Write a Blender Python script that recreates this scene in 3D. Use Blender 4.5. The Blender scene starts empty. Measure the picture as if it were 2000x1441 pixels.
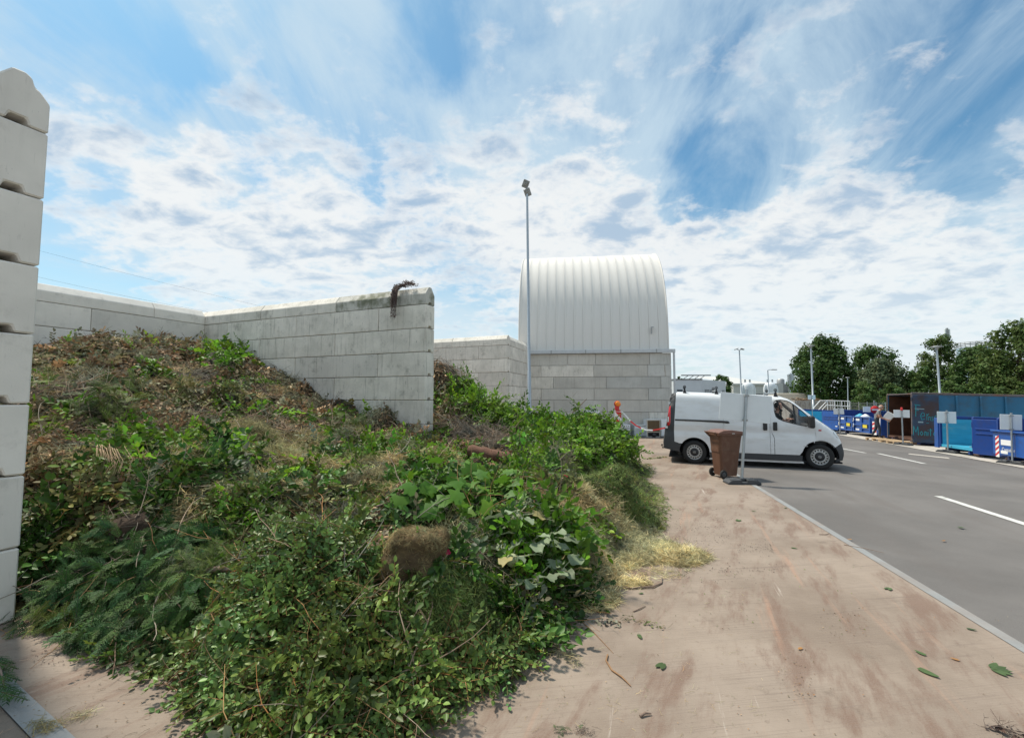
import bpy, bmesh, math, random
import numpy as np
from mathutils import Vector, Matrix, Euler
from mathutils import noise as mnoise

SC = bpy.context.scene
COL = SC.collection
R = math.radians
rng = np.random.default_rng(7)
random.seed(7)

# ------------------------------------------------------------------ camera
EYE, FOC = 1.85, 889.0            # eye height in metres; focal length in pixels of the 2000 px photograph
PITCH = math.atan(57 / FOC)
cam_data = bpy.data.cameras.new("camera")
cam_data.sensor_width = 36.0
cam_data.lens = 36.0 * FOC / 2000.0
cam_data.clip_start, cam_data.clip_end = 0.05, 3000
cam = bpy.data.objects.new("camera", cam_data)
cam.location = (0, 0, EYE)
cam.rotation_euler = (R(90) + PITCH, 0, 0)
COL.objects.link(cam)
SC.camera = cam

# ------------------------------------------------------------------ sky, sun, exposure
SUN_EL, SUN_AZ = R(61), math.atan2(-0.80, 0.60)      # azimuth from +Y towards +X
SUN_DIR = Vector((math.sin(SUN_AZ) * math.cos(SUN_EL), math.cos(SUN_AZ) * math.cos(SUN_EL), math.sin(SUN_EL)))
SKY_STRENGTH = 0.10
world = bpy.data.worlds.new("World")
SC.world = world
world.use_nodes = True


def ray(px, py):
    d = Vector(((px - 1000) / FOC, 0, 0)) + Vector((0, -math.sin(PITCH), math.cos(PITCH))) * ((720.5 - py) / FOC) \
        + Vector((0, math.cos(PITCH), math.sin(PITCH)))
    return d.normalized()


def build_sky():
    nt = world.node_tree
    nt.nodes.clear()
    N, L = nt.nodes.new, nt.links.new
    out, bg = N("ShaderNodeOutputWorld"), N("ShaderNodeBackground")
    bg.inputs["Strength"].default_value = SKY_STRENGTH
    sky = N("ShaderNodeTexSky")
    sky.sky_type = 'NISHITA'
    sky.sun_disc = False
    sky.sun_elevation, sky.sun_rotation = SUN_EL, SUN_AZ
    sky.air_density, sky.dust_density, sky.ozone_density = 1.1, 1.2, 1.6
    tc = N("ShaderNodeTexCoord")
    sep = N("ShaderNodeSeparateXYZ")
    L(tc.outputs["Generated"], sep.inputs[0])

    def math_(op, a, b=None, clamp=False):
        n = N("ShaderNodeMath"); n.operation = op; n.use_clamp = clamp
        for i, v in enumerate((a, b)):
            if v is None: continue
            if isinstance(v, (int, float)): n.inputs[i].default_value = v
            else: L(v, n.inputs[i])
        return n.outputs[0]
    z = math_('MAXIMUM', sep.outputs[2], 0.0)
    den = math_('ADD', z, 0.26)
    comb = N("ShaderNodeCombineXYZ")
    L(math_('DIVIDE', sep.outputs[0], den), comb.inputs[0])
    L(math_('DIVIDE', sep.outputs[1], den), comb.inputs[1])

    def noise(scale, detail, rough, off, stretch=(1, 1, 1), dist=0.0, rot=0.0):
        mp = N("ShaderNodeMapping")
        mp.inputs["Location"].default_value = off
        mp.inputs["Scale"].default_value = stretch
        mp.inputs["Rotation"].default_value = (0, 0, rot)
        L(comb.outputs[0], mp.inputs[0])
        n = N("ShaderNodeTexNoise")
        n.inputs["Scale"].default_value = scale; n.inputs["Detail"].default_value = detail
        n.inputs["Roughness"].default_value = rough; n.inputs["Distortion"].default_value = dist
        L(mp.outputs[0], n.inputs["Vector"])
        return n.outputs["Fac"]

    def smooth(v, lo, hi):
        n = N("ShaderNodeMapRange"); n.interpolation_type = 'SMOOTHSTEP'
        L(v, n.inputs[0]); n.inputs[1].default_value = lo; n.inputs[2].default_value = hi
        return n.outputs[0]

    def spot(px, py, rad, amount):          # a gap (negative) or a bank (positive) in the cloud deck round one direction of the sky
        d = ray(px, py)
        n = N("ShaderNodeVectorMath"); n.operation = 'DISTANCE'
        L(warped, n.inputs[0]); n.inputs[1].default_value = d
        m = N("ShaderNodeMapRange"); m.interpolation_type = 'SMOOTHSTEP'
        L(n.outputs["Value"], m.inputs[0])
        m.inputs[1].default_value = 0.0; m.inputs[2].default_value = rad
        m.inputs[3].default_value = amount; m.inputs[4].default_value = 0.0
        return m.outputs[0]
    wn = N("ShaderNodeTexNoise"); wn.inputs["Scale"].default_value = 3.2; wn.inputs["Detail"].default_value = 6; wn.inputs["Roughness"].default_value = .6
    L(tc.outputs["Generated"], wn.inputs["Vector"])
    wv = N("ShaderNodeVectorMath"); wv.operation = 'MULTIPLY_ADD'
    L(wn.outputs["Color"], wv.inputs[0]); wv.inputs[1].default_value = (.34, .34, .34); L(tc.outputs["Generated"], wv.inputs[2])
    wo = N("ShaderNodeVectorMath"); wo.operation = 'SUBTRACT'; L(wv.outputs[0], wo.inputs[0]); wo.inputs[1].default_value = (.17, .17, .17)
    warped = wo.outputs[0]
    big = noise(0.9, 3, .5, (3.1, 1.7, 0))
    puff = noise(6.6, 10, .58, (7.3, 2.2, 0), (1, 1.2, 1), .25)
    fine = noise(24.0, 6, .62, (1.3, 5.2, 0), dist=.2)
    wisp = noise(2.2, 8, .62, (4.4, 8.8, 0), (1.0, .40, 1), .9, R(25))
    # gaps and banks
    gaps = None
    for s in ((1420, 325, .16, -.26), (1300, 300, .10, -.22), (830, 30, .14, -.28), (190, 35, .16, -.24), (335, 95, .07, -.2), (1850, 330, .40, -.0), (1950, 150, .30, -.06),
              (1750, 180, .3, -.05), (520, 400, .35, .10), (700, 420, .3, .1), (1500, 470, .35, .14), (1150, 480, .3, .10), (1750, 560, .3, .08),
              (150, 470, .25, -.16), (620, 90, .4, -.04), (1450, 90, .35, -.03), (300, 330, .25, .10), (150, 300, .2, .04), (520, 330, .10, -.14), (240, 300, .07, -.14), (700, 380, .10, -.10), (950, 200, .3, -.02), (1000, 420, .3, .08)):
        v = spot(*s)
        gaps = v if gaps is None else math_('ADD', gaps, v)
    dens = math_('ADD', math_('MULTIPLY', puff, .62), math_('MULTIPLY', big, .24))
    dens = math_('ADD', dens, math_('MULTIPLY', fine, .16))
    dens = math_('ADD', dens, gaps)
    hi = smooth(sep.outputs[2], .34, .62)
    dens = math_('SUBTRACT', dens, math_('MULTIPLY', hi, .06))
    cum = smooth(dens, .44, .60)                       # broken cumulus
    core = smooth(math_('ADD', math_('ADD', math_('MULTIPLY', puff, .85), math_('MULTIPLY', noise(2.6, 5, .5, (2.0, 9.1, 0)), .38)), math_('MULTIPLY', gaps, .5)), .63, .85)
    veil = math_('MULTIPLY', smooth(math_('ADD', wisp, math_('MULTIPLY', gaps, .8)), .26, .62), .84)      # thin high cloud
    low = N("ShaderNodeMapRange"); low.interpolation_type = 'SMOOTHSTEP'
    L(sep.outputs[2], low.inputs[0])
    low.inputs[1].default_value = 0.0; low.inputs[2].default_value = .36
    low.inputs[3].default_value = .74; low.inputs[4].default_value = 0.0
    K = 1.0 / SKY_STRENGTH

    def mix(f, a, b):
        n = N("ShaderNodeMix"); n.data_type = 'RGBA'
        if isinstance(f, (int, float)): n.inputs[0].default_value = f
        else: L(f, n.inputs[0])
        for v, i in ((a, 6), (b, 7)):
            if isinstance(v, tuple): n.inputs[i].default_value = (v[0] * K, v[1] * K, v[2] * K, 1)
            else: L(v, n.inputs[i])
        return n.outputs[2]
    g = N("ShaderNodeMix"); g.data_type = 'RGBA'; g.blend_type = 'MULTIPLY'; g.inputs[0].default_value = 1
    L(sky.outputs[0], g.inputs[6]); g.inputs[7].default_value = (.60, .95, 1.0, 1)
    c = mix(veil, g.outputs[2], (.45, .56, .64))
    lit = mix(core, (.72, .715, .70), (.315, .41, .525))
    c = mix(math_('MULTIPLY', cum, .80), c, lit)
    c = mix(low.outputs[0], c, (.60, .675, .715))
    L(c, bg.inputs["Color"])
    L(bg.outputs[0], out.inputs[0])


build_sky()
sun_data = bpy.data.lights.new("sun", 'SUN')
sun_data.energy = 3.6
sun_data.angle = R(5)
sun_data.color = (1.0, .93, .80)
sun = bpy.data.objects.new("sun", sun_data)
sun.rotation_euler = (-SUN_DIR).to_track_quat('-Z', 'Y').to_euler()
COL.objects.link(sun)
SC.view_settings.view_transform = 'Standard'
SC.view_settings.look = 'None'
SC.view_settings.exposure = 0.42
SC.view_settings.gamma = 1.0
SC.view_settings.use_curve_mapping = False
SC.cycles.use_denoising = True
SC.cycles.max_bounces = 8
SC.cycles.transparent_max_bounces = 12

# ------------------------------------------------------------------ the lie of the land


def ground_z(x):                    # level slab, the road falls away to the right
    return -0.036 * min(max(0.0, x - 8.5), 21.5)


def at_depth(px, py, y):
    d = ray(px, py)
    return Vector((0, 0, EYE)) + d * (y / d.y)


def on_ground(px, py):
    d = ray(px, py)
    y = 10.0
    for _ in range(60):
        p = at_depth(px, py, y)
        y = (EYE - ground_z(p.x)) / (-d.z) * d.y
    p = at_depth(px, py, y)
    return Vector((p.x, p.y, ground_z(p.x)))


def to_pixel(p):
    v = Vector(p) - Vector((0, 0, EYE))
    f = v.y * math.cos(PITCH) + v.z * math.sin(PITCH)
    u = -v.y * math.sin(PITCH) + v.z * math.cos(PITCH)
    return 1000 + FOC * v.x / f, 720.5 - FOC * u / f


WALLDIR = Vector((-2077, 889, 0)).normalized()      # along the bay walls, away from the camera
ACROSS = Vector((889, 2077, 0)).normalized()        # across the bays, to the right and away
ROAD = Vector((-math.sin(R(13.9)), -math.cos(R(13.9)), 0))   # along the road, towards the camera
OFFROAD = Vector((math.cos(R(13.9)), -math.sin(R(13.9)), 0))

# ------------------------------------------------------------------ mesh helpers


def tag(o, label=None, cat=None, group=None, kind=None):
    if label: o["label"] = label
    if cat: o["category"] = cat
    if group: o["group"] = group
    if kind: o["kind"] = kind
    return o


def thing(name, label, cat, loc=(0, 0, 0), rot=0.0, group=None, matrix=None):
    o = bpy.data.objects.new(name, None)
    COL.objects.link(o)
    o.empty_display_size = .2
    if matrix is not None: o.matrix_world = matrix
    else:
        o.location = loc; o.rotation_euler = (0, 0, rot)
    return tag(o, label, cat, group)


def dup(root, loc=None, rot=None, label=None):
    r = root.copy(); COL.objects.link(r)
    if loc is not None: r.location = loc
    if rot is not None: r.rotation_euler = (0, 0, rot)
    if label: r["label"] = label
    for ch in list(root.children):
        c = ch.copy(); COL.objects.link(c); c.parent = r
        for g in ch.children:
            d = g.copy(); COL.objects.link(d); d.parent = c
    return r


def link(name, me, parent=None):
    o = bpy.data.objects.new(name, me)
    COL.objects.link(o)
    if parent is not None: o.parent = parent
    return o


class MB:
    """collects shapes and links them as one mesh"""

    def __init__(self):
        self.v, self.f, self.m, self.mi = [], [], Matrix.Identity(4), 0
        self.fm, self.smooth = [], []

    def add(self, vs, fs, smooth=False):
        b = len(self.v)
        self.v += [tuple(self.m @ Vector(p)) for p in vs]
        for f in fs:
            self.f.append([b + i for i in f]); self.fm.append(self.mi); self.smooth.append(smooth)
        return self

    def box(self, x0, x1, y0, y1, z0, z1):
        vs = [(x, y, z) for z in (z0, z1) for x, y in ((x0, y0), (x1, y0), (x1, y1), (x0, y1))]
        return self.add(vs, [(3, 2, 1, 0), (4, 5, 6, 7), (0, 1, 5, 4), (1, 2, 6, 5), (2, 3, 7, 6), (3, 0, 4, 7)])

    def bar(self, p, q, w, h, up=(0, 0, 1)):
        p, q = Vector(p), Vector(q)
        d = (q - p).normalized(); s = d.cross(Vector(up))
        if s.length < 1e-4: s = d.cross(Vector((1, 0, 0)))
        s.normalize(); u = s.cross(d)
        vs = [e + s * a * w / 2 + u * b * h / 2 for e in (p, q) for a, b in ((-1, -1), (1, -1), (1, 1), (-1, 1))]
        return self.add(vs, [(0, 1, 2, 3), (7, 6, 5, 4), (0, 4, 5, 1), (1, 5, 6, 2), (2, 6, 7, 3), (3, 7, 4, 0)])

    def tube(self, pts, rads, n=8, caps=True, smooth=True):
        pts = [Vector(p) for p in pts]
        if isinstance(rads, (int, float)): rads = [rads] * len(pts)
        vs, fs, prev = [], [], None
        for i, p in enumerate(pts):
            d = (pts[min(i + 1, len(pts) - 1)] - pts[max(i - 1, 0)]).normalized()
            if prev is None:
                prev = d.orthogonal().normalized()
            s = (prev - d * prev.dot(d)).normalized(); prev = s
            t = d.cross(s)
            for k in range(n):
                a = 2 * math.pi * k / n
                vs.append(p + (s * math.cos(a) + t * math.sin(a)) * rads[i])
        for i in range(len(pts) - 1):
            for k in range(n):
                a, b = i * n + k, i * n + (k + 1) % n
                fs.append((a, b, b + n, a + n))
        self.add(vs, fs, smooth)
        if caps:
            self.add([vs[k] for k in range(n)], [tuple(reversed(range(n)))])
            self.add([vs[-n + k] for k in range(n)], [tuple(range(n))])
        return self

    def lathe(self, prof, n=24, axis='z', closed=False, smooth=True):
        """prof: list of (radius, height) turned round an axis"""
        vs, fs = [], []
        for r_, h in prof:
            for k in range(n):
                a = 2 * math.pi * k / n
                c, s = r_ * math.cos(a), r_ * math.sin(a)
                vs.append({'z': (c, s, h), 'y': (s, h, c), 'x': (h, c, s)}[axis])
        m = len(prof)
        for i in range(m if closed else m - 1):
            for k in range(n):
                a, b = i * n + k, i * n + (k + 1) % n
                c, d = ((i + 1) % m) * n + (k + 1) % n, ((i + 1) % m) * n + k
                fs.append((a, b, c, d))
        return self.add(vs, fs, smooth)

    def prism(self, poly, y0, y1):
        """polygon in x,z pushed along y"""
        n = len(poly)
        vs = [(x, y0, z) for x, z in poly] + [(x, y1, z) for x, z in poly]
        fs = [tuple(range(n)), tuple(reversed(range(n, 2 * n)))]
        fs += [(i + n, (i + 1) % n + n, (i + 1) % n, i) for i in range(n)]
        return self.add(vs, fs)

    def mesh(self, name, mats, bevel=0.0, seg=1, angle=30):
        me = bpy.data.meshes.new(name)
        me.from_pydata(self.v, [], self.f)
        for mt in mats if isinstance(mats, (list, tuple)) else [mats]:
            me.materials.append(mt)
        me.polygons.foreach_set("material_index", self.fm)
        me.polygons.foreach_set("use_smooth", self.smooth)
        bm = bmesh.new(); bm.from_mesh(me)
        if bevel:
            bmesh.ops.remove_doubles(bm, verts=bm.verts, dist=1e-5)
        bmesh.ops.recalc_face_normals(bm, faces=bm.faces)
        if bevel:
            es = [e for e in bm.edges if len(e.link_faces) == 2 and e.calc_face_angle(0) > R(angle)]
            bmesh.ops.bevel(bm, geom=es, offset=bevel, segments=seg, affect='EDGES', profile=.5, clamp_overlap=True)
        bm.to_mesh(me); bm.free()
        return me

    def build(self, name, mats, parent=None, bevel=0.0, seg=1, **kw):
        return link(name, self.mesh(name, mats, bevel, seg, **kw), parent)


def sheet(name, poly, dz, mat, parent=None, cuts=(8.5, 30.0), step=None):
    """flat piece of ground following the lie of the land"""
    bm = bmesh.new()
    vs = [bm.verts.new((x, y, 0)) for x, y in poly]
    f = bm.faces.new(vs)
    cs = list(cuts)
    for c in cs:
        bmesh.ops.bisect_plane(bm, geom=bm.verts[:] + bm.edges[:] + bm.faces[:], plane_co=(c, 0, 0), plane_no=(1, 0, 0))
    for v in bm.verts: v.co.z = ground_z(v.co.x) + dz
    bmesh.ops.recalc_face_normals(bm, faces=bm.faces)
    for f in bm.faces:
        if f.normal.z < 0: f.normal_flip()
    me = bpy.data.meshes.new(name); bm.to_mesh(me); bm.free()
    me.materials.append(mat)
    o = link(name, me, parent)
    return o


def np_mesh(name, verts, faces, mats, tint=None, midx=None, smooth=False):
    """fast mesh from arrays; faces (n,3) or (n,4); tint (nverts,) grey factor stored as colour attribute"""
    me = bpy.data.meshes.new(name)
    verts = np.asarray(verts, np.float32); faces = np.asarray(faces, np.int32)
    nv, (nf, k) = len(verts), faces.shape
    me.vertices.add(nv); me.vertices.foreach_set("co", verts.ravel())
    me.loops.add(nf * k); me.loops.foreach_set("vertex_index", faces.ravel())
    me.polygons.add(nf)
    me.polygons.foreach_set("loop_start", np.arange(0, nf * k, k, dtype=np.int32))
    for mt in mats if isinstance(mats, (list, tuple)) else [mats]: me.materials.append(mt)
    if midx is not None: me.polygons.foreach_set("material_index", np.asarray(midx, np.int32))
    if smooth: me.polygons.foreach_set("use_smooth", np.ones(nf, bool))
    me.update(calc_edges=True)
    if tint is not None:
        a = me.color_attributes.new("tint", 'FLOAT_COLOR', 'POINT')
        t = np.asarray(tint, np.float32)
        if t.ndim == 1: t = np.stack([t, t, t], 1)
        a.data.foreach_set("color", np.concatenate([t, np.ones((nv, 1), np.float32)], 1).ravel())
    return me


# ------------------------------------------------------------------ materials
MATS = {}


def mat(name, base, rough=.7, metal=0.0, var=.12, scale=6.0, bump=0.0, bscale=40.0, spec=.5, dirt=None, dirt_amt=0.0, dirt_scale=2.0,
        stretch=(1, 1, 1), tint=False, transl=0.0, alpha=1.0, emit=None, coat=0.0, obj_rand=0.0, dlo=.45, dhi=.7, dstretch=(1, 1, 1)):
    m = bpy.data.materials.new(name); m.use_nodes = True
    nt = m.node_tree; N, L = nt.nodes.new, nt.links.new
    p = nt.nodes["Principled BSDF"]; out = nt.nodes["Material Output"]
    p.inputs["Roughness"].default_value = rough
    p.inputs["Metallic"].default_value = metal
    p.inputs["Specular IOR Level"].default_value = spec
    p.inputs["Coat Weight"].default_value = coat
    tc = N("ShaderNodeTexCoord")

    def mapped(st):
        mp = N("ShaderNodeMapping"); mp.inputs["Scale"].default_value = st
        L(tc.outputs["Object"], mp.inputs[0]); return mp.outputs[0]
    vec = mapped(stretch)

    def noise(s, d=6, r_=.6, v=None):
        n = N("ShaderNodeTexNoise"); n.inputs["Scale"].default_value = s
        n.inputs["Detail"].default_value = d; n.inputs["Roughness"].default_value = r_
        L(v or vec, n.inputs["Vector"]); return n.outputs["Fac"]

    def mul(colour, fac, lo, hi):
        mr = N("ShaderNodeMapRange"); L(fac, mr.inputs[0])
        mr.inputs[1].default_value, mr.inputs[2].default_value = .25, .75
        mr.inputs[3].default_value, mr.inputs[4].default_value = lo, hi
        mx = N("ShaderNodeMix"); mx.data_type = 'RGBA'; mx.blend_type = 'MULTIPLY'; mx.inputs[0].default_value = 1
        L(colour, mx.inputs[6]); L(mr.outputs[0], mx.inputs[7]); return mx.outputs[2]
    rgb = N("ShaderNodeRGB"); rgb.outputs[0].default_value = (*base, 1)
    c = rgb.outputs[0]
    if obj_rand:
        oi = N("ShaderNodeObjectInfo")
        mr = N("ShaderNodeMapRange"); L(oi.outputs["Random"], mr.inputs[0])
        mr.inputs[3].default_value, mr.inputs[4].default_value = 1 - obj_rand, 1 + obj_rand
        mx = N("ShaderNodeMix"); mx.data_type = 'RGBA'; mx.blend_type = 'MULTIPLY'; mx.inputs[0].default_value = 1
        L(c, mx.inputs[6]); L(mr.outputs[0], mx.inputs[7]); c = mx.outputs[2]
    if var: c = mul(c, noise(scale), 1 - var, 1 + var)
    if dirt:
        mr = N("ShaderNodeMapRange"); mr.interpolation_type = 'SMOOTHSTEP'
        L(noise(dirt_scale, 8, .65, mapped(dstretch)), mr.inputs[0])
        mr.inputs[1].default_value, mr.inputs[2].default_value = dlo, dhi
        mr.inputs[3].default_value, mr.inputs[4].default_value = 0, dirt_amt
        mx = N("ShaderNodeMix"); mx.data_type = 'RGBA'
        L(mr.outputs[0], mx.inputs[0]); L(c, mx.inputs[6]); mx.inputs[7].default_value = (*dirt, 1); c = mx.outputs[2]
    if tint:
        at = N("ShaderNodeAttribute"); at.attribute_name = "tint"
        mx = N("ShaderNodeMix"); mx.data_type = 'RGBA'; mx.blend_type = 'MULTIPLY'; mx.inputs[0].default_value = 1
        L(c, mx.inputs[6]); L(at.outputs["Color"], mx.inputs[7]); c = mx.outputs[2]
    L(c, p.inputs["Base Color"])
    if bump:
        b = N("ShaderNodeBump"); b.inputs["Strength"].default_value = bump; b.inputs["Distance"].default_value = .02
        L(noise(bscale, 5, .6), b.inputs["Height"]); L(b.outputs[0], p.inputs["Normal"])
    if emit:
        p.inputs["Emission Color"].default_value = (*emit, 1); p.inputs["Emission Strength"].default_value = 1
    surf = p.outputs[0]
    if transl:
        t = N("ShaderNodeBsdfTranslucent"); L(c, t.inputs["Color"])
        mx = N("ShaderNodeMixShader"); mx.inputs[0].default_value = transl
        L(surf, mx.inputs[1]); L(t.outputs[0], mx.inputs[2]); surf = mx.outputs[0]
    if alpha < 1:
        t = N("ShaderNodeBsdfTransparent")
        mx = N("ShaderNodeMixShader"); mx.inputs[0].default_value = alpha
        L(t.outputs[0], mx.inputs[1]); L(surf, mx.inputs[2]); surf = mx.outputs[0]
    L(surf, out.inputs[0])
    MATS[name] = m
    return m


def leaf_mat(name, base, rough=.45, transl=.28, spec=.30):
    return mat(name, base, rough=rough, var=.18, scale=9, tint=True, transl=transl, spec=spec)
# ------------------------------------------------------------------ custom surface materials


class NT:
    """small helper for node-built surfaces"""

    def __init__(self, name, rough=.85):
        self.m = bpy.data.materials.new(name); self.m.use_nodes = True
        self.nt = self.m.node_tree; self.N = self.nt.nodes.new; self.L = self.nt.links.new
        self.p = self.nt.nodes["Principled BSDF"]; self.p.inputs["Roughness"].default_value = rough
        self.tc = self.N("ShaderNodeTexCoord")
        MATS[name] = self.m

    def vec(self, scale=(1, 1, 1), rot=0.0, loc=(0, 0, 0), src="Object"):
        a = self.N("ShaderNodeMapping"); a.inputs["Rotation"].default_value = (0, 0, rot); a.inputs["Location"].default_value = loc
        b = self.N("ShaderNodeMapping"); b.inputs["Scale"].default_value = scale
        self.L(self.tc.outputs[src], a.inputs[0]); self.L(a.outputs[0], b.inputs[0]); return b.outputs[0]

    def shifted(self, v):                 # every block gets its own piece of the pattern
        oi = self.N("ShaderNodeObjectInfo")
        m = self.N("ShaderNodeVectorMath"); m.operation = 'MULTIPLY_ADD'
        c = self.N("ShaderNodeCombineXYZ")
        for i in range(3): self.L(oi.outputs["Random"], c.inputs[i])
        self.L(c.outputs[0], m.inputs[0]); m.inputs[1].default_value = (37, 53, 0); self.L(v, m.inputs[2])
        return m.outputs[0]

    def noise(self, v, scale, detail=6, rough=.6, dist=0.0):
        n = self.N("ShaderNodeTexNoise"); n.inputs["Scale"].default_value = scale; n.inputs["Detail"].default_value = detail
        n.inputs["Roughness"].default_value = rough; n.inputs["Distortion"].default_value = dist
        self.L(v, n.inputs["Vector"]); return n.outputs["Fac"]

    def voro(self, v, scale):
        n = self.N("ShaderNodeTexVoronoi"); n.inputs["Scale"].default_value = scale
        self.L(v, n.inputs["Vector"]); return n.outputs["Distance"]

    def rng(self, f, lo, hi, a=0.0, b=1.0, smooth=True):
        m = self.N("ShaderNodeMapRange"); m.interpolation_type = 'SMOOTHSTEP' if smooth else 'LINEAR'
        self.L(f, m.inputs[0])
        for i, x in enumerate((lo, hi, a, b)): m.inputs[i + 1].default_value = x
        return m.outputs[0]

    def math(self, op, a, b):
        n = self.N("ShaderNodeMath"); n.operation = op
        for i, x in enumerate((a, b)):
            if isinstance(x, (int, float)): n.inputs[i].default_value = x
            else: self.L(x, n.inputs[i])
        return n.outputs[0]

    def mix(self, f, a, b, mode='MIX'):
        n = self.N("ShaderNodeMix"); n.data_type = 'RGBA'; n.blend_type = mode
        for i, x in ((0, f), (6, a), (7, b)):
            if isinstance(x, tuple): n.inputs[i].default_value = (*x, 1)
            elif isinstance(x, (int, float)): n.inputs[i].default_value = x
            else: self.L(x, n.inputs[i])
        return n.outputs[2]

    def done(self, colour, height=None, strength=.3, dist=.01, rough=None):
        self.L(colour, self.p.inputs["Base Color"])
        if height is not None:
            b = self.N("ShaderNodeBump"); b.inputs["Strength"].default_value = strength; b.inputs["Distance"].default_value = dist
            self.L(height, b.inputs["Height"]); self.L(b.outputs[0], self.p.inputs["Normal"])
        if rough is not None: self.L(rough, self.p.inputs["Roughness"])
        return self.m


def concrete_block_mat(name, base, stain=.35, rust=0.0, moss=0.0, streak=.25):
    t = NT(name, .9)
    v = t.shifted(t.vec())
    c = t.mix(t.rng(t.noise(v, 1.1, 4), .3, .7), tuple(x * .90 for x in base), tuple(min(1, x * 1.06) for x in base))
    oi = t.N("ShaderNodeObjectInfo")
    c = t.mix(1.0, c, t.rng(oi.outputs["Random"], 0, 1, .86, 1.06, False), 'MULTIPLY')
    c = t.mix(t.rng(t.noise(v, 3.0, 9, .7), .52, .76, 0, stain), c, (.20, .18, .15))
    vs = t.shifted(t.vec((6.0, 6.0, .35)))
    c = t.mix(t.rng(t.noise(vs, 2.2, 7, .65), .52, .74, 0, streak), c, (.17, .15, .11))
    vk = t.shifted(t.vec((38.0, 38.0, 6.0)))
    c = t.mix(t.rng(t.noise(vk, 1.0, 3, .5), .66, .74, 0, streak * 1.3), c, (.12, .11, .09))
    if rust: c = t.mix(t.math('MULTIPLY', t.rng(t.noise(t.shifted(t.vec((3.0, 3.0, .2))), 1.6, 5), .60, .70, 0, rust), 1.0), c, (.20, .10, .035))
    if moss: c = t.mix(t.rng(t.noise(v, 1.7, 8, .7), .42, .62, 0, moss), c, (.10, .11, .05))
    pits = t.rng(t.voro(v, 34), .03, .10, 0, 1)
    gate = t.rng(t.noise(v, 9, 3), .5, .62)
    pit = t.math('SUBTRACT', 1.0, t.math('MULTIPLY', t.math('SUBTRACT', 1.0, pits), gate))
    c = t.mix(t.math('MULTIPLY', t.math('SUBTRACT', 1.0, pit), .75), c, (.09, .085, .08))
    h = t.math('ADD', t.math('MULTIPLY', pit, .8), t.math('MULTIPLY', t.noise(v, 60, 4), .35))
    return t.done(c, h, .35, .008)


def slab_mat():
    t = NT("slab_concrete", .88)
    ang = R(-8)
    v = t.vec()
    c = t.mix(t.rng(t.noise(v, .9, 8, .65), .30, .70), (.190, .142, .106), (.305, .242, .190))
    c = t.mix(t.rng(t.noise(v, .35, 5), .45, .70, 0, .55), c, (.325, .265, .218))
    # brown earth ground in by tyres, running along the bays
    w = t.vec((.55, 2.2, 1), R(-62))
    c = t.mix(t.rng(t.noise(w, 1.3, 10, .70, .12), .49, .64, 0, .78), c, (.155, .088, .060))
    w2 = t.vec((.22, 3.4, 1), R(-70), (3, 1, 0))
    c = t.mix(t.rng(t.noise(w2, 1.4, 8, .62, .08), .57, .72, 0, .6), c, (.40, .225, .145))
    w3 = t.vec((.5, 9.0, 1), R(-73), (1, 7, 0))
    c = t.mix(t.rng(t.noise(w3, 1.2, 7, .6), .66, .74, 0, .55), c, (.62, .56, .50))
    # damp dark patches and crumbs
    c = t.mix(t.rng(t.noise(v, 1.6, 10, .72), .58, .72, 0, .75), c, (.12, .085, .062))
    c = t.mix(t.rng(t.noise(v, 14, 6, .7), .61, .70, 0, .55), c, (.16, .115, .085))
    # broom lines across
    b = t.vec((.35, 26.0, 1), ang)
    lines = t.noise(b, 3.2, 4, .6)
    c = t.mix(t.rng(lines, .52, .70, 0, .5), c, (.17, .125, .10))
    b2 = t.vec((.25, 5.0, 1), ang, (5, 2, 0))
    c = t.mix(t.rng(t.noise(b2, 3.0, 5, .6), .60, .69, 0, .45), c, (.14, .10, .08))
    c = t.mix(t.rng(t.noise(v, 120, 3, .6), .35, .65, 0, .22), c, (.30, .25, .21))
    c = t.mix(t.rng(t.noise(v, 42, 5, .75), .60, .70, 0, .6), c, (.11, .078, .056))
    c = t.mix(t.rng(t.noise(v, 5.5, 9, .75), .60, .70, 0, .5), c, (.15, .095, .068))
    h = t.math('ADD', lines, t.math('MULTIPLY', t.noise(v, 55, 5), .6))
    return t.done(c, h, .45, .006)


def asphalt_mat(name="asphalt", base=(.142, .130, .122)):
    t = NT(name, .85)
    v = t.vec()
    c = t.mix(t.rng(t.noise(v, .5, 7, .6), .3, .7), tuple(x * .80 for x in base), tuple(x * 1.18 for x in base))
    w = t.vec((2.0, .3, 1), R(13.9))
    c = t.mix(t.rng(t.noise(w, .8, 8, .65), .46, .68, 0, .6), c, (.125, .108, .098))
    c = t.mix(t.rng(t.noise(v, 1.3, 9, .7), .60, .75, 0, .45), c, (.085, .075, .07))
    c = t.mix(t.rng(t.noise(v, .9, 9, .7, .5), .66, .72, 0, .3), c, (.22, .195, .175))
    c = t.mix(t.rng(t.voro(v, 130), .05, .35, .55, 0), c, (.24, .225, .21))
    c = t.mix(t.rng(t.noise(v, 170, 3), .5, .7, 0, .5), c, (.06, .057, .055))
    return t.done(c, t.noise(v, 150, 3), .5, .006)


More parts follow.
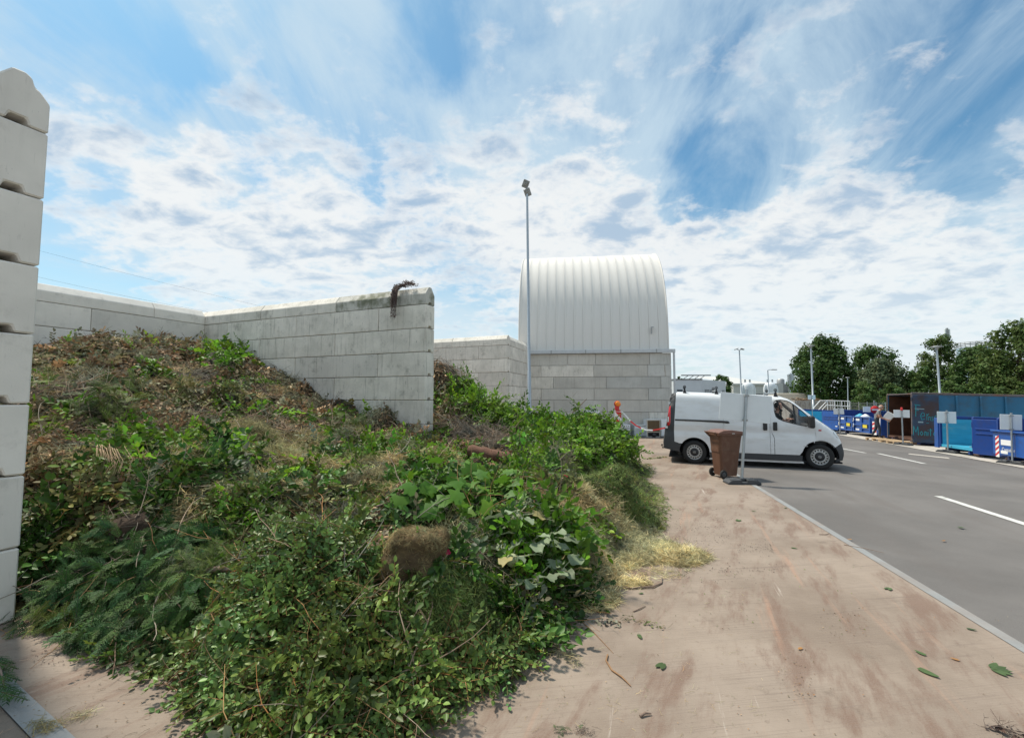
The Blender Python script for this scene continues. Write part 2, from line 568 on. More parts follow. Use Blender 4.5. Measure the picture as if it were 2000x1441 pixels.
M_BLOCK = concrete_block_mat("wall_concrete", (.83, .77, .685), .56, 0, .14, .48)
M_BLOCK_CLEAN = concrete_block_mat("clean_concrete", (.81, .755, .68), .34, 0, 0, .08)
M_BLOCK_MOSS = concrete_block_mat("mossy_concrete", (.62, .59, .53), .5, 0, .80, .5)
M_BLOCK_HALL = concrete_block_mat("hall_concrete", (.62, .585, .525), .22, .10, 0, .30)
M_BLOCK_RUST = concrete_block_mat("rust_streaked_concrete", (.60, .585, .545), .22, .62, .06, .34)
M_BLOCK_SMUT = concrete_block_mat("smutted_concrete", (.76, .71, .64), .80, 0, 0, .40)
M_SLAB = slab_mat()
M_ASPH = asphalt_mat()
M_PALE = mat("pale_concrete", (.47, .43, .38), .9, var=.15, scale=1.5, bump=.2, bscale=60, dirt=(.2, .17, .14), dirt_amt=.5)
M_EDGE = mat("grey_mortar", (.25, .255, .255), .9, var=.14, scale=4, bump=.35, bscale=60, dirt=(.26, .2, .16), dirt_amt=.45, dirt_scale=1.4)
M_LINE = mat("road_paint", (.60, .59, .56), .75, var=.08, scale=20, dirt=(.15, .14, .13), dirt_amt=.6, dirt_scale=7, dlo=.5, dhi=.72)
M_EARTH = mat("bare_earth", (.13, .105, .075), .95, var=.3, scale=2, bump=.4, bscale=12)
M_VERGE = mat("rough_grass", (.075, .095, .035), .95, var=.4, scale=.6)
M_GALV = mat("galvanised_steel", (.40, .43, .45), .42, .75, var=.1, scale=14)
M_GALV_DULL = mat("weathered_steel", (.36, .37, .37), .55, .5, var=.16, scale=18, dirt=(.22, .17, .12), dirt_amt=.4, dirt_scale=9)
M_ROOF = mat("white_membrane", (.75, .715, .67), .9, var=.035, scale=1.2, stretch=(3, .3, .3), dirt=(.55, .52, .47), dirt_amt=.35, dirt_scale=1.4, dstretch=(4, .5, .25))
M_ZINC = mat("zinc_gutter", (.55, .56, .57), .5, .3, var=.08)
M_BLACK = mat("black_plastic", (.022, .022, .024), .5, var=.1)
M_DARKGREY = mat("dark_grey_plastic", (.050, .053, .058), .6, var=.1, scale=10, bump=.15, bscale=200)
M_RUBBER = mat("black_rubber", (.018, .018, .018), .8, var=.2, scale=15)
M_WHITE = mat("white_paint", (.76, .77, .78), .22, var=.03, scale=3, coat=.6, dirt=(.50, .47, .42), dirt_amt=.35, dirt_scale=1.5, dstretch=(1, 1, 3))
M_GLASS = mat("tinted_glass", (.02, .03, .028), .05, var=0, alpha=.14, spec=.9)
M_DARK = mat("dark_interior", (.012, .012, .013), .9, var=.2)
M_SEAT = mat("grey_seat_cloth", (.035, .035, .04), .95, var=.2)
M_RED = mat("red_lens", (.55, .012, .02), .15, var=.05, coat=.8)
M_AMBER = mat("amber_lens", (.85, .24, .008), .15, var=.1, scale=30, coat=.8)
M_CLEAR = mat("clear_lens", (.62, .66, .68), .08, var=.1, coat=1.0, spec=.8)
M_SILVER = mat("wheel_silver", (.50, .50, .49), .35, .6, var=.08, scale=20)
M_SIGNBACK = mat("sign_back_grey", (.76, .79, .80), .5, var=.04, scale=5)
M_REDPAINT = mat("red_reflective", (.56, .02, .02), .4, var=.06)
M_WHITEPL = mat("white_reflective", (.78, .78, .77), .45, var=.04)
M_ENAMEL = mat("white_enamel", (.74, .76, .78), .35, var=.04, scale=5)
M_BROWNBIN = mat("brown_plastic", (.118, .052, .029), .55, var=.12, scale=6, bump=.06, bscale=150, dirt=(.23, .145, .10), dirt_amt=.35, dirt_scale=5)
M_BROWNLID = mat("brown_lid_plastic", (.175, .085, .062), .5, var=.1, scale=6)
M_SKIN = mat("skin", (.50, .27, .19), .55, var=.08, scale=20)
M_HAIR_DARK = mat("dark_hair", (.012, .009, .008), .7, var=.3, scale=40)
M_HAIR_GREY = mat("grey_hair", (.42, .40, .38), .8, var=.2, scale=40)
M_TSHIRT_BLACK = mat("black_cotton", (.010, .010, .012), .95, var=.2)
M_TSHIRT_GREY = mat("grey_cotton", (.20, .21, .22), .95, var=.12)
M_TROUSERS = mat("dark_trouser_cloth", (.050, .060, .075), .95, var=.15)
M_SHOE = mat("dark_shoe", (.02, .02, .022), .7)
M_WOOD = mat("pallet_wood", (.46, .33, .20), .85, var=.2, scale=3, stretch=(1, 12, 12), obj_rand=.15)
M_BARK = mat("bark", (.11, .075, .05), .95, var=.35, scale=8, stretch=(6, 6, 1), bump=.6, bscale=30)
M_TWIG = mat("twig_bark", (.20, .13, .085), .9, var=.3, scale=20, tint=True)
# ------------------------------------------------------------------ ground, slab, road
S = lambda o: tag(o, kind="structure")
big = MB(); big.add([(-700, -150, -.79), (1100, -150, -.79), (1100, 1500, -.79), (-700, 1500, -.79)], [(0, 1, 2, 3)])
S(big.build("ground", M_VERGE))
S(sheet("asphalt_road", [(-60, -30), (75, -30), (75, 75), (-60, 75)], -.012, M_ASPH))

xy = lambda p: Vector((p.x, p.y))
K1, K2 = xy(on_ground(2000, 1275)), xy(on_ground(1480, 955))
kd = (K2 - K1).normalized(); kn = Vector((kd.y, -kd.x))           # along the slab edge, and towards the road
S1, S2 = xy(on_ground(0, 1304)), xy(on_ground(147, 1441))
sd = (S2 - S1).normalized(); sn = Vector((-sd.y, sd.x))


def meet(p, d, q, e):
    det = d.x * -e.y + e.x * d.y
    t = ((q.x - p.x) * -e.y + e.x * (q.y - p.y)) / det
    return p + d * t


Q = meet(K1, kd, S1, sd)
kfar = K2 + kd * 14.5
lfar = S1 - sd * 14
S(sheet("concrete_slab", [Q, kfar, Vector((-16, 27)), lfar], 0.0, M_SLAB))
S(sheet("edge_strip", [Q, kfar, kfar + kn * .10, Q + kn * .10], .004, M_EDGE))
S(sheet("edge_strip", [lfar, Q, Q - sn * .12, lfar - sn * .12], .004, M_EDGE))
M_DIRT = mat("dusty_ground", (.20, .155, .12), .95, var=.25, scale=3, bump=.5, bscale=40, dirt=(.11, .08, .06), dirt_amt=.7, dirt_scale=2)
S(sheet("dirt_verge", [lfar - sn * .12, Q - sn * .12, Q - sn * 6, lfar - sn * 6], -.006, M_DIRT))
A1, B1 = xy(on_ground(1655, 852)), xy(on_ground(2000, 914))
pd = (B1 - A1).normalized()
pn = Vector((-pd.y, pd.x));
if pn.x < 0: pn = -pn
S(sheet("container_pavement", [A1 - pd * 25, B1 + pd * 12, B1 + pd * 12 + pn * 12, A1 - pd * 25 + pn * 12], .004, M_PALE))


def road_line(p, q, w=.13):
    p, q = xy(p), xy(q); d = (q - p).normalized(); n = Vector((d.y, -d.x)) * w / 2
    return S(sheet("road_marking", [p - n, q - n, q + n, p + n], -.004, M_LINE))


road_line(on_ground(1715, 885), on_ground(1806, 905))
e2 = on_ground(1832, 968)
road_line(e2, e2 + (on_ground(1990, 1018.5) - e2) * 1.35)
road_line(on_ground(1690, 884), on_ground(1640, 874.5), .12)
road_line(on_ground(1398, 905.5), on_ground(1360, 886), .10)
# worn, paler line by the kerb of the container row
S(sheet("road_marking", [xy(on_ground(1775, 885)), xy(on_ground(1852, 893)), xy(on_ground(1856, 895.5)), xy(on_ground(1774, 886.5))], -.005, M_PALE))

# ------------------------------------------------------------------ block walls
BH, BT, CAPH = .60, .40, .46
GAP = .006


def block_mesh(cache, L, kind, matl, sgn):
    key = (round(L, 3), kind, matl.name, sgn)
    if key in cache: return cache[key]
    t, n = BT, .075
    if kind == 'block':
        pr = [(0, GAP), (t / 2 - n, GAP), (t / 2 - n + .022, .065), (t / 2 + n - .022, .065), (t / 2 + n, GAP), (t, GAP), (t, BH - GAP), (0, BH - GAP)]
    elif kind == 'cap':
        pr = [(0, GAP), (t / 2 - n, GAP), (t / 2 - n + .022, .065), (t / 2 + n - .022, .065), (t / 2 + n, GAP), (t, GAP), (t, .27), (t / 2 + .05, CAPH), (t / 2 - .05, CAPH), (0, .27)]
    else:        # a cap with its shoulder knocked off
        pr = [(0, GAP), (t / 2 - n, GAP), (t / 2 - n + .022, .065), (t / 2 + n - .022, .065), (t / 2 + n, GAP), (t, GAP), (t, .27),
              (t - .055, .335), (t - .075, .355), (t - .10, .365), (t - .112, .395), (t - .125, .44), (t / 2 + .03, .468), (t / 2 - .05, CAPH), (0, .27)]
        pr = [(t - y, z) for y, z in reversed(pr)]
    mb = MB()
    vs = [(x, sgn * y, z) for x in (GAP, L - GAP) for y, z in pr]
    k = len(pr)
    mb.add(vs, [tuple(range(k)), tuple(range(2 * k - 1, k - 1, -1))] + [(i, (i + 1) % k, (i + 1) % k + k, i + k) for i in range(k)])
    cache[key] = mb.mesh("concrete_block", matl, bevel=.012)
    return cache[key]


BCACHE = {}


def block_wall(name, label, end, direction, sgn, length, L, half_first, material, rows=7, cap=True, group=None, special=None, first_cap='cap'):
    """blocks start at the free end and run along direction; sgn: which way the thickness goes (local y)"""
    w = thing(name, label, "wall", (end.x, end.y, 0), math.atan2(direction.y, direction.x), group)
    for r in range(rows + (1 if cap else 0)):
        iscap = r == rows
        odd = half_first(r)
        x = 0.0; first = True; j = 0
        while x < length - .05:
            l = L / 2 if (odd and first) else L
            l = min(l, length - x)
            kind = (first_cap if first else 'cap') if iscap else 'block'
            mt = (special or {}).get((r, j), material)
            o = link("coping_block" if iscap else "concrete_block", block_mesh(BCACHE, l, kind, mt, sgn), w)
            jig = random.uniform(-.004, .004)
            o.location = (x, jig, r * BH)
            if mt is M_BLOCK_MOSS: o["label"] = "coping block with a dark green mossy face"
            x += l; first = False; j += 1
    return w


END_MID = Vector((-2.147, 11.23, 0))
CORNER = END_MID + WALLDIR * 8.82
END_LEFT = Vector((-4.136, 3.92, 0))
smut = {(2, 1): M_BLOCK_SMUT, (3, 1): M_BLOCK_SMUT, (4, 1): M_BLOCK_SMUT, (2, 0): M_BLOCK, (7, 0): M_BLOCK_MOSS}
block_wall("dividing_wall", "pale concrete block wall behind the heap with a root bundle hanging over its coping", END_MID, WALLDIR, -1, 8.82, 2.94,
           lambda r: r % 2 == 0 and r < 7, M_BLOCK, special=smut)
BACK_END = CORNER - ACROSS * 7.6
block_wall("back_wall", "concrete block wall closing the bay behind the highest part of the heap", CORNER, -ACROSS, 1, 9.5, 2.94,
           lambda r: r % 2 == 1, M_BLOCK_CLEAN).location = (CORNER - WALLDIR * .0 + Vector((0, 0, 0)))
block_wall("side_wall", "tall concrete block wall end at the left edge with a chipped coping", END_LEFT, WALLDIR, 1, 9.7, 2.94,
           lambda r: r % 2 == 0 and r < 7, M_BLOCK_CLEAN, first_cap='chipped')
END_FAR = Vector((-.225, 20.0, 0))
block_wall("far_bay_wall", "distant concrete block wall seen past the end of the dividing wall", END_FAR, WALLDIR, -1, 8.0, 2.8,
           lambda r: r % 2 == 0 and r < 7, M_BLOCK)
hd = (Vector((.80, 23.2, 0)) - END_FAR)
block_wall("return_wall", "short block wall with a sloping coping line running back to the domed hall", END_FAR + Vector((.16, .37, 0)), hd.normalized(), 1, hd.length - .42, 2.8,
           lambda r: r % 2 == 1, M_BLOCK)

# ------------------------------------------------------------------ the hall with its barrel roof
hall = thing("domed_hall", "hall of concrete blocks under a white barrel shaped membrane roof", "building", (.55, 23.2, 0), R(-7))
hall.scale = (.955, 1, 1)
HL, hlen = 2.76, 7.68
for r in range(7):
    x, j = 0.0, 0
    offs = {6: 2.36, 5: .98, 4: 1.62, 3: .98, 2: 1.65, 1: 1.0, 0: 1.62}[r]
    while x < hlen - .03:
        l = min(offs if j == 0 else HL, hlen - x)
        if r == 6 and j == 1: l = 1.48
        mt = M_BLOCK_RUST if (x + l > 6.6 and r in (3, 4, 5, 6)) else (M_BLOCK_HALL if random.random() < .6 else M_BLOCK)
        mt = M_BLOCK_HALL if r == 6 and mt is M_BLOCK else mt
        o = link("concrete_block", block_mesh(BCACHE, l, 'block', mt, 1), hall)
        o.location = (x, random.uniform(-.004, .004), r * .583); o.scale = (1, 1, .583 / BH)
        x += l; j += 1
for q in ((0, .4, .41, 9.6), (7.28, 7.675, .41, 9.6), (0, 7.67, 9.61, 10)):
    mb = MB(); mb.box(*q, 0, 4.07); mb.build("side_wall", M_BLOCK_HALL, hall)
mb = MB(); mb.box(-.1, 7.86, -.16, -.005, 4.085, 4.25).box(-.1, 7.86, .0, .5, 4.2, 4.25)
mb.build("gutter", M_ZINC, hall, bevel=.01)
for x in (1.5, 3.3, 5.1, 6.9):
    mb = MB(); mb.box(x, x + .05, -.175, -.162, 4.08, 4.255); mb.build("gutter_bracket", M_GALV_DULL, hall)
mb = MB(); mb.tube([(7.80, -.08, 4.1), (7.80, -.08, 0.0)], .055, 10)
mb.build("downpipe", M_ZINC, hall)
NP, V0, V1 = 16, -.22, 7.60
PW = (V1 - V0) / NP


def vault(a):
    c, s = math.cos(a), math.sin(a)
    e = .88
    return .12 + 4.75 * (1 - math.copysign(abs(c) ** e, c)), 4.24 + 6.05 * abs(s) ** e


NA = 44
vs, fs = [], []
for i in range(NA + 1):
    a = math.pi * i / NA
    y, z = vault(a)
    n = Vector((0, -math.cos(a), math.sin(a)))
    for u, h in ((0, .0), (.012, .004), (.05, .004), (.062, .0), (.28, -.004), (.5, -.006), (.72, -.004), (.985, -.002)):
        vs.append((u * PW, y + n.y * h, z + n.z * h))
for i in range(NA):
    for k in range(7):
        a = i * 8 + k
        fs.append((a, a + 1, a + 9, a + 8))
pm = MB(); pm.add(vs, fs, True)
pme = pm.mesh("roof_panel", M_ROOF)
for k in range(NP):
    o = link("roof_panel", pme, hall); o.location = (V0 + k * PW, 0, 0)
ring = [vault(math.pi * i / NA) for i in range(NA + 1)]
for x in (V0 + .01, V1 - .01):
    g = MB(); g.add([(x, y, z) for y, z in ring], [tuple(range(NA + 1))]); g.build("gable_end", M_ROOF, hall)
for x in (V0 + .0, V1 - .02):
    e = MB()
    e.tube([(x, y, z) for y, z in ring], .035, 6)
    e.build("edge_tube", M_ROOF, hall)
mb = MB()
for z0, z1, y in ((5.15, 5.19, .16),):
    mb.box(6.72, 6.75, .02, .12, 5.05, 5.36).box(6.72, 6.84, .02, .12, 5.36, 5.39)
mb.build("tie_hook", M_GALV_DULL, hall)

# ------------------------------------------------------------------ lamp posts


def lamp_post(name, label, base, top, r0, r1, head, group="lamp posts round the yard"):
    t = thing(name, label, "lamp post", base, 0, group)
    v = Vector(top) - Vector(base)
    m = MB(); m.tube([(0, 0, 0), v * .28, v * .281, v], [r0, r0 * .9, r0 * .78, r1], 12)
    m.build("pole", M_GALV, t)
    h = MB(); h.tube([(0, 0, 0), (0, 0, .04)], r0 * 2.2, 12); h.build("base_flange", M_GALV_DULL, t)
    if head == 'flood':
        m = MB(); m.bar(v + Vector((-.12, 0, .0)), v + Vector((.10, 0, 0)), .05, .05)
        m.build("crossarm", M_GALV, t)
        for dx, dz, rx in ((-.02, .34, .75), (.06, -.02, -.3)):
            m = MB(); m.m = Matrix.Translation(v + Vector((dx - .04, .0, dz))) @ Euler((R(35), R(25) * (1 if rx > 0 else -1), 0)).to_matrix().to_4x4()
            m.box(-.13, .13, -.04, .04, -.16, .16).box(-.08, .08, -.07, -.04, -.08, .08)
            f = m.build("floodlight", M_GALV_DULL, t, bevel=.02)
            m2 = MB(); m2.m = m.m.copy(); m2.box(-.13, .13, .061, .07, -.15, .15); m2.build("lens", M_CLEAR, f)
    elif head == 'arm':
        m = MB(); m.tube([v, v + Vector((.3, -.1, .08)), v + Vector((.5, -.15, .06))], .04, 8); m.build("arm", M_GALV, t)
        m = MB(); m.m = Matrix.Translation(v + Vector((.8, -.2, .06))); m.box(-.4, .4, -.14, .14, -.05, .07); m.build("lamp_head", M_GALV_DULL, t, bevel=.03)
    elif head == 'crown':
        for s in (-1, 1):
            m = MB(); m.bar(v + Vector((0, 0, 0)), v + Vector((s * .35, 0, .12)), .06, .06)
            m.m = Matrix.Translation(v + Vector((s * .4, 0, .16))) @ Matrix.Rotation(s * .35, 4, 'Y'); m.box(-.22, .22, -.2, .2, -.05, .05)
            m.build("floodlight", M_GALV_DULL, t)
    elif head == 'plain':
        m = MB(); m.box(-.12, .12, -.1, .1, 0, .08); o = m.build("post_cap", M_GALV_DULL, t, bevel=.02); o.location = v
    else:
        m = MB(); m.lathe([(.04, -.3), (.08, -.22), (.12, -.06), (.34, .0), (.33, .05), (.08, .10), (.0, .11)], 14); m.m = Matrix.Identity(4)
        o = m.build("lamp_head", M_GALV_DULL, t); o.location = v
    return t


def post_at(px0, py0, px1, py1, y, z0, **kw):
    """a post standing at depth y: its foot at height z0 under the first pixel, its top at the second"""
    b = at_depth(px0, py0, y); tp = at_depth(px1, py1, y)
    d = (tp - b); b = b + d * ((z0 - b.z) / d.z)
    return b, tp


b, tp = post_at(1034, 770, 1029.5, 375, 18.5, 0)
lamp_post("lamp_post", "tall thin steel floodlight mast standing in front of the domed hall", b, tp, .085, .045, 'flood')
for px0, py0, px1, py1, y, head, label, r0 in (
        (1448, 770, 1444, 684, 62, 'crown', "slim steel floodlight mast rising behind the van roof", .13),
        (1502, 770, 1499.5, 723, 66, 'arm', "short street lamp with a side arm rising between two white tanks", .11),
        (1588, 778, 1583.5, 676, 42, 'top', "steel lamp post in front of the big round dark tree", .11),
        (1657, 820, 1655.5, 738, 40, 'plain', "plain thin steel post beside the white stair railing", .055),
        (1836, 772, 1829, 678, 33, 'top', "steel lamp post standing behind the rusty blue container", .10)):
    b, tp = post_at(px0, py0, px1, py1, y, -.75)
    lamp_post("lamp_post", label, b, tp, r0, r0 * .6, head)
# ------------------------------------------------------------------ the heap of green waste: its shape
HEAP_CTRL = [  # pixel of the surface, depth in metres
    (200, 1265, 3.36), (200, 1150, 3.75), (200, 1050, 4.4), (200, 930, 5.1), (200, 850, 6.2), (200, 760, 8.0), (200, 700, 9.9), (200, 655, 12.0),
    (175, 1200, 3.62), (130, 1100, 4.0), (90, 1000, 4.5), (90, 900, 5.5), (90, 800, 7.2), (90, 720, 8.6), (90, 660, 10.8),
    (380, 1150, 3.62), (380, 1060, 4.4), (380, 950, 5.3), (380, 850, 7.5), (380, 760, 10.0), (380, 700, 12.0), (380, 655, 14.2),
    (330, 645, 13.4), (280, 648, 12.8), (440, 680, 12.4), (480, 700, 12.6), (540, 715, 12.9),
    (600, 1300, 2.78), (600, 1200, 3.2), (600, 1090, 3.85), (600, 1010, 4.8), (600, 940, 5.8), (600, 870, 8.6), (600, 800, 11.0), (600, 745, 12.6),
    (480, 1240, 3.05), (480, 1130, 3.65), (480, 1040, 4.55), (480, 950, 5.5), (480, 860, 8.0), (480, 770, 10.8),
    (720, 1330, 2.76), (720, 1220, 3.12), (720, 1120, 3.75), (720, 1020, 4.8), (720, 930, 5.9), (720, 860, 8.6), (720, 815, 11.2), (700, 795, 11.9),
    (830, 1260, 3.05), (830, 1180, 3.5), (830, 1080, 4.2), (830, 980, 4.8), (830, 910, 6.3), (830, 860, 8.8), (830, 836, 11.0),
    (950, 1230, 3.40), (950, 1140, 3.9), (950, 1040, 4.7), (950, 960, 5.3), (950, 905, 7.0), (950, 860, 9.2), (950, 815, 11.6), (950, 790, 12.8),
    (1050, 1170, 3.85), (1050, 1080, 4.5), (1050, 990, 5.0), (1050, 935, 6.2), (1050, 890, 7.8), (1050, 850, 9.8), (1050, 815, 12.0),
    (1120, 1060, 4.85), (1150, 1000, 5.5), (1150, 935, 6.5), (1150, 900, 8.2), (1150, 870, 9.8), (1150, 838, 11.6), (1120, 830, 12.6),
    (1230, 1000, 6.3), (1230, 950, 7.0), (1180, 918, 7.6), (1220, 880, 10.2), (1190, 855, 11.6), (1240, 890, 11.3),
    (1280, 1000, 7.0), (1265, 975, 7.2),
    (870, 700, 14.0), (900, 745, 13.8), (865, 760, 13.2), (930, 790, 13.2), (860, 810, 12.0), (1000, 815, 13.4),
]
HEAP_EDGE = [  # where it meets the ground
    (75, 1110), (122, 1160), (145, 1200), (160, 1228), (195, 1246), (265, 1264), (345, 1285), (420, 1395), (470, 1470), (620, 1500), (760, 1460), (850, 1385), (940, 1315), (1010, 1275),
    (1060, 1215), (1105, 1160), (1150, 1085), (1235, 1045), (1292, 1020), (1305, 992), (1262, 940), (1275, 915), (1262, 905)]


def heap_points():
    P, H = [], []
    for px, py, y in HEAP_CTRL:
        p = at_depth(px, py, y); P.append((p.x, p.y)); H.append(max(p.z, 0.0))
    E = [on_ground(px, py) for px, py in HEAP_EDGE]
    for i, p in enumerate(E):
        P.append((p.x, p.y)); H.append(0.0)
        a, b = E[max(0, i - 1)], E[min(len(E) - 1, i + 1)]
        t = (b - a).normalized(); n = Vector((t.y, -t.x))
        for d, h in ((.5, -.22), (1.2, -.35)):
            P.append((p.x + n.x * d, p.y + n.y * d)); H.append(h)
    for x, y, h in ((1.8, 14.0, 0.3), (3.6, 13.6, -.2), (4.2, 11, -.4), (.5, 15.5, .8), (-2, 16, 2.4), (3.5, 15, -.3), (-4.3, 3.30, -.06), (-5.2, 3.4, -.15),
                    (-11, 14, 3.9), (-10, 11, 3.6), (4.4, 8, -.4), (4, 6, -.4)):
        P.append((x, y)); H.append(h)
    return np.array(P), np.array(H)


_P, _H = heap_points()


def _tps(d2):
    return np.where(d2 > 1e-9, .5 * d2 * np.log(np.maximum(d2, 1e-9)), 0.0)


n_ = len(_P)
_K = _tps(((_P[:, None] - _P[None]) ** 2).sum(-1)) + np.eye(n_) * .06
_A = np.zeros((n_ + 3, n_ + 3)); _A[:n_, :n_] = _K; _A[:n_, n_] = 1; _A[:n_, n_ + 1:] = _P; _A[n_, :n_] = 1; _A[n_ + 1:, :n_] = _P.T
_W = np.linalg.solve(_A, np.concatenate([_H, [0, 0, 0]]))


def heap_smooth(xy_):
    out = np.empty(len(xy_))
    for i in range(0, len(xy_), 20000):
        q = xy_[i:i + 20000]
        out[i:i + 20000] = _tps(((q[:, None] - _P[None]) ** 2).sum(-1)) @ _W[:n_] + _W[n_] + q @ _W[n_ + 1:]
    return out


GS = .06
gx, gy = np.arange(-11.6, 4.0, GS), np.arange(2.0, 15.6, GS)
GX, GY = np.meshgrid(gx, gy)
flat = np.stack([GX.ravel(), GY.ravel()], 1)
HS = heap_smooth(flat)
nz = np.empty(len(flat))
for i, (x, y) in enumerate(flat):
    if HS[i] < -.3: nz[i] = 0; continue
    p = Vector((x, y, 0))
    nz[i] = mnoise.noise(p * .9) * .16 + (.5 - abs(mnoise.noise(p * 1.9 + Vector((5, 2, 1)))) * 2) * .17 + mnoise.noise(p * 3.2 + Vector((2, 7, 1))) * .10 + mnoise.noise(p * 5 + Vector((1, 9, 3))) * .055 + mnoise.noise(p * 12) * .02
fade = np.clip((HS + .05) / .5, 0, 1)
HG = np.maximum(HS, -.3).reshape(GX.shape)


def heap_h(x, y):
    fx, fy = (x - gx[0]) / GS, (y - gy[0]) / GS
    ix, iy = np.clip(np.floor(fx).astype(int), 0, len(gx) - 2), np.clip(np.floor(fy).astype(int), 0, len(gy) - 2)
    u, v = np.clip(fx - ix, 0, 1), np.clip(fy - iy, 0, 1)
    return HG[iy, ix] * (1 - u) * (1 - v) + HG[iy, ix + 1] * u * (1 - v) + HG[iy + 1, ix] * (1 - u) * v + HG[iy + 1, ix + 1] * u * v


def on_heap(px, py):
    """first point of the heap (or the ground) along the line of sight"""
    d = ray(px, py); o = Vector((0, 0, EYE)); y = 2.0
    while y < 15.5:
        p = o + d * (y / d.y)
        h = float(heap_h(np.array([p.x]), np.array([p.y]))[0])
        if -11.5 < p.x < 3.9 and p.z <= max(h, 0): return Vector((p.x, p.y, max(h, 0)))
        if p.z <= 0: return Vector((p.x, p.y, 0))
        y += .02
    return o + d * (12 / d.y)


# armfuls and barrow loads: each its own small mound of one kind of waste
zr = random.Random(11)
CLUMPS = []
DOME = np.zeros(len(flat))
for _ in range(560):
    cx, cy = zr.uniform(60, 1240), zr.triangular(655, 1290, 820)
    q = on_heap(cx, cy)
    if q.z <= .02: continue
    far_ = cy < 860
    kinds = ['litter', 'chips', 'drygrass', 'greybrush', 'straw', 'litter', 'bigleaf', 'litter', 'drygrass', 'cypress', 'chips', 'yellowleaf', 'twigs', 'litter', 'straw', 'greybrush', 'soil', 'chips'] if far_ else \
        ['mixed', 'darkleaf', 'fresh', 'drygrass', 'grass', 'greybrush', 'bigleaf', 'yellowleaf', 'straw', 'chips', 'fresh', 'drygrass', 'mixed']
    kind = zr.choice(kinds)
    if cx > 850 and cy < 885: kind = None
    if 360 < cx < 840 and cy > 1030: kind = None
    if cx < 470 and cy > 1015: kind = None
    if 760 < cx < 1080 and 900 < cy < 1060 and zr.random() < .7: kind = None
    for nme, zx, zy, rx, ry in (('g', 870, 1185, 125, 85), ('g', 1185, 945, 80, 45), ('g', 1250, 990, 60, 50), ('s', 1095, 1005, 55, 55), ('t', 905, 825, 70, 40), ('s', 1190, 985, 60, 30), ('d', 530, 870, 110, 45),
                                ('v', 870, 955, 120, 60), ('v', 960, 1010, 100, 55), ('m', 1215, 975, 110, 75), ('h', 1160, 1090, 90, 70), ('b', 1085, 895, 70, 48), ('c', 745, 1060, 40, 40), ('y', 215, 800, 60, 60), ('l', 955, 898, 50, 26)):
        if ((cx - zx) / rx) ** 2 + ((cy - zy) / ry) ** 2 < 1: kind = None
    r_ = zr.uniform(.16, .42) * (.75 + .055 * q.y)
    asp, ang = zr.uniform(.6, 1.0), zr.uniform(0, 3.14)
    dx, dy = flat[:, 0] - q.x, flat[:, 1] - q.y
    u, v = (dx * math.cos(ang) + dy * math.sin(ang)) / r_, (-dx * math.sin(ang) + dy * math.cos(ang)) / (r_ * asp)
    d2 = u * u + v * v
    DOME = np.maximum(DOME, np.where(d2 < 1, r_ * zr.uniform(.28, .60) * np.sqrt(np.maximum(0, 1 - d2)), 0))
    if kind: CLUMPS.append((kind, q.x, q.y, r_, r_ * asp, ang))
fade = np.clip((HS + .05) / .5, 0, 1)
# the bigger tipped loads under them
BIG = np.zeros(len(flat))
for _ in range(120):
    cx, cy = zr.uniform(60, 1230), zr.triangular(670, 1330, 1000)
    q = on_heap(cx, cy)
    if q.z <= .02: continue
    r_ = zr.uniform(.32, .62) * (.75 + .05 * q.y); asp, ang = zr.uniform(.6, 1.0), zr.uniform(0, 3.14)
    dx, dy = flat[:, 0] - q.x, flat[:, 1] - q.y
    u, v = (dx * math.cos(ang) + dy * math.sin(ang)) / r_, (-dx * math.sin(ang) + dy * math.cos(ang)) / (r_ * asp)
    d2 = u * u + v * v
    BIG = np.maximum(BIG, np.where(d2 < 1, r_ * zr.uniform(.35, .60) * np.sqrt(np.maximum(0, 1 - d2)), 0))
HZ = np.maximum(HS + (nz * .6 + DOME * .8 + BIG - .27) * (0.05 + .95 * fade), -.3)
# mounds of mown grass, hay and thrown-down tufts sit on the heap as lumps of their own
for px, py, y, rx, ry, hh in ((872, 1178, 3.46, .42, .32, .30), (1185, 940, 6.9, .55, .5, .16), (1245, 985, 6.75, .40, .45, .14), (1090, 1110, 4.3, .2, .25, .12),
                              (1075, 895, 8.4, .62, .6, .26), (520, 865, 8.0, .9, .6, .2), (205, 800, 7.2, .5, .5, .2), (430, 690, 12.1, .55, .6, .25),
                              (560, 1080, 3.7, .55, .4, .10), (1190, 1065, 4.95, .42, .22, .10)):
    c = at_depth(px, py, y)
    d2 = ((flat[:, 0] - c.x) / rx) ** 2 + ((flat[:, 1] - c.y) / ry) ** 2
    HZ += hh * np.exp(-d2 * 1.3) * (HS > -.2)
aa = (flat - np.array([END_LEFT.x, END_LEFT.y])) @ np.array([ACROSS.x, ACROSS.y])
ww = (flat - np.array([END_LEFT.x, END_LEFT.y])) @ np.array([WALLDIR.x, WALLDIR.y])
keep = ((ww < -.02) | (aa > 0.01)) & (ww < 9.93) & (HZ > -.12) & ~((aa < -.6))
HG = HZ.reshape(GX.shape)
gyy, gxx = np.gradient(HG, GS)
NRM = np.stack([-gxx, -gyy, np.ones_like(HG)], -1); NRM /= np.linalg.norm(NRM, axis=-1, keepdims=True)
NRM = NRM.reshape(-1, 3)
PTS = np.concatenate([flat, HZ[:, None]], 1)


def heap_n(x, y):
    ix, iy = np.clip(np.rint((x - gx[0]) / GS).astype(int), 0, len(gx) - 1), np.clip(np.rint((y - gy[0]) / GS).astype(int), 0, len(gy) - 1)
    return NRM.reshape(HG.shape + (3,))[iy, ix]


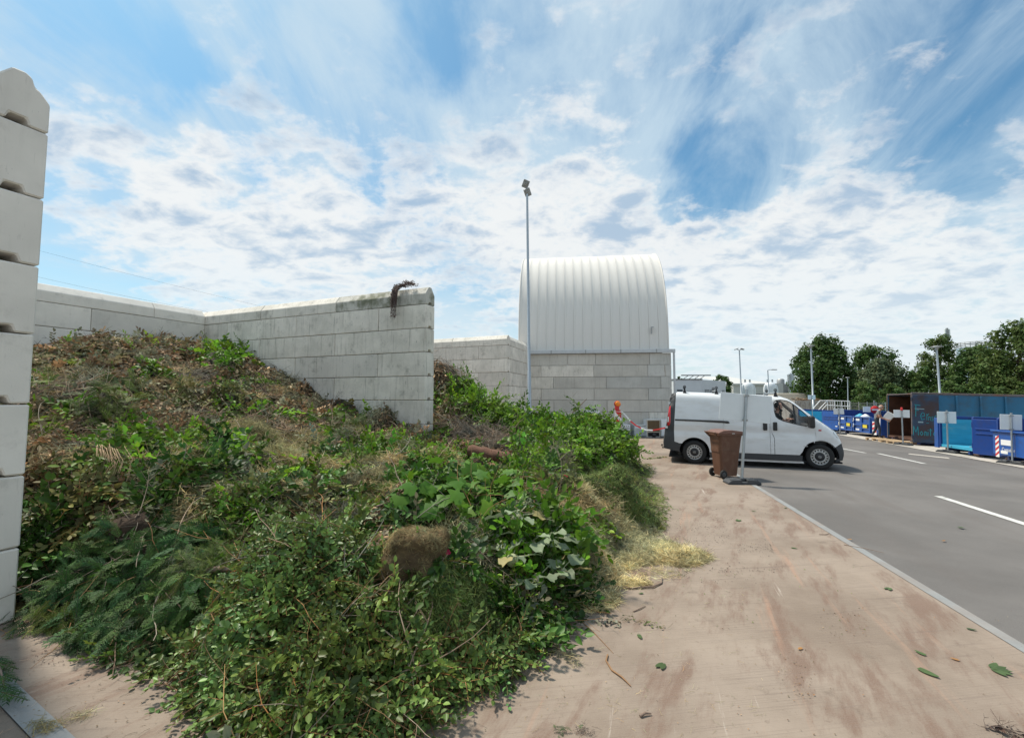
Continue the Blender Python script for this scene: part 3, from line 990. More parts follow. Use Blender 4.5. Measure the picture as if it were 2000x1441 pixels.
def pix(P):
    x, y, z = P[:, 0], P[:, 1], P[:, 2] - EYE
    f = y * math.cos(PITCH) + z * math.sin(PITCH); u = -y * math.sin(PITCH) + z * math.cos(PITCH)
    return 1000 + FOC * x / f, 720.5 - FOC * u / f


# ------------------------------------------------------------------ small shapes that make it up


class T:
    """a template: vertices, quads, per-vertex tint, per-face material"""

    def __init__(self): self.v, self.f, self.t, self.m = [], [], [], []

    def add(self, vs, fs, tint=1.0, m=0):
        b = len(self.v); self.v += [tuple(x) for x in vs]; self.t += [tint] * len(vs)
        for q in fs: self.f.append([b + i for i in q]); self.m.append(m)
        return self

    def arr(self):
        return np.array(self.v, np.float32), np.array(self.f, np.int32), np.array(self.t, np.float32), np.array(self.m, np.int32)


LEAF_F = [(0, 1, 2, 3), (0, 3, 4, 5)]


def leaf_v(L, W, fold=.12, curl=.15):
    return [Vector(p) for p in ((0, 0, 0), (-W * .8, L * .32, fold * W), (-W * .72, L * .68, fold * W - curl * L * .4), (0, L, -curl * L),
                                (W * .72, L * .68, fold * W - curl * L * .4), (W * .8, L * .32, fold * W))]


def t_leaf(L, W, fold=.3, curl=.15):
    return T().add(leaf_v(L, W, fold, curl), LEAF_F)


def t_lobed(L, tips=((.0, 1.0), (.62, .62), (.56, .12)), seed=0):
    r = random.Random(seed)
    o = []
    pts = [(0, 0), (.38, -.08), (.60, .18), (.42, .34), (.66, .58), (.30, .62), (.12, .86), (0, 1.0)]
    right = [Vector((x * L, y * L, (-.10 * (x * x * 2 + y * y) + r.uniform(-.04, .05)) * L)) for x, y in pts]
    left = [Vector((-v.x, v.y, (v.z + r.uniform(-.05, .04) * L))) for v in right[1:-1]]
    vs = right + left + [Vector((0, .38 * L, .03 * L))]
    c = len(vs) - 1
    R_ = [0, 1, 2, 3, 4, 5, 6, 7]; Lf = [0, 8, 9, 10, 11, 12, 13, 7]
    fs = [(c, R_[0], R_[1], R_[2]), (c, R_[2], R_[3], R_[4]), (c, R_[4], R_[5], R_[6]), (c, R_[6], R_[7], Lf[6]),
          (c, Lf[6], Lf[5], Lf[4]), (c, Lf[4], Lf[3], Lf[2]), (c, Lf[2], Lf[1], Lf[0])]
    return T().add(vs, fs)


def ribbon(t, p, q, w, tint=1.0, m=0):
    p, q = Vector(p), Vector(q); d = (q - p).normalized()
    for s in (d.orthogonal().normalized(), d.cross(d.orthogonal()).normalized()):
        t.add([p - s * w, p + s * w, q + s * w * .6, q - s * w * .6], [(0, 1, 2, 3)], tint, m)


def t_sprig(L, n, lw, seed, bend=.3, pair=False, stem=.003):
    """a shoot with its leaves; stem is material 1"""
    r = random.Random(seed); t = T()
    side = r.uniform(-.25, .25)
    at = lambda s: Vector((side * L * s * s, L * s, -bend * L * s * s))
    for k in range(3): ribbon(t, at(k / 3), at((k + 1) / 3), stem * (1 - .2 * k), r.uniform(.8, 1.2), 1)
    for k in range(n):
        s = .12 + .88 * (k + r.random() * .5) / n
        for sd in ((-1, 1) if pair else ((-1) ** k,)):
            ll = lw * r.uniform(.7, 1.2) * (1.1 - .4 * s)
            M = Matrix.Translation(at(s)) @ Euler((r.uniform(-.5, .5), r.uniform(-.7, .7), -sd * r.uniform(.5, 1.25))).to_matrix().to_4x4()
            t.add([M @ v for v in leaf_v(ll, ll * r.uniform(.30, .42), .3, r.uniform(0, .3))], LEAF_F, r.uniform(.7, 1.3))
    ll = lw * .8
    M = Matrix.Translation(at(1.0)); t.add([M @ v for v in leaf_v(ll, ll * .35)], LEAF_F, 1.15)
    return t


def t_thuja(L, seed, n=9):
    r = random.Random(seed); t = T()
    bend = r.uniform(.12, .4); side = r.uniform(-.2, .2)
    at = lambda s: Vector((side * L * s * s, L * s, -bend * L * s * s))
    ribbon(t, at(0), at(.5), .004 * L / .3, .9, 1); ribbon(t, at(.5), at(1), .0025 * L / .3, .9, 1)
    for k in range(n):
        s = .06 + .92 * k / n
        for sd in (-1, 1):
            bl = L * .42 * (1.02 - s * .75) * r.uniform(.75, 1.15)
            a = r.uniform(.55, .8)
            d = Vector((sd * math.sin(a), math.cos(a), r.uniform(-.25, .05)))
            p0 = at(s); w = L * .014
            tn = r.uniform(.7, 1.25)
            p1 = p0 + d * bl
            nrm = Vector((-d.y * sd, d.x * sd, 0)).normalized()
            t.add([p0 - nrm * w, p0 + nrm * w, p1 + nrm * w * .5 + Vector((0, 0, -.04 * L)), p1 - nrm * w * .5 + Vector((0, 0, -.04 * L))], [(0, 1, 2, 3)], tn)
            for j in range(3):
                u = .2 + .27 * j
                for s2 in (-1, 1):
                    q0 = p0 + d * bl * u; b2 = bl * .38 * (1.1 - u * .7)
                    a2 = math.atan2(d.x, d.y) + s2 * .62
                    d2 = Vector((math.sin(a2), math.cos(a2), d.z + r.uniform(-.2, .2)))
                    n2 = Vector((d2.y, -d2.x, .25)).normalized() * w * .75
                    q1 = q0 + d2 * b2
                    t.add([q0 - n2, q0 + n2, q1 + n2 * .4, q1 - n2 * .4], [(0, 1, 2, 3)], tn * r.uniform(.85, 1.2))
    return t


def t_tuft(L, n, seed, w=.0022, spread=1.0, flatz=.45, short=False):
    r = random.Random(seed); t = T()
    for _ in range(n):
        a = r.uniform(0, 6.283); el = r.uniform(-.1, flatz)
        d = Vector((math.cos(a) * math.cos(el), math.sin(a) * math.cos(el), math.sin(el)))
        p0 = Vector((r.uniform(-.5, .5), r.uniform(-.5, .5), r.uniform(-.1, .15))) * L * spread
        l = L * r.uniform(.5, 1.2); s = d.cross(Vector((r.uniform(-1, 1), r.uniform(-1, 1), 1))).normalized() * w
        bend = Vector((r.uniform(-.3, .3), r.uniform(-.3, .3), -r.uniform(.1, .5))) * l
        p1, p2 = p0 + d * l * .5 + bend * .2, p0 + d * l + bend * .7
        tn = r.uniform(.65, 1.4)
        if short: t.add([p0 - s, p0 + s, p2 + s * .4, p2 - s * .4], [(0, 1, 2, 3)], tn)
        else: t.add([p0 - s, p0 + s, p1 + s, p1 - s, p2 + s * .4, p2 - s * .4], [(0, 1, 2, 3), (3, 2, 4, 5)], tn)
    return t


def t_twig(L, seed, rad=.004, kinks=4, m=0):
    r = random.Random(seed); t = T()
    pts = [Vector((0, 0, 0))]; d = Vector((0, 1, r.uniform(-.1, .25)))
    for k in range(kinks):
        d = (d + Vector((r.uniform(-.35, .35), 0, r.uniform(-.3, .25)))).normalized(); pts.append(pts[-1] + d * L / kinks)
    n = 4; vs, fs = [], []
    for i, p in enumerate(pts):
        rr = rad * (1 - .6 * i / kinks)
        for k in range(n):
            a = math.pi / 2 * k; vs.append(p + Vector((math.cos(a) * rr, 0, math.sin(a) * rr)))
    for i in range(kinks):
        for k in range(n): fs.append((i * n + k, i * n + (k + 1) % n, (i + 1) * n + (k + 1) % n, (i + 1) * n + k))
    t.add(vs, fs, r.uniform(.7, 1.3), m)
    for k in range(2):
        i = r.randint(1, kinks - 1); q = pts[i] + Vector((r.choice((-1, 1)) * L * .22, L * .14, r.uniform(-.02, .1) * L)); ribbon(t, pts[i], q, rad * .5, 1, m)
    return t


def frames(N, tilt, yaw=None, up=.35):
    """rotation matrices with z near the normals, random yaw and tilt"""
    m = len(N)
    z = N * (1 - up) + np.array([0, 0, 1]) * up + rng.normal(0, tilt, (m, 3))
    z /= np.linalg.norm(z, axis=1, keepdims=True)
    a = rng.uniform(0, 2 * np.pi, m) if yaw is None else yaw
    x = np.stack([np.cos(a), np.sin(a), np.zeros(m)], 1)
    x -= z * (x * z).sum(1, keepdims=True); x /= np.linalg.norm(x, axis=1, keepdims=True)
    y = np.cross(z, x)
    return np.stack([x, y, z], 2)


def scatter(name, temps, P, Rm, S, mats, parent=None, hue=.12, val=.25, kind="stuff"):
    V, F, TT, MI = [], [], [], []
    off = 0
    pick = rng.integers(0, len(temps), len(P))
    for i, tp in enumerate(temps):
        sel = pick == i
        if not sel.any(): continue
        v, f, t, m = tp.arr()
        k = int(sel.sum())
        W = np.einsum('kij,nj->kni', Rm[sel], v) * S[sel][:, None, None] + P[sel][:, None, :]
        V.append(W.reshape(-1, 3))
        F.append((f[None] + (np.arange(k) * len(v))[:, None, None]).reshape(-1, 4) + off)
        b = np.exp(rng.normal(0, val, (k, 1))); h = rng.normal(0, hue, (k, 1))
        q = P[sel]; ph = (len(name) * 1.7)
        sp = np.sin(q[:, :1] * 5.1 + ph) * np.sin(q[:, 1:2] * 4.3 + ph * 2) + .7 * np.sin(q[:, :1] * 11 + q[:, 1:2] * 9 + ph) * np.sin(q[:, 1:2] * 13 - q[:, :1] * 6)
        b *= np.exp(.20 * sp * (val / .22)); h = h + .06 * np.sin(q[:, :1] * 3.3 - q[:, 1:2] * 4.1 + ph)
        col = np.concatenate([b * (1 + h), b * np.ones_like(h), b * (1 - h * .6)], 1)
        TT.append((col[:, None, :] * t[None, :, None]).reshape(-1, 3))
        MI.append(np.tile(m, k)); off += k * len(v)
    me = np_mesh(name, np.concatenate(V), np.concatenate(F), mats, np.clip(np.concatenate(TT), .15, 2.6), np.concatenate(MI))
    o = link(name, me, parent)
    if kind: o["kind"] = kind
    return o


def t_mesh(name, tp, mats, col):
    v, f, t, m = tp.arr()
    return np_mesh(name, v, f, mats, t[:, None] * np.array(col)[None], m)


def place(name, meshes, P, Rm, S, parent):
    """each piece an object of its own, sharing mesh data"""
    for i in range(len(P)):
        o = bpy.data.objects.new(name, meshes[rng.integers(0, len(meshes))])
        o.matrix_local = Matrix.Translation(P[i]) @ Matrix([list(r_) for r_ in Rm[i]]).to_4x4() @ Matrix.Scale(float(S[i]), 4)
        COL.objects.link(o); o.parent = parent


# leaf and litter colours (what the things themselves have)
L_SHRUB = leaf_mat("leaf_bluish_green", (.122, .188, .046), .42, .26)
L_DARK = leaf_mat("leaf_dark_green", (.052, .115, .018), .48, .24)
L_FRESH = leaf_mat("leaf_fresh_green", (.115, .225, .018), .48, .38)
L_VINE = leaf_mat("leaf_vine_green", (.095, .215, .020), .5, .38)
L_MID = leaf_mat("leaf_mid_green", (.125, .200, .032), .55, .3)
L_OLIVE = leaf_mat("leaf_olive", (.125, .130, .045), .6, .25)
L_THUJA = leaf_mat("conifer_green", (.040, .098, .022), .62, .15)
L_THUJA_B = leaf_mat("conifer_yellow_green", (.105, .145, .030), .62, .2)
L_BROWN = leaf_mat("leaf_dead_brown", (.25, .165, .095), .8, .15)
L_TAN = leaf_mat("leaf_pale_tan", (.50, .38, .24), .8, .15)
L_GREYGREEN = leaf_mat("leaf_grey_green", (.22, .215, .135), .75, .2)
L_GRASS = leaf_mat("mown_grass", (.165, .205, .058), .6, .3)
L_HAY = leaf_mat("pale_hay", (.47, .425, .245), .75, .3)
L_STRAW = leaf_mat("dry_straw", (.44, .35, .18), .8, .25)
L_DRYGRASS = leaf_mat("withered_grass", (.30, .265, .125), .8, .25)
L_STEM = leaf_mat("orange_stem", (.25, .135, .055), .6, 0)
L_TWIGS = leaf_mat("grey_twig", (.28, .22, .165), .85, 0)
L_TWIGD = leaf_mat("dark_twig", (.075, .052, .045), .85, 0)
M_OSTEM = mat("orange_twig", (.27, .145, .065), .6, var=.2, scale=20)
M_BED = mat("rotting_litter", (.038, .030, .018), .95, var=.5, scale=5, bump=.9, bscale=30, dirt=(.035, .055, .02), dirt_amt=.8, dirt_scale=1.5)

heap = thing("green_waste_heap", "huge sloping heap of garden waste filling the concrete bay", "heap", (0, 0, 0))
ny, nx = HG.shape
idx = np.arange(ny * nx).reshape(ny, nx)
quads = np.stack([idx[:-1, :-1], idx[:-1, 1:], idx[1:, 1:], idx[1:, :-1]], -1).reshape(-1, 4)
quads = quads[keep[quads].all(1)]
used, inv = np.unique(quads, return_inverse=True)
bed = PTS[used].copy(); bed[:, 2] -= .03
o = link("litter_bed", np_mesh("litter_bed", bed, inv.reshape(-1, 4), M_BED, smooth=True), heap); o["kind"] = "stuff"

# where on the heap which kind of waste lies (pixel of the photograph, radii)
ZONES = [
    ('thuja', 200, 1195, 165, 85), ('thuja', 345, 1075, 110, 75), ('thuja', 170, 1120, 130, 60), ('thuja', 400, 1170, 100, 80), ('thuja', 260, 1140, 120, 80), ('thujab', 150, 1050, 60, 40),
    ('thuja', 330, 1230, 90, 50), ('thuja', 110, 1160, 60, 60), ('thuja', 280, 1070, 90, 50), ('greybrush', 60, 1150, 26, 30), ('thujab', 400, 1120, 80, 40), ('thujab', 120, 1230, 60, 40), ('thujab', 330, 1180, 60, 30), ('thujab', 700, 975, 50, 22), ('thuja', 800, 980, 40, 40),
    ('shrub', 590, 1250, 275, 215), ('shrub', 560, 1080, 135, 85), ('shrub', 720, 1350, 130, 110), ('shrub', 460, 1240, 110, 80), ('shrub', 640, 1160, 140, 100), ('shrub', 930, 1300, 110, 55), ('shrub', 700, 1420, 140, 90), ('shrub', 400, 1300, 70, 60),
    ('vine', 860, 955, 125, 60), ('vine', 950, 1010, 115, 58), ('vine', 790, 935, 40, 45), ('vine', 1010, 985, 60, 40),
    ('darkleaf', 110, 1030, 95, 70), ('darkleaf', 480, 960, 120, 55), ('darkleaf', 940, 1100, 70, 60), ('darkleaf', 410, 985, 80, 50), ('darkleaf', 1000, 1060, 60, 50), ('darkleaf', 990, 1180, 70, 60), ('darkleaf', 1060, 1010, 40, 30),
    ('grass', 870, 1190, 120, 80), ('grass', 905, 1235, 90, 45), ('grass', 1185, 940, 95, 60), ('grass', 1255, 975, 75, 70), ('grass', 1250, 990, 55, 50), ('grass', 950, 1225, 55, 45), ('grass', 1090, 1105, 35, 40), ('grass', 1225, 950, 60, 40), ('grass', 1095, 1145, 40, 35),
    ('hay', 1170, 1085, 100, 62), ('hay', 1200, 1068, 95, 40), ('hay', 1150, 1100, 55, 40), ('hay', 1260, 1070, 60, 30), ('straw', 1095, 1005, 50, 55), ('straw', 1190, 985, 65, 32), ('straw', 890, 935, 40, 22), ('straw', 1130, 980, 60, 30),
    ('drygrass', 530, 870, 120, 50), ('drygrass', 620, 905, 90, 42), ('drygrass', 500, 840, 70, 30), ('drygrass', 600, 935, 60, 25), ('straw', 320, 755, 60, 24), ('straw', 110, 740, 60, 22), ('straw', 230, 663, 42, 14), ('drygrass', 120, 780, 60, 60), ('drygrass', 90, 830, 30, 50),
    ('greybrush', 640, 980, 95, 32), ('greybrush', 1085, 895, 75, 50), ('greybrush', 340, 653, 60, 14), ('greybrush', 560, 740, 60, 30), ('greybrush', 800, 855, 50, 24),
    ('twigs', 905, 825, 65, 38), ('twigs', 965, 850, 60, 30), ('twigs', 80, 880, 26, 60), ('twigs', 250, 885, 70, 24), ('twigs', 880, 700, 40, 60), ('soil', 890, 870, 60, 32), ('soil', 965, 900, 50, 24), ('soil', 260, 1040, 40, 40),
    ('chips', 745, 1060, 45, 45), ('chips', 530, 980, 26, 26), ('chips', 545, 925, 45, 25), ('chips', 790, 1130, 30, 40), ('chips', 300, 720, 90, 30), ('chips', 600, 745, 60, 40), ('chips', 520, 720, 60, 40), ('chips', 400, 870, 50, 20),
    ('bush', 1000, 805, 165, 65), ('bush', 1120, 860, 120, 62), ('bush', 1200, 885, 66, 42), ('bush', 920, 775, 75, 38), ('bush', 1060, 920, 40, 30), ('bush', 1150, 900, 90, 40),
    ('bigleaf', 440, 698, 62, 36), ('bigleaf', 430, 815, 60, 34), ('bigleaf', 300, 985, 60, 40), ('cypress', 215, 800, 75, 70), ('cypress', 170, 700, 40, 22), ('cypress', 350, 850, 26, 40),
    ('yellowleaf', 110, 905, 70, 40), ('yellowleaf', 700, 865, 50, 14), ('yellowleaf', 1090, 960, 50, 20),
    ('fresh', 760, 880, 80, 26), ('fresh', 720, 905, 90, 30), ('fresh', 800, 840, 90, 20), ('fresh', 880, 900, 70, 25), ('fresh', 400, 940, 90, 26), ('fresh', 1040, 925, 60, 30), ('fresh', 600, 830, 50, 14), ('fresh', 1120, 1030, 50, 40),
    ('litter', 180, 690, 120, 60), ('litter', 420, 760, 160, 60), ('litter', 300, 830, 120, 40), ('litter', 690, 790, 90, 40), ('litter', 560, 790, 110, 50), ('litter', 640, 850, 90, 30), ('litter', 100, 680, 60, 40), ('litter', 330, 690, 80, 30), ('litter', 180, 860, 90, 30), ('litter', 300, 900, 70, 30)]
ZT = sorted(set(z[0] for z in ZONES) | set(c[0] for c in CLUMPS) | {'mixed', 'litter'})
ZI = {z: i for i, z in enumerate(ZT)}


def zone_of(P):
    px, py = pix(P)
    px = px + rng.normal(0, 6, len(px)); py = py + rng.normal(0, 4, len(py))
    best = np.full(len(P), .0); z = np.where(py < 835, ZI['litter'], ZI['mixed'])
    for nme, cx, cy, rx, ry in ZONES:
        s = (2.0 if nme == 'hay' else 1.6 if nme in ('grass', 'vine') else 1.15) - ((px - cx) / rx) ** 2 - ((py - cy) / ry) ** 2
        s = np.where(s > (.85 if nme == 'hay' else .45 if nme in ('grass', 'vine', 'hay') else 0), s, -1)
        b = s > best
        best = np.where(b, s, best); z = np.where(b, ZI[nme], z)
    best = np.full(len(P), .0)
    for kind, x, y, a, b_, ang in CLUMPS:
        dx, dy = P[:, 0] - x, P[:, 1] - y
        u, v = (dx * math.cos(ang) + dy * math.sin(ang)) / a, (-dx * math.sin(ang) + dy * math.cos(ang)) / b_
        s = .95 - u * u - v * v + rng.normal(0, .12, len(P))
        k = s > best
        best = np.where(k, s, best); z = np.where(k, ZI[kind], z)
    return z


ok = keep & (HZ > -.02)
ok_i = np.nonzero(ok)[0]
cpos = PTS[ok_i]
vdir = np.array([0, 0, EYE]) - cpos; vd = np.linalg.norm(vdir, axis=1); vdir /= vd[:, None]
face = np.clip((NRM[ok_i] * vdir).sum(1), .12, 1)
weight = face / np.maximum(vd, 2.5) ** 1.55 / np.maximum(NRM[ok_i][:, 2], .3)
weight /= weight.sum()


def samples(n):
    c = rng.choice(len(ok_i), n, p=weight)
    x = PTS[ok_i[c], 0] + rng.uniform(-.5, .5, n) * GS; y = PTS[ok_i[c], 1] + rng.uniform(-.5, .5, n) * GS
    a = (x - END_LEFT.x) * ACROSS.x + (y - END_LEFT.y) * ACROSS.y; w = (x - END_LEFT.x) * WALLDIR.x + (y - END_LEFT.y) * WALLDIR.y
    good = ((w < -.05) | (a > .04)) & (w < 9.85) & ~((a > 7.42) & (a < 7.95) & (w > 1.0))
    x, y = x[good], y[good]
    P = np.stack([x, y, np.maximum(heap_h(x, y), .005)], 1)
    return P, heap_n(x, y)


def lifted(P, N, lo, hi):
    return P + N * rng.uniform(lo, hi, (len(P), 1))


SP, SN = samples(150000)
SZ = zone_of(SP)
SD = np.linalg.norm(SP - np.array([0, 0, EYE]), axis=1)


def take(zones, n, dmin=0, dmax=99):
    """n random samples that lie in the given zones"""
    m = np.zeros(len(SP), bool)
    for z in zones.split(): m |= SZ == ZI[z]
    m &= (SD >= dmin) & (SD < dmax)
    i = np.nonzero(m)[0]
    if not len(i): return np.zeros((0, 3)), np.zeros((0, 3)), np.zeros(0)
    rep = n > len(i)
    i = rng.choice(i, n, replace=rep)
    P = SP[i].copy()
    if rep:
        P[:, :2] += rng.normal(0, .022, (n, 2)); P[:, 2] = np.maximum(heap_h(P[:, 0], P[:, 1]), .005)
    return P, SN[i].copy(), SD[i]


def cover(name, zones, temps, n, mats, lift=(0, .05), tilt=.35, size=(.8, 1.25), parent=None, up=.35, hue=.1, val=.31, far=0.0, **kw):
    P, N, D = take(zones, n, **kw)
    if not len(P): return None
    S = rng.uniform(size[0], size[1], len(P)) * (1 + far * np.maximum(0, D - 4))
    return scatter(name, temps, lifted(P, N, *lift), frames(N, tilt, up=up), S, mats, parent or heap, hue, val)


sprig_small = [t_sprig(.22, 11, .039, s, .35) for s in range(6)]
sprig_mid = [t_sprig(.28, 9, .075, 20 + s, .35) for s in range(5)]
sprig_pair = [t_sprig(.25, 7, .06, 40 + s, .3, True) for s in range(4)]
sprig_big = [t_sprig(.35, 8, .12, 60 + s, .4) for s in range(4)]
sprig_lance = [t_sprig(.30, 12, .085, 80 + s, .4, stem=.0025) for s in range(3)]
thuja = [t_thuja(.19, s, 7) for s in range(8)]
leaves = [t_leaf(.055, .017, .3, c) for c in (-.2, .1, .35)] + [t_leaf(.06, .024, .35, c) for c in (.0, .3)]
lobed = [t_lobed(.13, seed=s) for s in range(5)]
tuft_s = [t_tuft(.055, 11, s, .0027, 1.5, short=True) for s in range(5)]
tuft_l = [t_tuft(.16, 12, 10 + s, .0023, .9) for s in range(5)]
tuft_hay = [t_tuft(.085, 11, 30 + s, .0026, 1.1, short=True) for s in range(5)]
twigs = [t_twig(.45, s, .0045) for s in range(6)]
twigs_s = [t_twig(.2, 30 + s, .0025) for s in range(5)]

# --- parts of the heap that nobody could count
cover("fallen_leaves", 'litter mixed chips soil', leaves, 15000, [L_BROWN], (-.02, .06), .5, (.6, 1.3), far=.10)
cover("pale_leaves", 'litter chips mixed', leaves, 2600, [L_TAN], (.0, .07), .5, (.6, 1.2), far=.12)
cover("olive_leaves", 'litter mixed drygrass', leaves, 8000, [L_OLIVE], (.0, .06), .5, (.6, 1.2), far=.10)
cover("wilted_shoots", 'litter mixed', sprig_mid, 1400, [L_GREYGREEN, L_TWIGS], (-.02, .06), .45, (.7, 1.3), far=.03)
cover("brown_shoots", 'litter', sprig_mid, 900, [L_BROWN, L_TWIGS], (-.02, .08), .5, (.6, 1.2), far=.04)
cover("green_shoots", 'mixed fresh', sprig_small + sprig_pair, 2400, [L_MID, L_STEM], (-.02, .06), .45, (.8, 1.3), far=.05)
cover("green_shoots", 'litter', sprig_mid, 170, [L_MID, L_TWIGS], (-.02, .08), .45, (.7, 1.2), far=.04)
cover("fresh_shoots", 'fresh', sprig_mid + sprig_pair, 1500, [L_FRESH, L_STEM], (.0, .08), .45, (.8, 1.3), far=.04)
cover("dark_shoots", 'darkleaf mixed', sprig_mid + sprig_lance, 2600, [L_DARK, L_TWIGS], (-.02, .08), .45, (.8, 1.3), far=.03)
cover("glossy_shoots", 'bigleaf', sprig_big, 620, [L_FRESH, L_TWIGS], (.0, .16), .5, (.7, 1.1), far=.02)
cover("cypress_shoots", 'cypress', thuja, 450, [L_THUJA_B, L_TWIGS], (.0, .16), .5, (.8, 1.3), far=.05)
cover("yellow_shoots", 'yellowleaf', sprig_lance + sprig_mid, 520, [L_OLIVE, L_STEM], (.0, .1), .5, (.8, 1.2), far=.03)
cover("withered_grass", 'drygrass', tuft_l, 2600, [L_DRYGRASS], (-.01, .05), .35, (.8, 1.4), far=.05)
cover("withered_grass", 'mixed litter fresh', tuft_l, 1400, [L_DRYGRASS], (-.01, .04), .35, (.7, 1.3), far=.05)
cover("straw", 'straw', tuft_l, 2100, [L_STRAW], (-.01, .05), .35, (.7, 1.2), far=.04)
cover("dead_brush", 'greybrush', twigs_s + tuft_l, 2100, [L_GREYGREEN], (-.01, .10), .45, (.8, 1.4), far=.05)
cover("dead_brush", 'greybrush', leaves, 2000, [L_GREYGREEN], (.0, .10), .6, (.5, .9), far=.08)
cover("brush_twigs", 'twigs', twigs, 1500, [L_TWIGS], (-.01, .12), .3, (.6, 1.3), far=.03)
cover("brush_twigs", 'litter greybrush mixed soil', twigs_s, 2000, [L_TWIGS], (-.01, .06), .3, (.6, 1.3), far=.06)
cover("dark_twigs", 'soil twigs chips litter', twigs_s, 1900, [L_TWIGD], (-.01, .05), .35, (.6, 1.3), far=.06)
cover("wood_chips", 'chips', leaves, 1600, [L_TAN], (-.01, .04), .6, (.4, .8), far=.06, hue=.2)
cover("wood_chips", 'chips', leaves, 2600, [L_BROWN], (-.01, .04), .6, (.5, 1.0), far=.06, hue=.1)

P, N, D = take(' '.join(z for z in ZT if z not in ('grass', 'hay')), 420)
scatter("cut_stems", [t_twig(.62, 300 + s, .0055, 5) for s in range(6)], lifted(P, N, .05, .13), frames(N, .16, up=.1), rng.uniform(.4, 1.15, len(P)) * (1 + .05 * np.maximum(0, D - 4)), [L_TWIGS], heap, .1, .3)
P, N, D = take('shrub thuja mixed darkleaf vine', 260)
scatter("orange_stems", [t_twig(.5, 320 + s, .0035, 5) for s in range(5)], lifted(P, N, .06, .13), frames(N, .18, up=.1), rng.uniform(.5, 1.2, len(P)), [L_STEM], heap, .1, .3)

# --- distinct loads tipped on it
grass_labels = []


def load(name, label, cat, kind=None):
    t = thing(name, label, cat); return t


gl = load("grass_clippings", "dark green mounds of mown lawn grass, tipped on the right side of the heap", "grass clippings")
cover("grass_blades", 'grass', tuft_s, 7500, [L_GRASS], (-.01, .03), .5, (.7, 1.25), parent=gl, val=.42)
cover("leaf_bits", 'grass', leaves, 800, [L_BROWN], (.01, .04), .6, (.3, .7), parent=gl)
cover("leaf_bits", 'grass', leaves, 600, [L_FRESH], (.01, .04), .6, (.3, .8), parent=gl)
hl = load("hay", "pale yellow dried hay strewn at the right foot of the heap on the slab", "hay")
cover("hay_stalks", 'hay', tuft_hay, 3000, [L_HAY], (-.01, .04), .4, (.7, 1.2), parent=hl, val=.36)
HP = []
for cx, cy, rx, ry, hh, n in ((1195, 1078, 88, 36, .15, 3600), (1265, 1078, 70, 26, .09, 1500), (1335, 1090, 52, 17, .09, 1200), (1140, 1125, 48, 40, .12, 2200), (1215, 1140, 52, 9, .03, 420), (1165, 1170, 45, 26, .03, 700), (1230, 1090, 140, 50, .01, 700)):
    for _ in range(n):
        u = math.sqrt(rng.random()) ; a = rng.uniform(0, 6.283)
        q = on_ground(cx + rx * u * math.cos(a), cy + ry * u * math.sin(a))
        h = max(float(heap_h(np.array([q.x]), np.array([q.y]))[0]), 0) * (1 if q.x < 3.9 else 0) + hh * (1 - u * u) * (.7 + .6 * mnoise.noise(Vector((q.x * 6, q.y * 6, 0)))) * rng.uniform(.5, 1)
        if rng.random() < .60: HP.append((q.x, q.y, max(h, .006)))
HP = np.array(HP)
scatter("hay_stalks", tuft_hay, HP, frames(np.tile([0, 0, 1.], (len(HP), 1)), .4), rng.uniform(.6, 1.15, len(HP)), [L_HAY], hl, .07, .36)

sh = load("shrub_cuttings", "big mass of small bluish green shrub cuttings, spilling to the bottom edge of the heap", "shrub cuttings")
cover("shoots", 'shrub', sprig_small, 3500, [L_SHRUB, L_STEM], (-.04, .10), .42, (.8, 1.35), parent=sh, dmax=4.6)
cover("shoots", 'shrub', sprig_pair, 900, [L_SHRUB, L_STEM], (-.02, .12), .5, (.7, 1.2), parent=sh)
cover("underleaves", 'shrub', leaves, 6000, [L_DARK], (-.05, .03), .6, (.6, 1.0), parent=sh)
P, N, D = take('shrub', 300, dmax=4.0)
lv = [t_mesh("leaf", t_leaf(.054, .021, .3, c), [L_SHRUB], col) for c in (-.1, .2, .4) for col in ((1.25, 1.2, 1.3), (.9, 1.0, .9), (1.1, 1.15, .8))]
place("leaf", lv, lifted(P, N, .07, .15), frames(N, .5), rng.uniform(.75, 1.2, len(P)), sh)
P, N, D = take('shrub', 80, dmax=4.2)
for i in range(len(P)):
    a = rng.uniform(-.6, 1.2); L_ = rng.uniform(.25, .6)
    d = Vector((math.cos(a), math.sin(a), 0)); q = Vector(P[i]) + Vector(N[i]) * .09
    pts = []
    for k in range(5):
        p = q + d * (k / 4 - .5) * L_
        hh = float(heap_h(np.array([p.x]), np.array([p.y]))[0]); pts.append(Vector((p.x, p.y, max(.01, hh + .10 + .03 * math.sin(k * 2 + i)))))
    m = MB(); m.tube(pts, [.0045, .004, .0036, .003, .002], 5); m.build("stem", M_OSTEM, sh)

cf = load("conifer_cuttings", "dark green feathery conifer boughs at the left foot of the heap", "conifer cuttings")
cover("sprays", 'thuja', thuja, 1450, [L_THUJA, L_TWIGD], (-.03, .10), .55, (.6, 1.15), parent=cf, up=.2)
cover("sprays", 'thujab', thuja, 650, [L_THUJA_B, L_TWIGS], (.0, .12), .5, (.55, 1.0), parent=cf, up=.2)
cover("undergrowth", 'thuja thujab', sprig_lance, 260, [L_DARK, L_TWIGD], (-.04, .02), .4, (.6, 1), parent=cf)
P, N, D = take('thuja', 210)
tm = [t_mesh("spray", t_thuja(.34, 90 + s), [L_THUJA, L_TWIGD], col) for s in range(3) for col in ((1, 1, 1), (.85, 1.1, 1.3), (1.5, 1.25, .9))]
place("spray", tm, lifted(P, N, .08, .17), frames(N, .45, yaw=rng.normal(2.6, .9, len(P)), up=.15), rng.uniform(.38, .68, len(P)), cf)

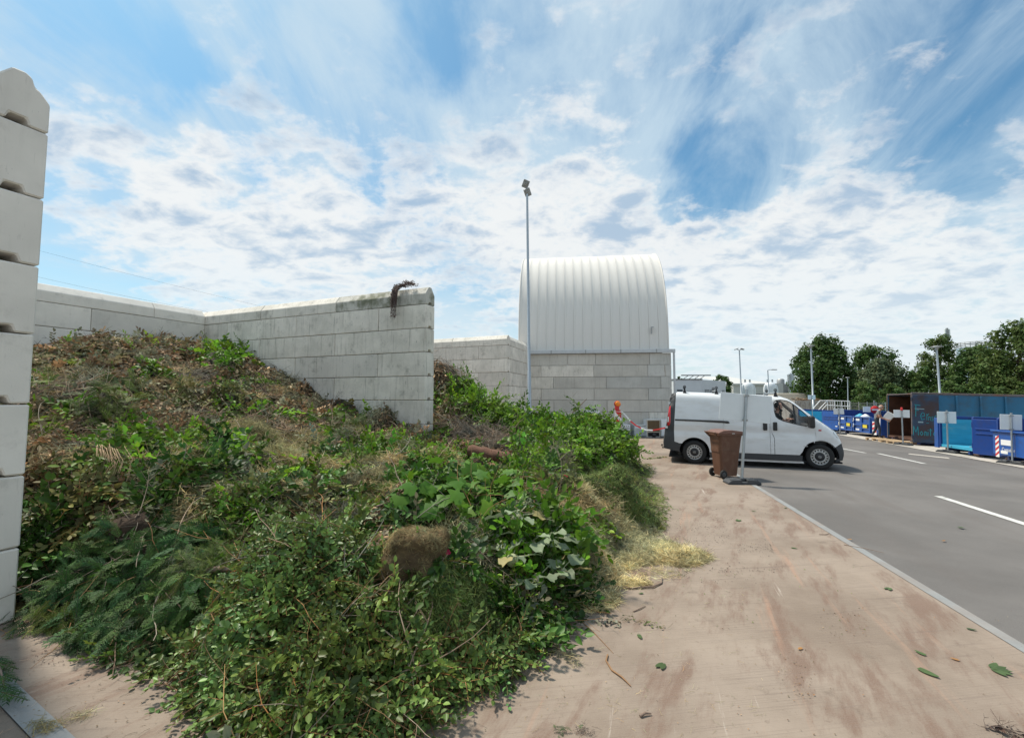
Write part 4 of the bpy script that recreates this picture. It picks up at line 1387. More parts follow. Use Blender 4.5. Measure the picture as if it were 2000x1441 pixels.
vn = load("vine_cuttings", "bright green vine cuttings with large lobed leaves in the middle of the heap", "vine cuttings")
cover("shoots", 'vine', sprig_mid, 500, [L_DARK, L_STEM], (-.06, .04), .5, (.8, 1.2), parent=vn)
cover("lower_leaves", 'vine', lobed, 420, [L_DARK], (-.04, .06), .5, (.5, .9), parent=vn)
P, N, D = take('vine', 290)
vm = [t_mesh("leaf", t_lobed(.15, seed=50 + s), [L_VINE], col) for s in range(4) for col in ((1, 1, 1), (1.25, 1.2, 1.5), (.75, .85, .8), (1.35, 1.15, .8))]
place("leaf", vm, lifted(P, N, .05, .20), frames(N, .42), rng.uniform(.6, 1.35, len(P)), vn)

bu = load("leafy_branches", "green branches with round leaves, heaped past the end of the dividing wall", "branches")
P, N, D = take('bush', 2600)
scatter("shoots", sprig_mid + sprig_big, lifted(P, N, -.05, .28), frames(N, .65, up=.5), rng.uniform(.7, 1.25, len(P)), [L_FRESH, L_TWIGS], bu, .12, .34)
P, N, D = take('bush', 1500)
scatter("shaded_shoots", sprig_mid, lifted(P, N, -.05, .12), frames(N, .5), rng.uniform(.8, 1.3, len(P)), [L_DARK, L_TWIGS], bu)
P, N, D = take('bush', 300)
bm_ = [t_mesh("leaf", t_leaf(.13, .056, .3, c), [L_FRESH], col) for c in (0, .25, .4) for col in ((1, 1, 1), (1.3, 1.2, 1.6), (.7, .8, .7))]
place("leaf", bm_, lifted(P, N, .12, .42), frames(N, .6), rng.uniform(.6, 1.1, len(P)), bu)
# ------------------------------------------------------------------ people


def person(name, label, joints, bones, parts, matrix, hair, cat="person", head_dir=(1, 0, 0)):
    """joints: name -> (position, radius); bones: list of (a, b, material index). One continuous skin over the whole figure."""
    root = thing(name, label, cat, matrix=matrix)
    me = bpy.data.meshes.new("body")
    names = list(joints)
    me.from_pydata([joints[k][0] for k in names], [(names.index(a), names.index(b)) for a, b, _ in bones], [])
    o = bpy.data.objects.new("tmp_body", me); COL.objects.link(o)
    sk = o.modifiers.new("skin", 'SKIN'); sk.use_smooth_shade = True
    for i, k in enumerate(names):
        sv = me.skin_vertices[0].data[i]; sv.radius = (joints[k][1],) * 2; sv.use_root = k == 'pelvis'
    ss = o.modifiers.new("sub", 'SUBSURF'); ss.levels = ss.render_levels = 1
    bpy.context.view_layer.update()
    ev = o.evaluated_get(bpy.context.evaluated_depsgraph_get())
    body = bpy.data.meshes.new_from_object(ev)
    bpy.data.objects.remove(o)
    body.materials.clear()
    for m in parts: body.materials.append(m)
    segs = [(Vector(joints[a][0]), Vector(joints[b][0]), m) for a, b, m in bones]
    for p in body.polygons:
        c = p.center; best = 9
        for a, b, m in segs:
            ab = b - a; t = max(0, min(1, (c - a).dot(ab) / max(ab.length_squared, 1e-9)))
            d = (c - a - ab * t).length
            if d < best: best, p.material_index = d, m
        p.use_smooth = True
    link("body", body, root)
    # head
    hp = Vector(joints['head'][0]); f = Vector(head_dir).normalized(); s = Vector((0, 0, 1)).cross(f).normalized(); u = f.cross(s)
    F = Matrix((f, s, u)).transposed().to_4x4(); F.translation = hp
    m = MB(); m.m = F
    prof = [(.0, -.125), (.045, -.12), (.062, -.09), (.072, -.04), (.078, .02), (.076, .07), (.055, .105), (.0, .12)]
    m.lathe([(r_ * 1.0, h) for r_, h in prof], 14)
    m.v = [tuple(F @ (Vector((1.22, 1, 1)) * (F.inverted() @ Vector(v)) if False else Vector(((F.inverted() @ Vector(v)).x * 1.22, (F.inverted() @ Vector(v)).y, (F.inverted() @ Vector(v)).z)))) for v in m.v]
    m.tube([(.085, 0, .012), (.118, 0, -.028), (.088, 0, -.034)], [.008, .014, .008], 6)
    m.tube([(.078, -.022, -.068), (.088, 0, -.066), (.078, .022, -.068)], .006, 5)
    for y in (-.078, .078):
        m.tube([(-.005, y, -.03), (-.012, y * 1.1, 0), (-.01, y * 1.06, .03)], [.01, .016, .01], 6)
    hd_ = m.build("head", M_SKIN, root)
    m = MB(); m.m = F
    for y in (-.03, .03): m.lathe([(.0, -.009), (.009, 0), (.0, .009)], 8); m.v[-24:] = [tuple(F @ ((F.inverted() @ Vector(v)) + Vector((.086, y, .02)))) for v in m.v[-24:]]
    m.build("eyes", M_DARK, hd_)["kind"] = "stuff"
    hair(root, F)
    return root


def hand(J, B, side, wrist, direction, palm_n, curl=.5, m=0, wname=None):
    """five fingers rooted in the palm"""
    d = Vector(direction).normalized(); n = Vector(palm_n).normalized(); s = d.cross(n).normalized()
    w = Vector(wrist)
    pk = side + '_palm'; J[pk] = (w + d * .055, .030); B.append((wname, pk, m))
    for k, (off, ln) in enumerate(((-.030, .062), (-.010, .074), (.010, .070), (.030, .054))):
        a = side + '_f%d' % k
        J[a + 'a'] = (w + d * .095 + s * off, .0095); J[a + 'b'] = (w + d * (.095 + ln * .5) + s * off * 1.1 - n * curl * .02, .0085)
        J[a + 'c'] = (w + d * (.095 + ln * .9) + s * off * 1.1 - n * curl * .06, .0075)
        B += [(pk, a + 'a', m), (a + 'a', a + 'b', m), (a + 'b', a + 'c', m)]
    J[side + '_ta'] = (w + d * .05 - s * .042, .011); J[side + '_tb'] = (w + d * .09 - s * .055 - n * curl * .02, .009)
    B += [(pk, side + '_ta', m), (side + '_ta', side + '_tb', m)]


# ------------------------------------------------------------------ the van
VS = .05


rear_p, front_p = on_ground(1357, 905.5), on_ground(1604, 917)
hx = Vector((front_p.x - rear_p.x, front_p.y - rear_p.y, 0)).normalized()


def vz(qx, qy):                       # a point of the flank seen in the photograph (enlarged 3.846 times) in metres: x from the rear axle, z from the road
    d = ray(1180 + qx / 3.846, 720 + qy / 3.846)
    n = Vector((hx.y, -hx.x, 0)); o = Vector((0, 0, EYE))
    p = o + d * ((rear_p - o).dot(n) / d.dot(n))
    return ((p - rear_p).dot(hx) * 3.098 / (front_p - rear_p).length, p.z - ground_z(p.x))


def zl(pts): return [vz(*p) for p in pts]


TOPLINE = zl([(447, 596), (447, 560), (455, 500), (460, 460), (470, 400), (480, 320), (488, 250), (494, 215), (504, 192), (522, 181), (545, 178), (700, 183), (880, 191), (1100, 200),
              (1240, 206), (1310, 209), (1350, 214), (1390, 227), (1430, 250), (1490, 296), (1550, 342), (1600, 377), (1650, 410), (1690, 436), (1730, 463), (1765, 492), (1790, 524), (1806, 556),
              (1817, 590), (1823, 620), (1822, 660), (1812, 698)])


def top_at(x):
    pts = [p for p in TOPLINE if True][9:29]
    if x <= pts[0][0]: return pts[0][1] + (x - pts[0][0]) * 3
    for (x0, z0), (x1, z1) in zip(pts, pts[1:]):
        if x0 <= x <= x1: return z0 + (z1 - z0) * (x - x0) / max(x1 - x0, 1e-6)
    return pts[-1][1] - (x - pts[-1][0]) * 4


def half_w(x, z):
    w = .95
    if z > 1.05: w -= (z - 1.05) ** 1.5 * .15
    if z < .55: w -= (.55 - z) ** 2 * .22
    w -= .018 * math.exp(-((z - .92) / .10) ** 2) * (1 if x < 3 else 0)      # the swage line along the flank
    d = max(0.0, top_at(x) - z); r = .16
    if d < r and z > 1.0 or (d < r and x > 2.4): w -= r * .75 * (1 - math.sqrt(max(0, 1 - ((r - d) / r) ** 2)))
    if x > 2.7: w -= ((x - 2.7) / 1.1) ** 2.2 * .30
    if x < -.45: w -= ((-.45 - x) / .35) ** 2 * .05
    return w


def van_panel(name, poly, mtl, parent, holes=(), off=0.0, grid=.07, sides=(-1, 1), label=None):
    for sd in sides:
        bm = bmesh.new()
        for loop in [poly] + list(holes):
            vs = [bm.verts.new((x, 0, z)) for x, z in loop]
            for i in range(len(vs)): bm.edges.new((vs[i], vs[(i + 1) % len(vs)]))
        bmesh.ops.triangle_fill(bm, use_beauty=True, edges=bm.edges[:])
        xs = [p[0] for p in poly]; zs = [p[1] for p in poly]
        v = math.floor(min(xs) / grid) * grid
        while v < max(xs):
            bmesh.ops.bisect_plane(bm, geom=bm.verts[:] + bm.edges[:] + bm.faces[:], plane_co=(v, 0, 0), plane_no=(1, 0, 0)); v += grid
        v = math.floor(min(zs) / grid) * grid
        while v < max(zs):
            bmesh.ops.bisect_plane(bm, geom=bm.verts[:] + bm.edges[:] + bm.faces[:], plane_co=(0, 0, v), plane_no=(0, 0, 1)); v += grid * .6
        for q in bm.verts: q.co.y = sd * (half_w(q.co.x, q.co.z) + off)
        for f in bm.faces:
            f.smooth = True
        bmesh.ops.recalc_face_normals(bm, faces=bm.faces)
        for f in bm.faces:
            if f.normal.y * sd < 0: f.normal_flip()
        me = bpy.data.meshes.new(name); bm.to_mesh(me); bm.free(); me.materials.append(mtl)
        o = link(name, me, parent)
        if label: o["label"] = label
        first = o if sd == -1 else first
    return first


def loft(name, i0, i1, mtl, parent, bulge_z=.03, bulge_x=0.0, lift=0.0):
    pts = TOPLINE[i0:i1 + 1]; n = 11
    vs, fs = [], []
    # refine long spans
    fine = [pts[0]]
    for a, b in zip(pts, pts[1:]):
        k = max(1, int(math.hypot(b[0] - a[0], b[1] - a[1]) / .12))
        for j in range(1, k + 1): fine.append((a[0] + (b[0] - a[0]) * j / k, a[1] + (b[1] - a[1]) * j / k))
    for x, z in fine:
        w = half_w(x, z)
        for k in range(n):
            u = -1 + 2 * k / (n - 1)
            vs.append((x + bulge_x * (1 - u * u), u * w, z + bulge_z * (1 - u * u) + lift))
    for i in range(len(fine) - 1):
        for k in range(n - 1):
            a = i * n + k; fs.append((a, a + 1, a + n + 1, a + n))
    m = MB(); m.add(vs, fs, True)
    return m.build(name, mtl, parent)


def arc(cx, cz, r, a0, a1, n=16):
    return [(cx + r * math.cos(R(a0 + (a1 - a0) * i / n)), cz + r * math.sin(R(a0 + (a1 - a0) * i / n))) for i in range(n + 1)]


vn_ = Vector((0, 0, 1))
fx = (hx - vn_ * hx.dot(vn_)).normalized(); fy = vn_.cross(fx)
VM = Matrix((fx, fy, vn_)).transposed().to_4x4()
VM.translation = rear_p + fy * .93
van_len = (front_p - rear_p).length
van = thing("delivery_van", "white panel van with black trim turning onto the road, driver at the wheel", "van", matrix=VM @ Matrix.Diagonal((van_len / 3.098, 1, 1, 1)))

WR, FR = 0.0, 3.098
AR = .405
g_ = .006
TL = TOPLINE
roofpts = [(x, z) for x, z in TL[10:]]


def between(x0, x1):
    """the roof line from x1 back to x0"""
    xs = [x1] + [p[0] for p in reversed(TL[9:29]) if x0 < p[0] < x1] + [x0]
    return [(x, top_at(x)) for x in xs]


zsill = .225
ZB = lambda x: vz(675 + x * 305, 0)[1]
pill = zl([(540, 182), (528, 380), (525, 460), (528, 545)])
# body panels
quarter = [pill[3]] + [(-.40, .565)] + list(reversed(arc(WR, .335, AR, 0, 146, 18)))[0:] + [(AR + .01, .30), (vz(893, 300)[0] - g_, .30)] + between(pill[0][0], vz(893, 300)[0] - g_) + [pill[1], pill[2]]
van_panel("rear_quarter_panel", quarter, M_WHITE, van)
dx0 = vz(1251, 300)[0]; dx1 = vz(1578, 500)[0]
sx0, sx1 = vz(893, 300)[0], vz(1238, 300)[0]
pil_ = zl([(1251, 430), (1266, 480), (1281, 522)])
van_panel("door_pillar", [(sx1 + .008, .355), (zl([(1280, 520)])[0][0] - .012, .355)] + [(x - .012, z) for x, z in reversed(zl([(1248, 430), (1262, 480), (1280, 520)]))] + [(dx0 + .03, top_at(dx0 + .03)), (sx1 + .008, top_at(sx1))], M_WHITE, van)
van_panel("sliding_door", [(sx0, .355), (sx1, .355), (sx1, top_at(sx1))] + between(sx0, sx1)[1:-1] + [(sx0, top_at(sx0))], M_WHITE, van)
win = zl([(1277, 262), (1282, 246), (1296, 238), (1330, 235), (1372, 241), (1400, 252), (1440, 280), (1490, 320), (1530, 356), (1540, 372), (1541, 400), (1532, 424), (1515, 431), (1470, 423), (1400, 407), (1340, 390), (1306, 374), (1290, 358), (1281, 325)])
door = [(zl([(1280, 520)])[0][0], .355), (2.62, .355)] + arc(FR, .335, AR + .02, 172, 128, 6)[1:] + zl([(1578, 545), (1578, 385)]) + between(dx0 + .042, dx1)[1:-1] + [(dx0 + .042, top_at(dx0 + .042))] + zl([(1248, 430), (1262, 480), (1280, 520)])
cab = van_panel("front_door", door, M_WHITE, van, holes=[win])
win_in = [(x + (2.25 - x) * .015, z + (1.35 - z) * .015) for x, z in win]
van_panel("window_glass", win, M_GLASS, cab, off=-.012)
wf = MB()
for sd in (-1, 1):
    ring_ = [Vector((x, sd * (half_w(x, z) - .004), z)) for x, z in win]
    wf.tube(ring_ + [ring_[0]], .012, 5)
wf.build("window_seal", M_BLACK, cab)
m = MB()
for sd in (-1, 1):
    a_, b_ = vz(1425, 268), vz(1437, 412)
    m.bar((a_[0], sd * (half_w(*a_) - .008), a_[1]), (b_[0], sd * (half_w(*b_) - .008), b_[1]), .045, .02, (0, 1, 0))
m.build("window_divider", M_BLACK, cab)
fen = zl([(1582, 385), (1582, 560)]) + arc(FR, .335, AR, 118, 34, 12)[1:] + zl([(1735, 602), (1800, 565)]) + [p for p in reversed(TL[22:28])] + [(dx1 + .01, top_at(dx1 + .01))]
van_panel("front_wing", fen, M_WHITE, van)
van_panel("front_bumper", zl([(1738, 604), (1806, 568), (1817, 592), (1823, 620), (1822, 660), (1812, 698), (1748, 705)]) + arc(FR, .335, AR, 5, 30, 6)[::1], M_DARKGREY, van)
bl = zl([(447, 596), (452, 520), (457, 466), (470, 400), (480, 320), (489, 250), (496, 210), (508, 190), (525, 183), (538, 182)]) + [(x - .006, z) for x, z in pill[1:]] + [(-.40, .555)] + list(reversed(arc(WR, .335, AR, 150, 182, 6)))[::-1] + zl([(572, 622)])
van_panel("rear_bumper", bl, M_DARKGREY, van)
van_panel("sill_trim", [(AR + .02, .19), (2.66, .19), (2.68, .245), (2.68, .345), (.40, .345), (.39, .28)], M_DARKGREY, van, off=.006)
van_panel("sill", [(AR - .02, .135), (2.72, .135), (2.70, .188), (AR, .188)], M_WHITE, van, off=-.02)
# lofted skins
loft("roof", 10, 16, M_WHITE, van, .035)
loft("windscreen", 16, 21, M_GLASS, van, .035, .05)
loft("bonnet", 21, 27, M_WHITE, van, .03, .08)
loft("bumper_face", 27, 31, M_DARKGREY, van, 0, .08)
loft("rear_doors", 3, 10, M_WHITE, van, 0, -.02)
loft("rear_bumper_face", 0, 3, M_DARKGREY, van, 0, -.04)
m = MB(); m.box(-.70, 3.6, -.86, .86, .16, .20); m.box(-.55, 1.93, -.84, .84, .55, .6)
m.build("floor_pan", M_DARK, van)
m = MB(); m.box(1.68, 1.72, -.80, .80, .5, 1.22); m.box(1.68, 1.72, -.80, -.62, 1.22, 1.72); m.box(1.68, 1.72, .62, .80, 1.22, 1.72); m.box(1.68, 1.72, -.62, .62, 1.66, 1.74)
m.build("bulkhead", M_DARK, van)
m = MB(); m.box(2.86, 3.20, -.78, .78, .75, 1.06); m.box(3.0, 3.3, -.76, .76, .6, 1.12)
m.build("dashboard", M_DARKGREY, van, bevel=.05, seg=2)
for y, lb in ((.42, None), (-.42, None)):
    m = MB(); m.box(1.97, 2.47, y - .24, y + .24, .62, .80); m.box(1.87, 2.01, y - .23, y + .23, .80, 1.30); m.box(1.88, 1.97, y - .12, y + .12, 1.34, 1.52)
    m.build("seat", M_SEAT, van, bevel=.04, seg=2)
m = MB(); m.m = Matrix.Translation((2.70, .42, 1.12)) @ Matrix.Rotation(R(-62), 4, 'Y')
m.lathe([(.19 + .013 * math.cos(a), .013 * math.sin(a)) for a in [i * math.pi / 4 for i in range(8)]], 24, 'z', closed=True)
m.bar((-.18, 0, 0), (.18, 0, 0), .05, .02).bar((0, 0, 0), (0, -.18, 0), .05, .02).tube([(0, 0, 0), (0, 0, -.3)], .03, 8)
m.build("steering_wheel", M_BLACK, van)
for x in (WR, FR):
    for sd in (-1, 1):
        m = MB(); pts = arc(x, .335, AR + .012, -8, 188, 18)
        n = len(pts)
        vs = [(a, sd * .93, b) for a, b in pts] + [(a, sd * .62, b) for a, b in pts]
        m.add(vs, [(i, i + 1, i + 1 + n, i + n) for i in range(n - 1)], True)
        m.add([(a, sd * .62, b) for a, b in pts], [tuple(range(n))])
        m.build("wheel_arch_liner", M_DARK, van)


def wheel(x, y, sd, steer=0.0):
    w = bpy.data.objects.new("wheel", None); COL.objects.link(w); w.parent = van
    w.location = (x, y, .325); w.rotation_euler = (0, 0, steer)
    m = MB(); m.m = Matrix.Scale(sd, 4, (0, 1, 0))
    m.lathe([(.205, .095), (.235, .105), (.275, .108), (.305, .10), (.322, .085), (.328, .05), (.328, -.05), (.322, -.085), (.29, -.1), (.2, -.095)], 36, 'y')
    for k in range(4): m.lathe([(.3285, -.06 + k * .04 - .004), (.324, -.06 + k * .04), (.3285, -.06 + k * .04 + .004)], 36, 'y')
    m.build("tyre", M_RUBBER, w)
    m = MB(); m.m = Matrix.Scale(sd, 4, (0, 1, 0))
    m.lathe([(.209, .06), (.209, .098), (.200, .098), (.192, .075), (.185, .062)], 36, 'y')
    m.lathe([(.150, .066), (.140, .078), (.118, .078), (.11, .066), (.0, .064)], 36, 'y')
    for k in range(16):
        a0 = 2 * math.pi * k / 16; h = math.pi / 16 * .50
        q = []
        for r_, yy in ((.149, .067), (.187, .064)):
            for a in (a0 - h, a0 + h): q.append((r_ * math.sin(a), yy, r_ * math.cos(a)))
        m.add(q, [(0, 1, 3, 2)])
    m.build("rim", M_SILVER, w)
    m = MB(); m.m = Matrix.Scale(sd, 4, (0, 1, 0)); m.lathe([(.20, .03), (.0, .03)], 24, 'y')
    m.build("brake_disc", M_DARK, w)
    m = MB(); m.m = Matrix.Scale(sd, 4, (0, 1, 0))
    m.lathe([(.112, .070), (.108, .084), (.06, .094), (.0, .096)], 24, 'y')
    m.build("hub_cap", M_BLACK, w)
    m = MB(); m.m = Matrix.Scale(sd, 4, (0, 1, 0))
    m.lathe([(.034, .0955), (.034, .1), (.028, .1), (.028, .0955)], 20, 'y')
    m.bar((-.034, .1, .008), (.002, .1, .004), .007, .004, (0, 1, 0)).bar((.004, .1, .006), (-.004, .1, -.006), .007, .004, (0, 1, 0)).bar((-.002, .1, -.004), (.034, .1, -.008), .007, .004, (0, 1, 0))
    m.build("hub_emblem", M_SILVER, w)


for x, st in ((WR, 0), (FR, R(-9))):
    for sd in (-1, 1): wheel(x, sd * .825, sd, st)
# trim
for sd in (-1, 1):
    m = MB()
    p = [vz(532, 383), vz(700, 389), vz(890, 398), vz(930, 402), vz(941, 407)]
    m.tube([(x, sd * (half_w(x, z) + .004), z) for x, z in p], [.024, .026, .032, .034, .012], 8)
    m.build("sliding_rail", M_BLACK, van)
for px, py, w_ in ((1208, 430, .052), (1283, 432, .052)):
    x, z = vz(px, py)
    for sd in (-1, 1):
        m = MB(); m.m = Matrix.Translation((x, sd * (half_w(x, z) + .012), z)); m.box(-w_, w_, -.025, .025, -.115, .115)
        m.build("door_handle", M_BLACK, van, bevel=.022, seg=3)
for sd in (-1, 1):
    x, z = vz(1540, 395)
    m = MB(); m.m = Matrix.Translation((x + .01, sd * (half_w(x, z) + .16), z)); m.box(-.06, .07, -.13, .13, -.17, .15)
    mm = m.build("mirror", M_BLACK, van, bevel=.05, seg=3)
    m = MB(); m.bar((x, sd * (half_w(x, z) - .02), z - .08), (x, sd * (half_w(x, z) + .1), z - .08), .07, .07); m.build("mirror_arm", M_BLACK, mm)
    x, z = vz(1622, 463)
    m = MB(); m.m = Matrix.Translation((x, sd * (half_w(x, z) + .004), z)); m.box(-.035, .035, -.012, .012, -.018, .018); m.build("side_indicator", M_RED, van, bevel=.01, seg=2)
    hl_ = zl([(1727, 458), (1748, 470), (1768, 492), (1786, 522), (1778, 524), (1758, 512), (1738, 490)])
van_panel("headlight", hl_, M_CLEAR, van, off=.008, grid=.04)
van_panel("tail_light", zl([(488, 276), (499, 278), (500, 330), (498, 400), (492, 424), (476, 428), (474, 400), (480, 340)]), M_RED, van, off=.012, grid=.04)
van_panel("reversing_light", zl([(478, 358), (486, 364), (484, 398), (475, 400)]), M_WHITEPL, van, off=.018, grid=.04)
m = MB(); x, z = vz(492, 258)
for sd in (-1, 1):
    m.m = Matrix.Translation((x - .01, sd * (half_w(x, z) - .0), z)); m.box(-.04, .03, -.03, .03, -.035, .035)
    x2, z2 = vz(472, 438); m.m = Matrix.Translation((x2 - .0, sd * (half_w(x2, z2) - .01), z2)); m.box(-.05, .02, -.02, .02, -.03, .03)
o = m.build("door_hinge", M_WHITE, van); o["kind"] = "stuff"
m = MB(); x, z = vz(432, 585); m.tube([(-.60, 0, .33), (x - .02, 0, .33), (x - .03, 0, .40)], .018, 8); m.m = Matrix.Translation((x - .03, 0, .42)); m.lathe([(0, -.03), (.025, -.015), (.028, .0), (.02, .02), (0, .026)], 12)
m.build("tow_hitch", M_BLACK, van)
for px, py in ((605, 170), (848, 182), (1300, 196)):
    x, z = vz(px, py + 8)
    for sd in (-1, 1):
        m = MB(); m.m = Matrix.Translation((x, sd * .70, top_at(x) - .01)); m.prism([(-.055, 0), (.055, 0), (.03, .07), (.02, .13), (-.02, .13), (-.035, .06)], -.03, .03)
        m.tube([(0, 0, .12), (.0, 0, .2)], .012, 6)
        m.m = m.m @ Matrix.Translation((0.0, 0, .185)); m.lathe([(.034 + .01 * math.cos(a), .01 * math.sin(a)) for a in [i * math.pi / 3 for i in range(6)]], 14, 'y', closed=True)
        m.build("roof_bar_foot", M_BLACK, van)
    m = MB(); m.tube([(x - .02, -.7, top_at(x) + .10), (x - .02, .7, top_at(x) + .10)], .016, 8); m.build("roof_bar", M_GALV, van)
m = MB(); x0, x1 = vz(1208, 0)[0], vz(1292, 0)[0]; m.bar((x0, -.68, top_at(x0) + .055), (x1, -.68, top_at(x1) + .075), .03, .025); m.bar((x0, -.68, top_at(x0) + .0), (x0 - .01, -.68, top_at(x0) + .1), .02, .02)
m.build("ladder_clamp", M_GALV, van)
m = MB(); x, z = vz(1512, 581); m.m = Matrix.Translation((x, -(half_w(x, z) + .002), z)); m.box(-.045, .045, -.003, .003, -.009, .009); m.build("badge", M_SILVER, van)
for i in range(3):
    for j in range(2):
        if (i, j) == (1, 1): continue
        x, z = vz(1207 + i * 11, 572 + j * 20); m = MB(); m.m = Matrix.Translation((x, -(half_w(x, z) + .001), z))
        for q in ((-.012, .012, -.0, -.003, .020, .024), (-.012, .012, 0, -.003, -.024, -.020), (-.012, -.008, 0, -.003, -.024, .024)): m.box(q[0], q[1], -.003, .0, q[4], q[5])
        m.build("sticker_mark", M_SIGNBACK, van)

# driver
J = {'pelvis': ((1.98, .42, .86), .145), 'waist': ((1.93, .42, 1.02), .14), 'chest': ((1.90, .42, 1.22), .155), 'neck0': ((1.92, .42, 1.38), .075), 'neck': ((1.955, .42, 1.45), .052), 'head': ((1.985, .42, 1.575), .055),
     'hipR': ((2.02, .32, .86), .10), 'kneeR': ((2.45, .30, .93), .075), 'ankR': ((2.62, .30, .55), .05), 'footR': ((2.76, .30, .50), .04),
     'hipL': ((2.02, .52, .86), .10), 'kneeL': ((2.45, .54, .93), .075), 'ankL': ((2.62, .54, .55), .05), 'footL': ((2.76, .54, .50), .04),
     'shR': ((1.93, .24, 1.32), .075), 'sleR': ((2.03, .20, 1.21), .058), 'elR': ((2.16, .19, 1.10), .045), 'wrR': ((2.40, .26, 1.20), .030),
     'shL': ((1.93, .60, 1.32), .075), 'sleL': ((2.03, .64, 1.21), .058), 'elL': ((2.17, .66, 1.11), .045), 'wrL': ((2.40, .58, 1.20), .030)}
B = [('pelvis', 'waist', 1), ('waist', 'chest', 1), ('chest', 'neck0', 1), ('neck0', 'neck', 0), ('neck', 'head', 0)]
for s in 'RL':
    B += [('pelvis', 'hip' + s, 2), ('hip' + s, 'knee' + s, 2), ('knee' + s, 'ank' + s, 2), ('ank' + s, 'foot' + s, 3), ('chest', 'sh' + s, 1), ('sh' + s, 'sle' + s, 1), ('sle' + s, 'el' + s, 0), ('el' + s, 'wr' + s, 0)]
    hand(J, B, s, J['wr' + s][0], (1, 0, .25), (0, 0, 1), .9, 0, 'wr' + s)

J = {k: ((p[0] + .37 - (.18 if 'wr' in k or '_' in k else 0), p[1], p[2] + .03), r_) for k, (p, r_) in J.items()}


def hair_dark(root, F):
    m = MB(); m.m = F
    vs, fs = [], []
    n, k_ = 14, 8
    for i in range(k_ + 1):
        ph = math.pi * .58 * i / k_
        for k in range(n):
            a = 2 * math.pi * k / n
            x, y, z = .104 * math.sin(ph) * math.cos(a) - .012, .088 * math.sin(ph) * math.sin(a), .008 + .128 * math.cos(ph)
            if x > .04 and z < .06: x = .04
            vs.append((x, y, z))
    for i in range(k_):
        for k in range(n): fs.append((i * n + k, i * n + (k + 1) % n, (i + 1) * n + (k + 1) % n, (i + 1) * n + k))
    m.add(vs, fs, True); m.build("hair", M_HAIR_DARK, root)
    m = MB(); m.m = F
    m.tube([(.02, -.075, -.03), (.055, -.058, -.09), (.088, 0, -.112), (.055, .058, -.09), (.02, .075, -.03)], [.012, .024, .032, .024, .012], 8)
    m.build("beard", M_HAIR_DARK, root)


person("person", "bearded driver in a black T-shirt with hands on the steering wheel, inside the van", J, B, [M_SKIN, M_TSHIRT_BLACK, M_TROUSERS, M_SHOE], VM, hair_dark, head_dir=(1, -.1, -.05))

# ------------------------------------------------------------------ brown wheelie bin
bw = on_ground(1413, 936)
axis = Vector((-.06, .55, 0)).normalized(); fwd = Vector((axis.y, -axis.x, 0))      # fwd: away from the wheels
BM = Matrix((fwd, axis, Vector((0, 0, 1)))).transposed().to_4x4(); BM.translation = bw + axis * .27; BM = BM @ Matrix.Diagonal((.80, .92, 1, 1))
bn = thing("wheelie_bin", "brown plastic wheelie bin with its lid shut, beside the leaning sign post", "bin", matrix=BM)
m = MB()
lv_ = [(.06, .02, .52, .40), (.30, -.005, .55, .43), (.60, -.03, .59, .47), (.86, -.05, .63, .51), (1.00, -.06, .66, .54)]      # z, x0, x1 and width
rows_ = []
for z, x0, x1, w in lv_:
    c = .05
    rows_.append([(x0 + c, -w / 2, z), (x1 - c, -w / 2, z), (x1, -w / 2 + c, z), (x1, w / 2 - c, z), (x1 - c, w / 2, z), (x0 + c, w / 2, z), (x0, w / 2 - c, z), (x0, -w / 2 + c, z)])
vs = [p for r_ in rows_ for p in r_]
m.add(vs, [(i * 8 + k, i * 8 + (k + 1) % 8, (i + 1) * 8 + (k + 1) % 8, (i + 1) * 8 + k) for i in range(4) for k in range(8)]); m.add(rows_[0], [tuple(reversed(range(8)))])
m.build("bin_body", M_BROWNBIN, bn, bevel=.012, seg=2)
m = MB(); m.box(-.11, .70, -.29, .29, .985, 1.02); m.box(.05, .40, -.252, -.243, .64, .66).box(-.045, -.03, -.18, .18, .60, .80)
m.build("rim", M_BROWNBIN, bn, bevel=.012, seg=2)
m = MB(); m.prism([(-.10, 1.022), (.73, 1.022), (.73, 1.05), (.60, 1.085), (.3, 1.115), (.05, 1.105), (-.10, 1.06)], -.30, .30)
m.m = Matrix.Identity(4)
m.build("lid", M_BROWNLID, bn, bevel=.02, seg=2)
m = MB()
for y in (-.2, .2): m.prism([(-.06, .93), (-.04, 1.0), (-.17, 1.07), (-.20, 1.06), (-.19, 1.03)], y - .025, y + .025)
m.tube([(-.175, -.26, 1.055), (-.175, .26, 1.055)], .018, 8)
m.build("handle", M_BROWNBIN, bn, bevel=.005)
for sd in (-1, 1):
    m = MB(); m.m = Matrix.Translation((.035, sd * .255, .10))
    m.lathe([(.0, -.025), (.062, -.025), (.085, -.03), (.1, -.02), (.1, .02), (.085, .03), (.062, .025), (.0, .025)], 20, 'y')
    w = m.build("wheel", M_RUBBER, bn)
    m = MB(); m.m = Matrix.Translation((.035, sd * .255, .10)); m.lathe([(.058, .0265 * sd), (.03, .036 * sd), (.0, .036 * sd)], 14, 'y'); m.build("hub", M_DARKGREY, w)
m = MB(); m.tube([(.035, -.25, .10), (.035, .25, .10)], .012, 8); m.build("axle", M_GALV_DULL, bn)
m = MB(); m.box(.30, .38, -.303, -.3, 1.03, 1.042); m.build("lid_label", M_WHITEPL, bn)

# ------------------------------------------------------------------ sign posts on rubber feet


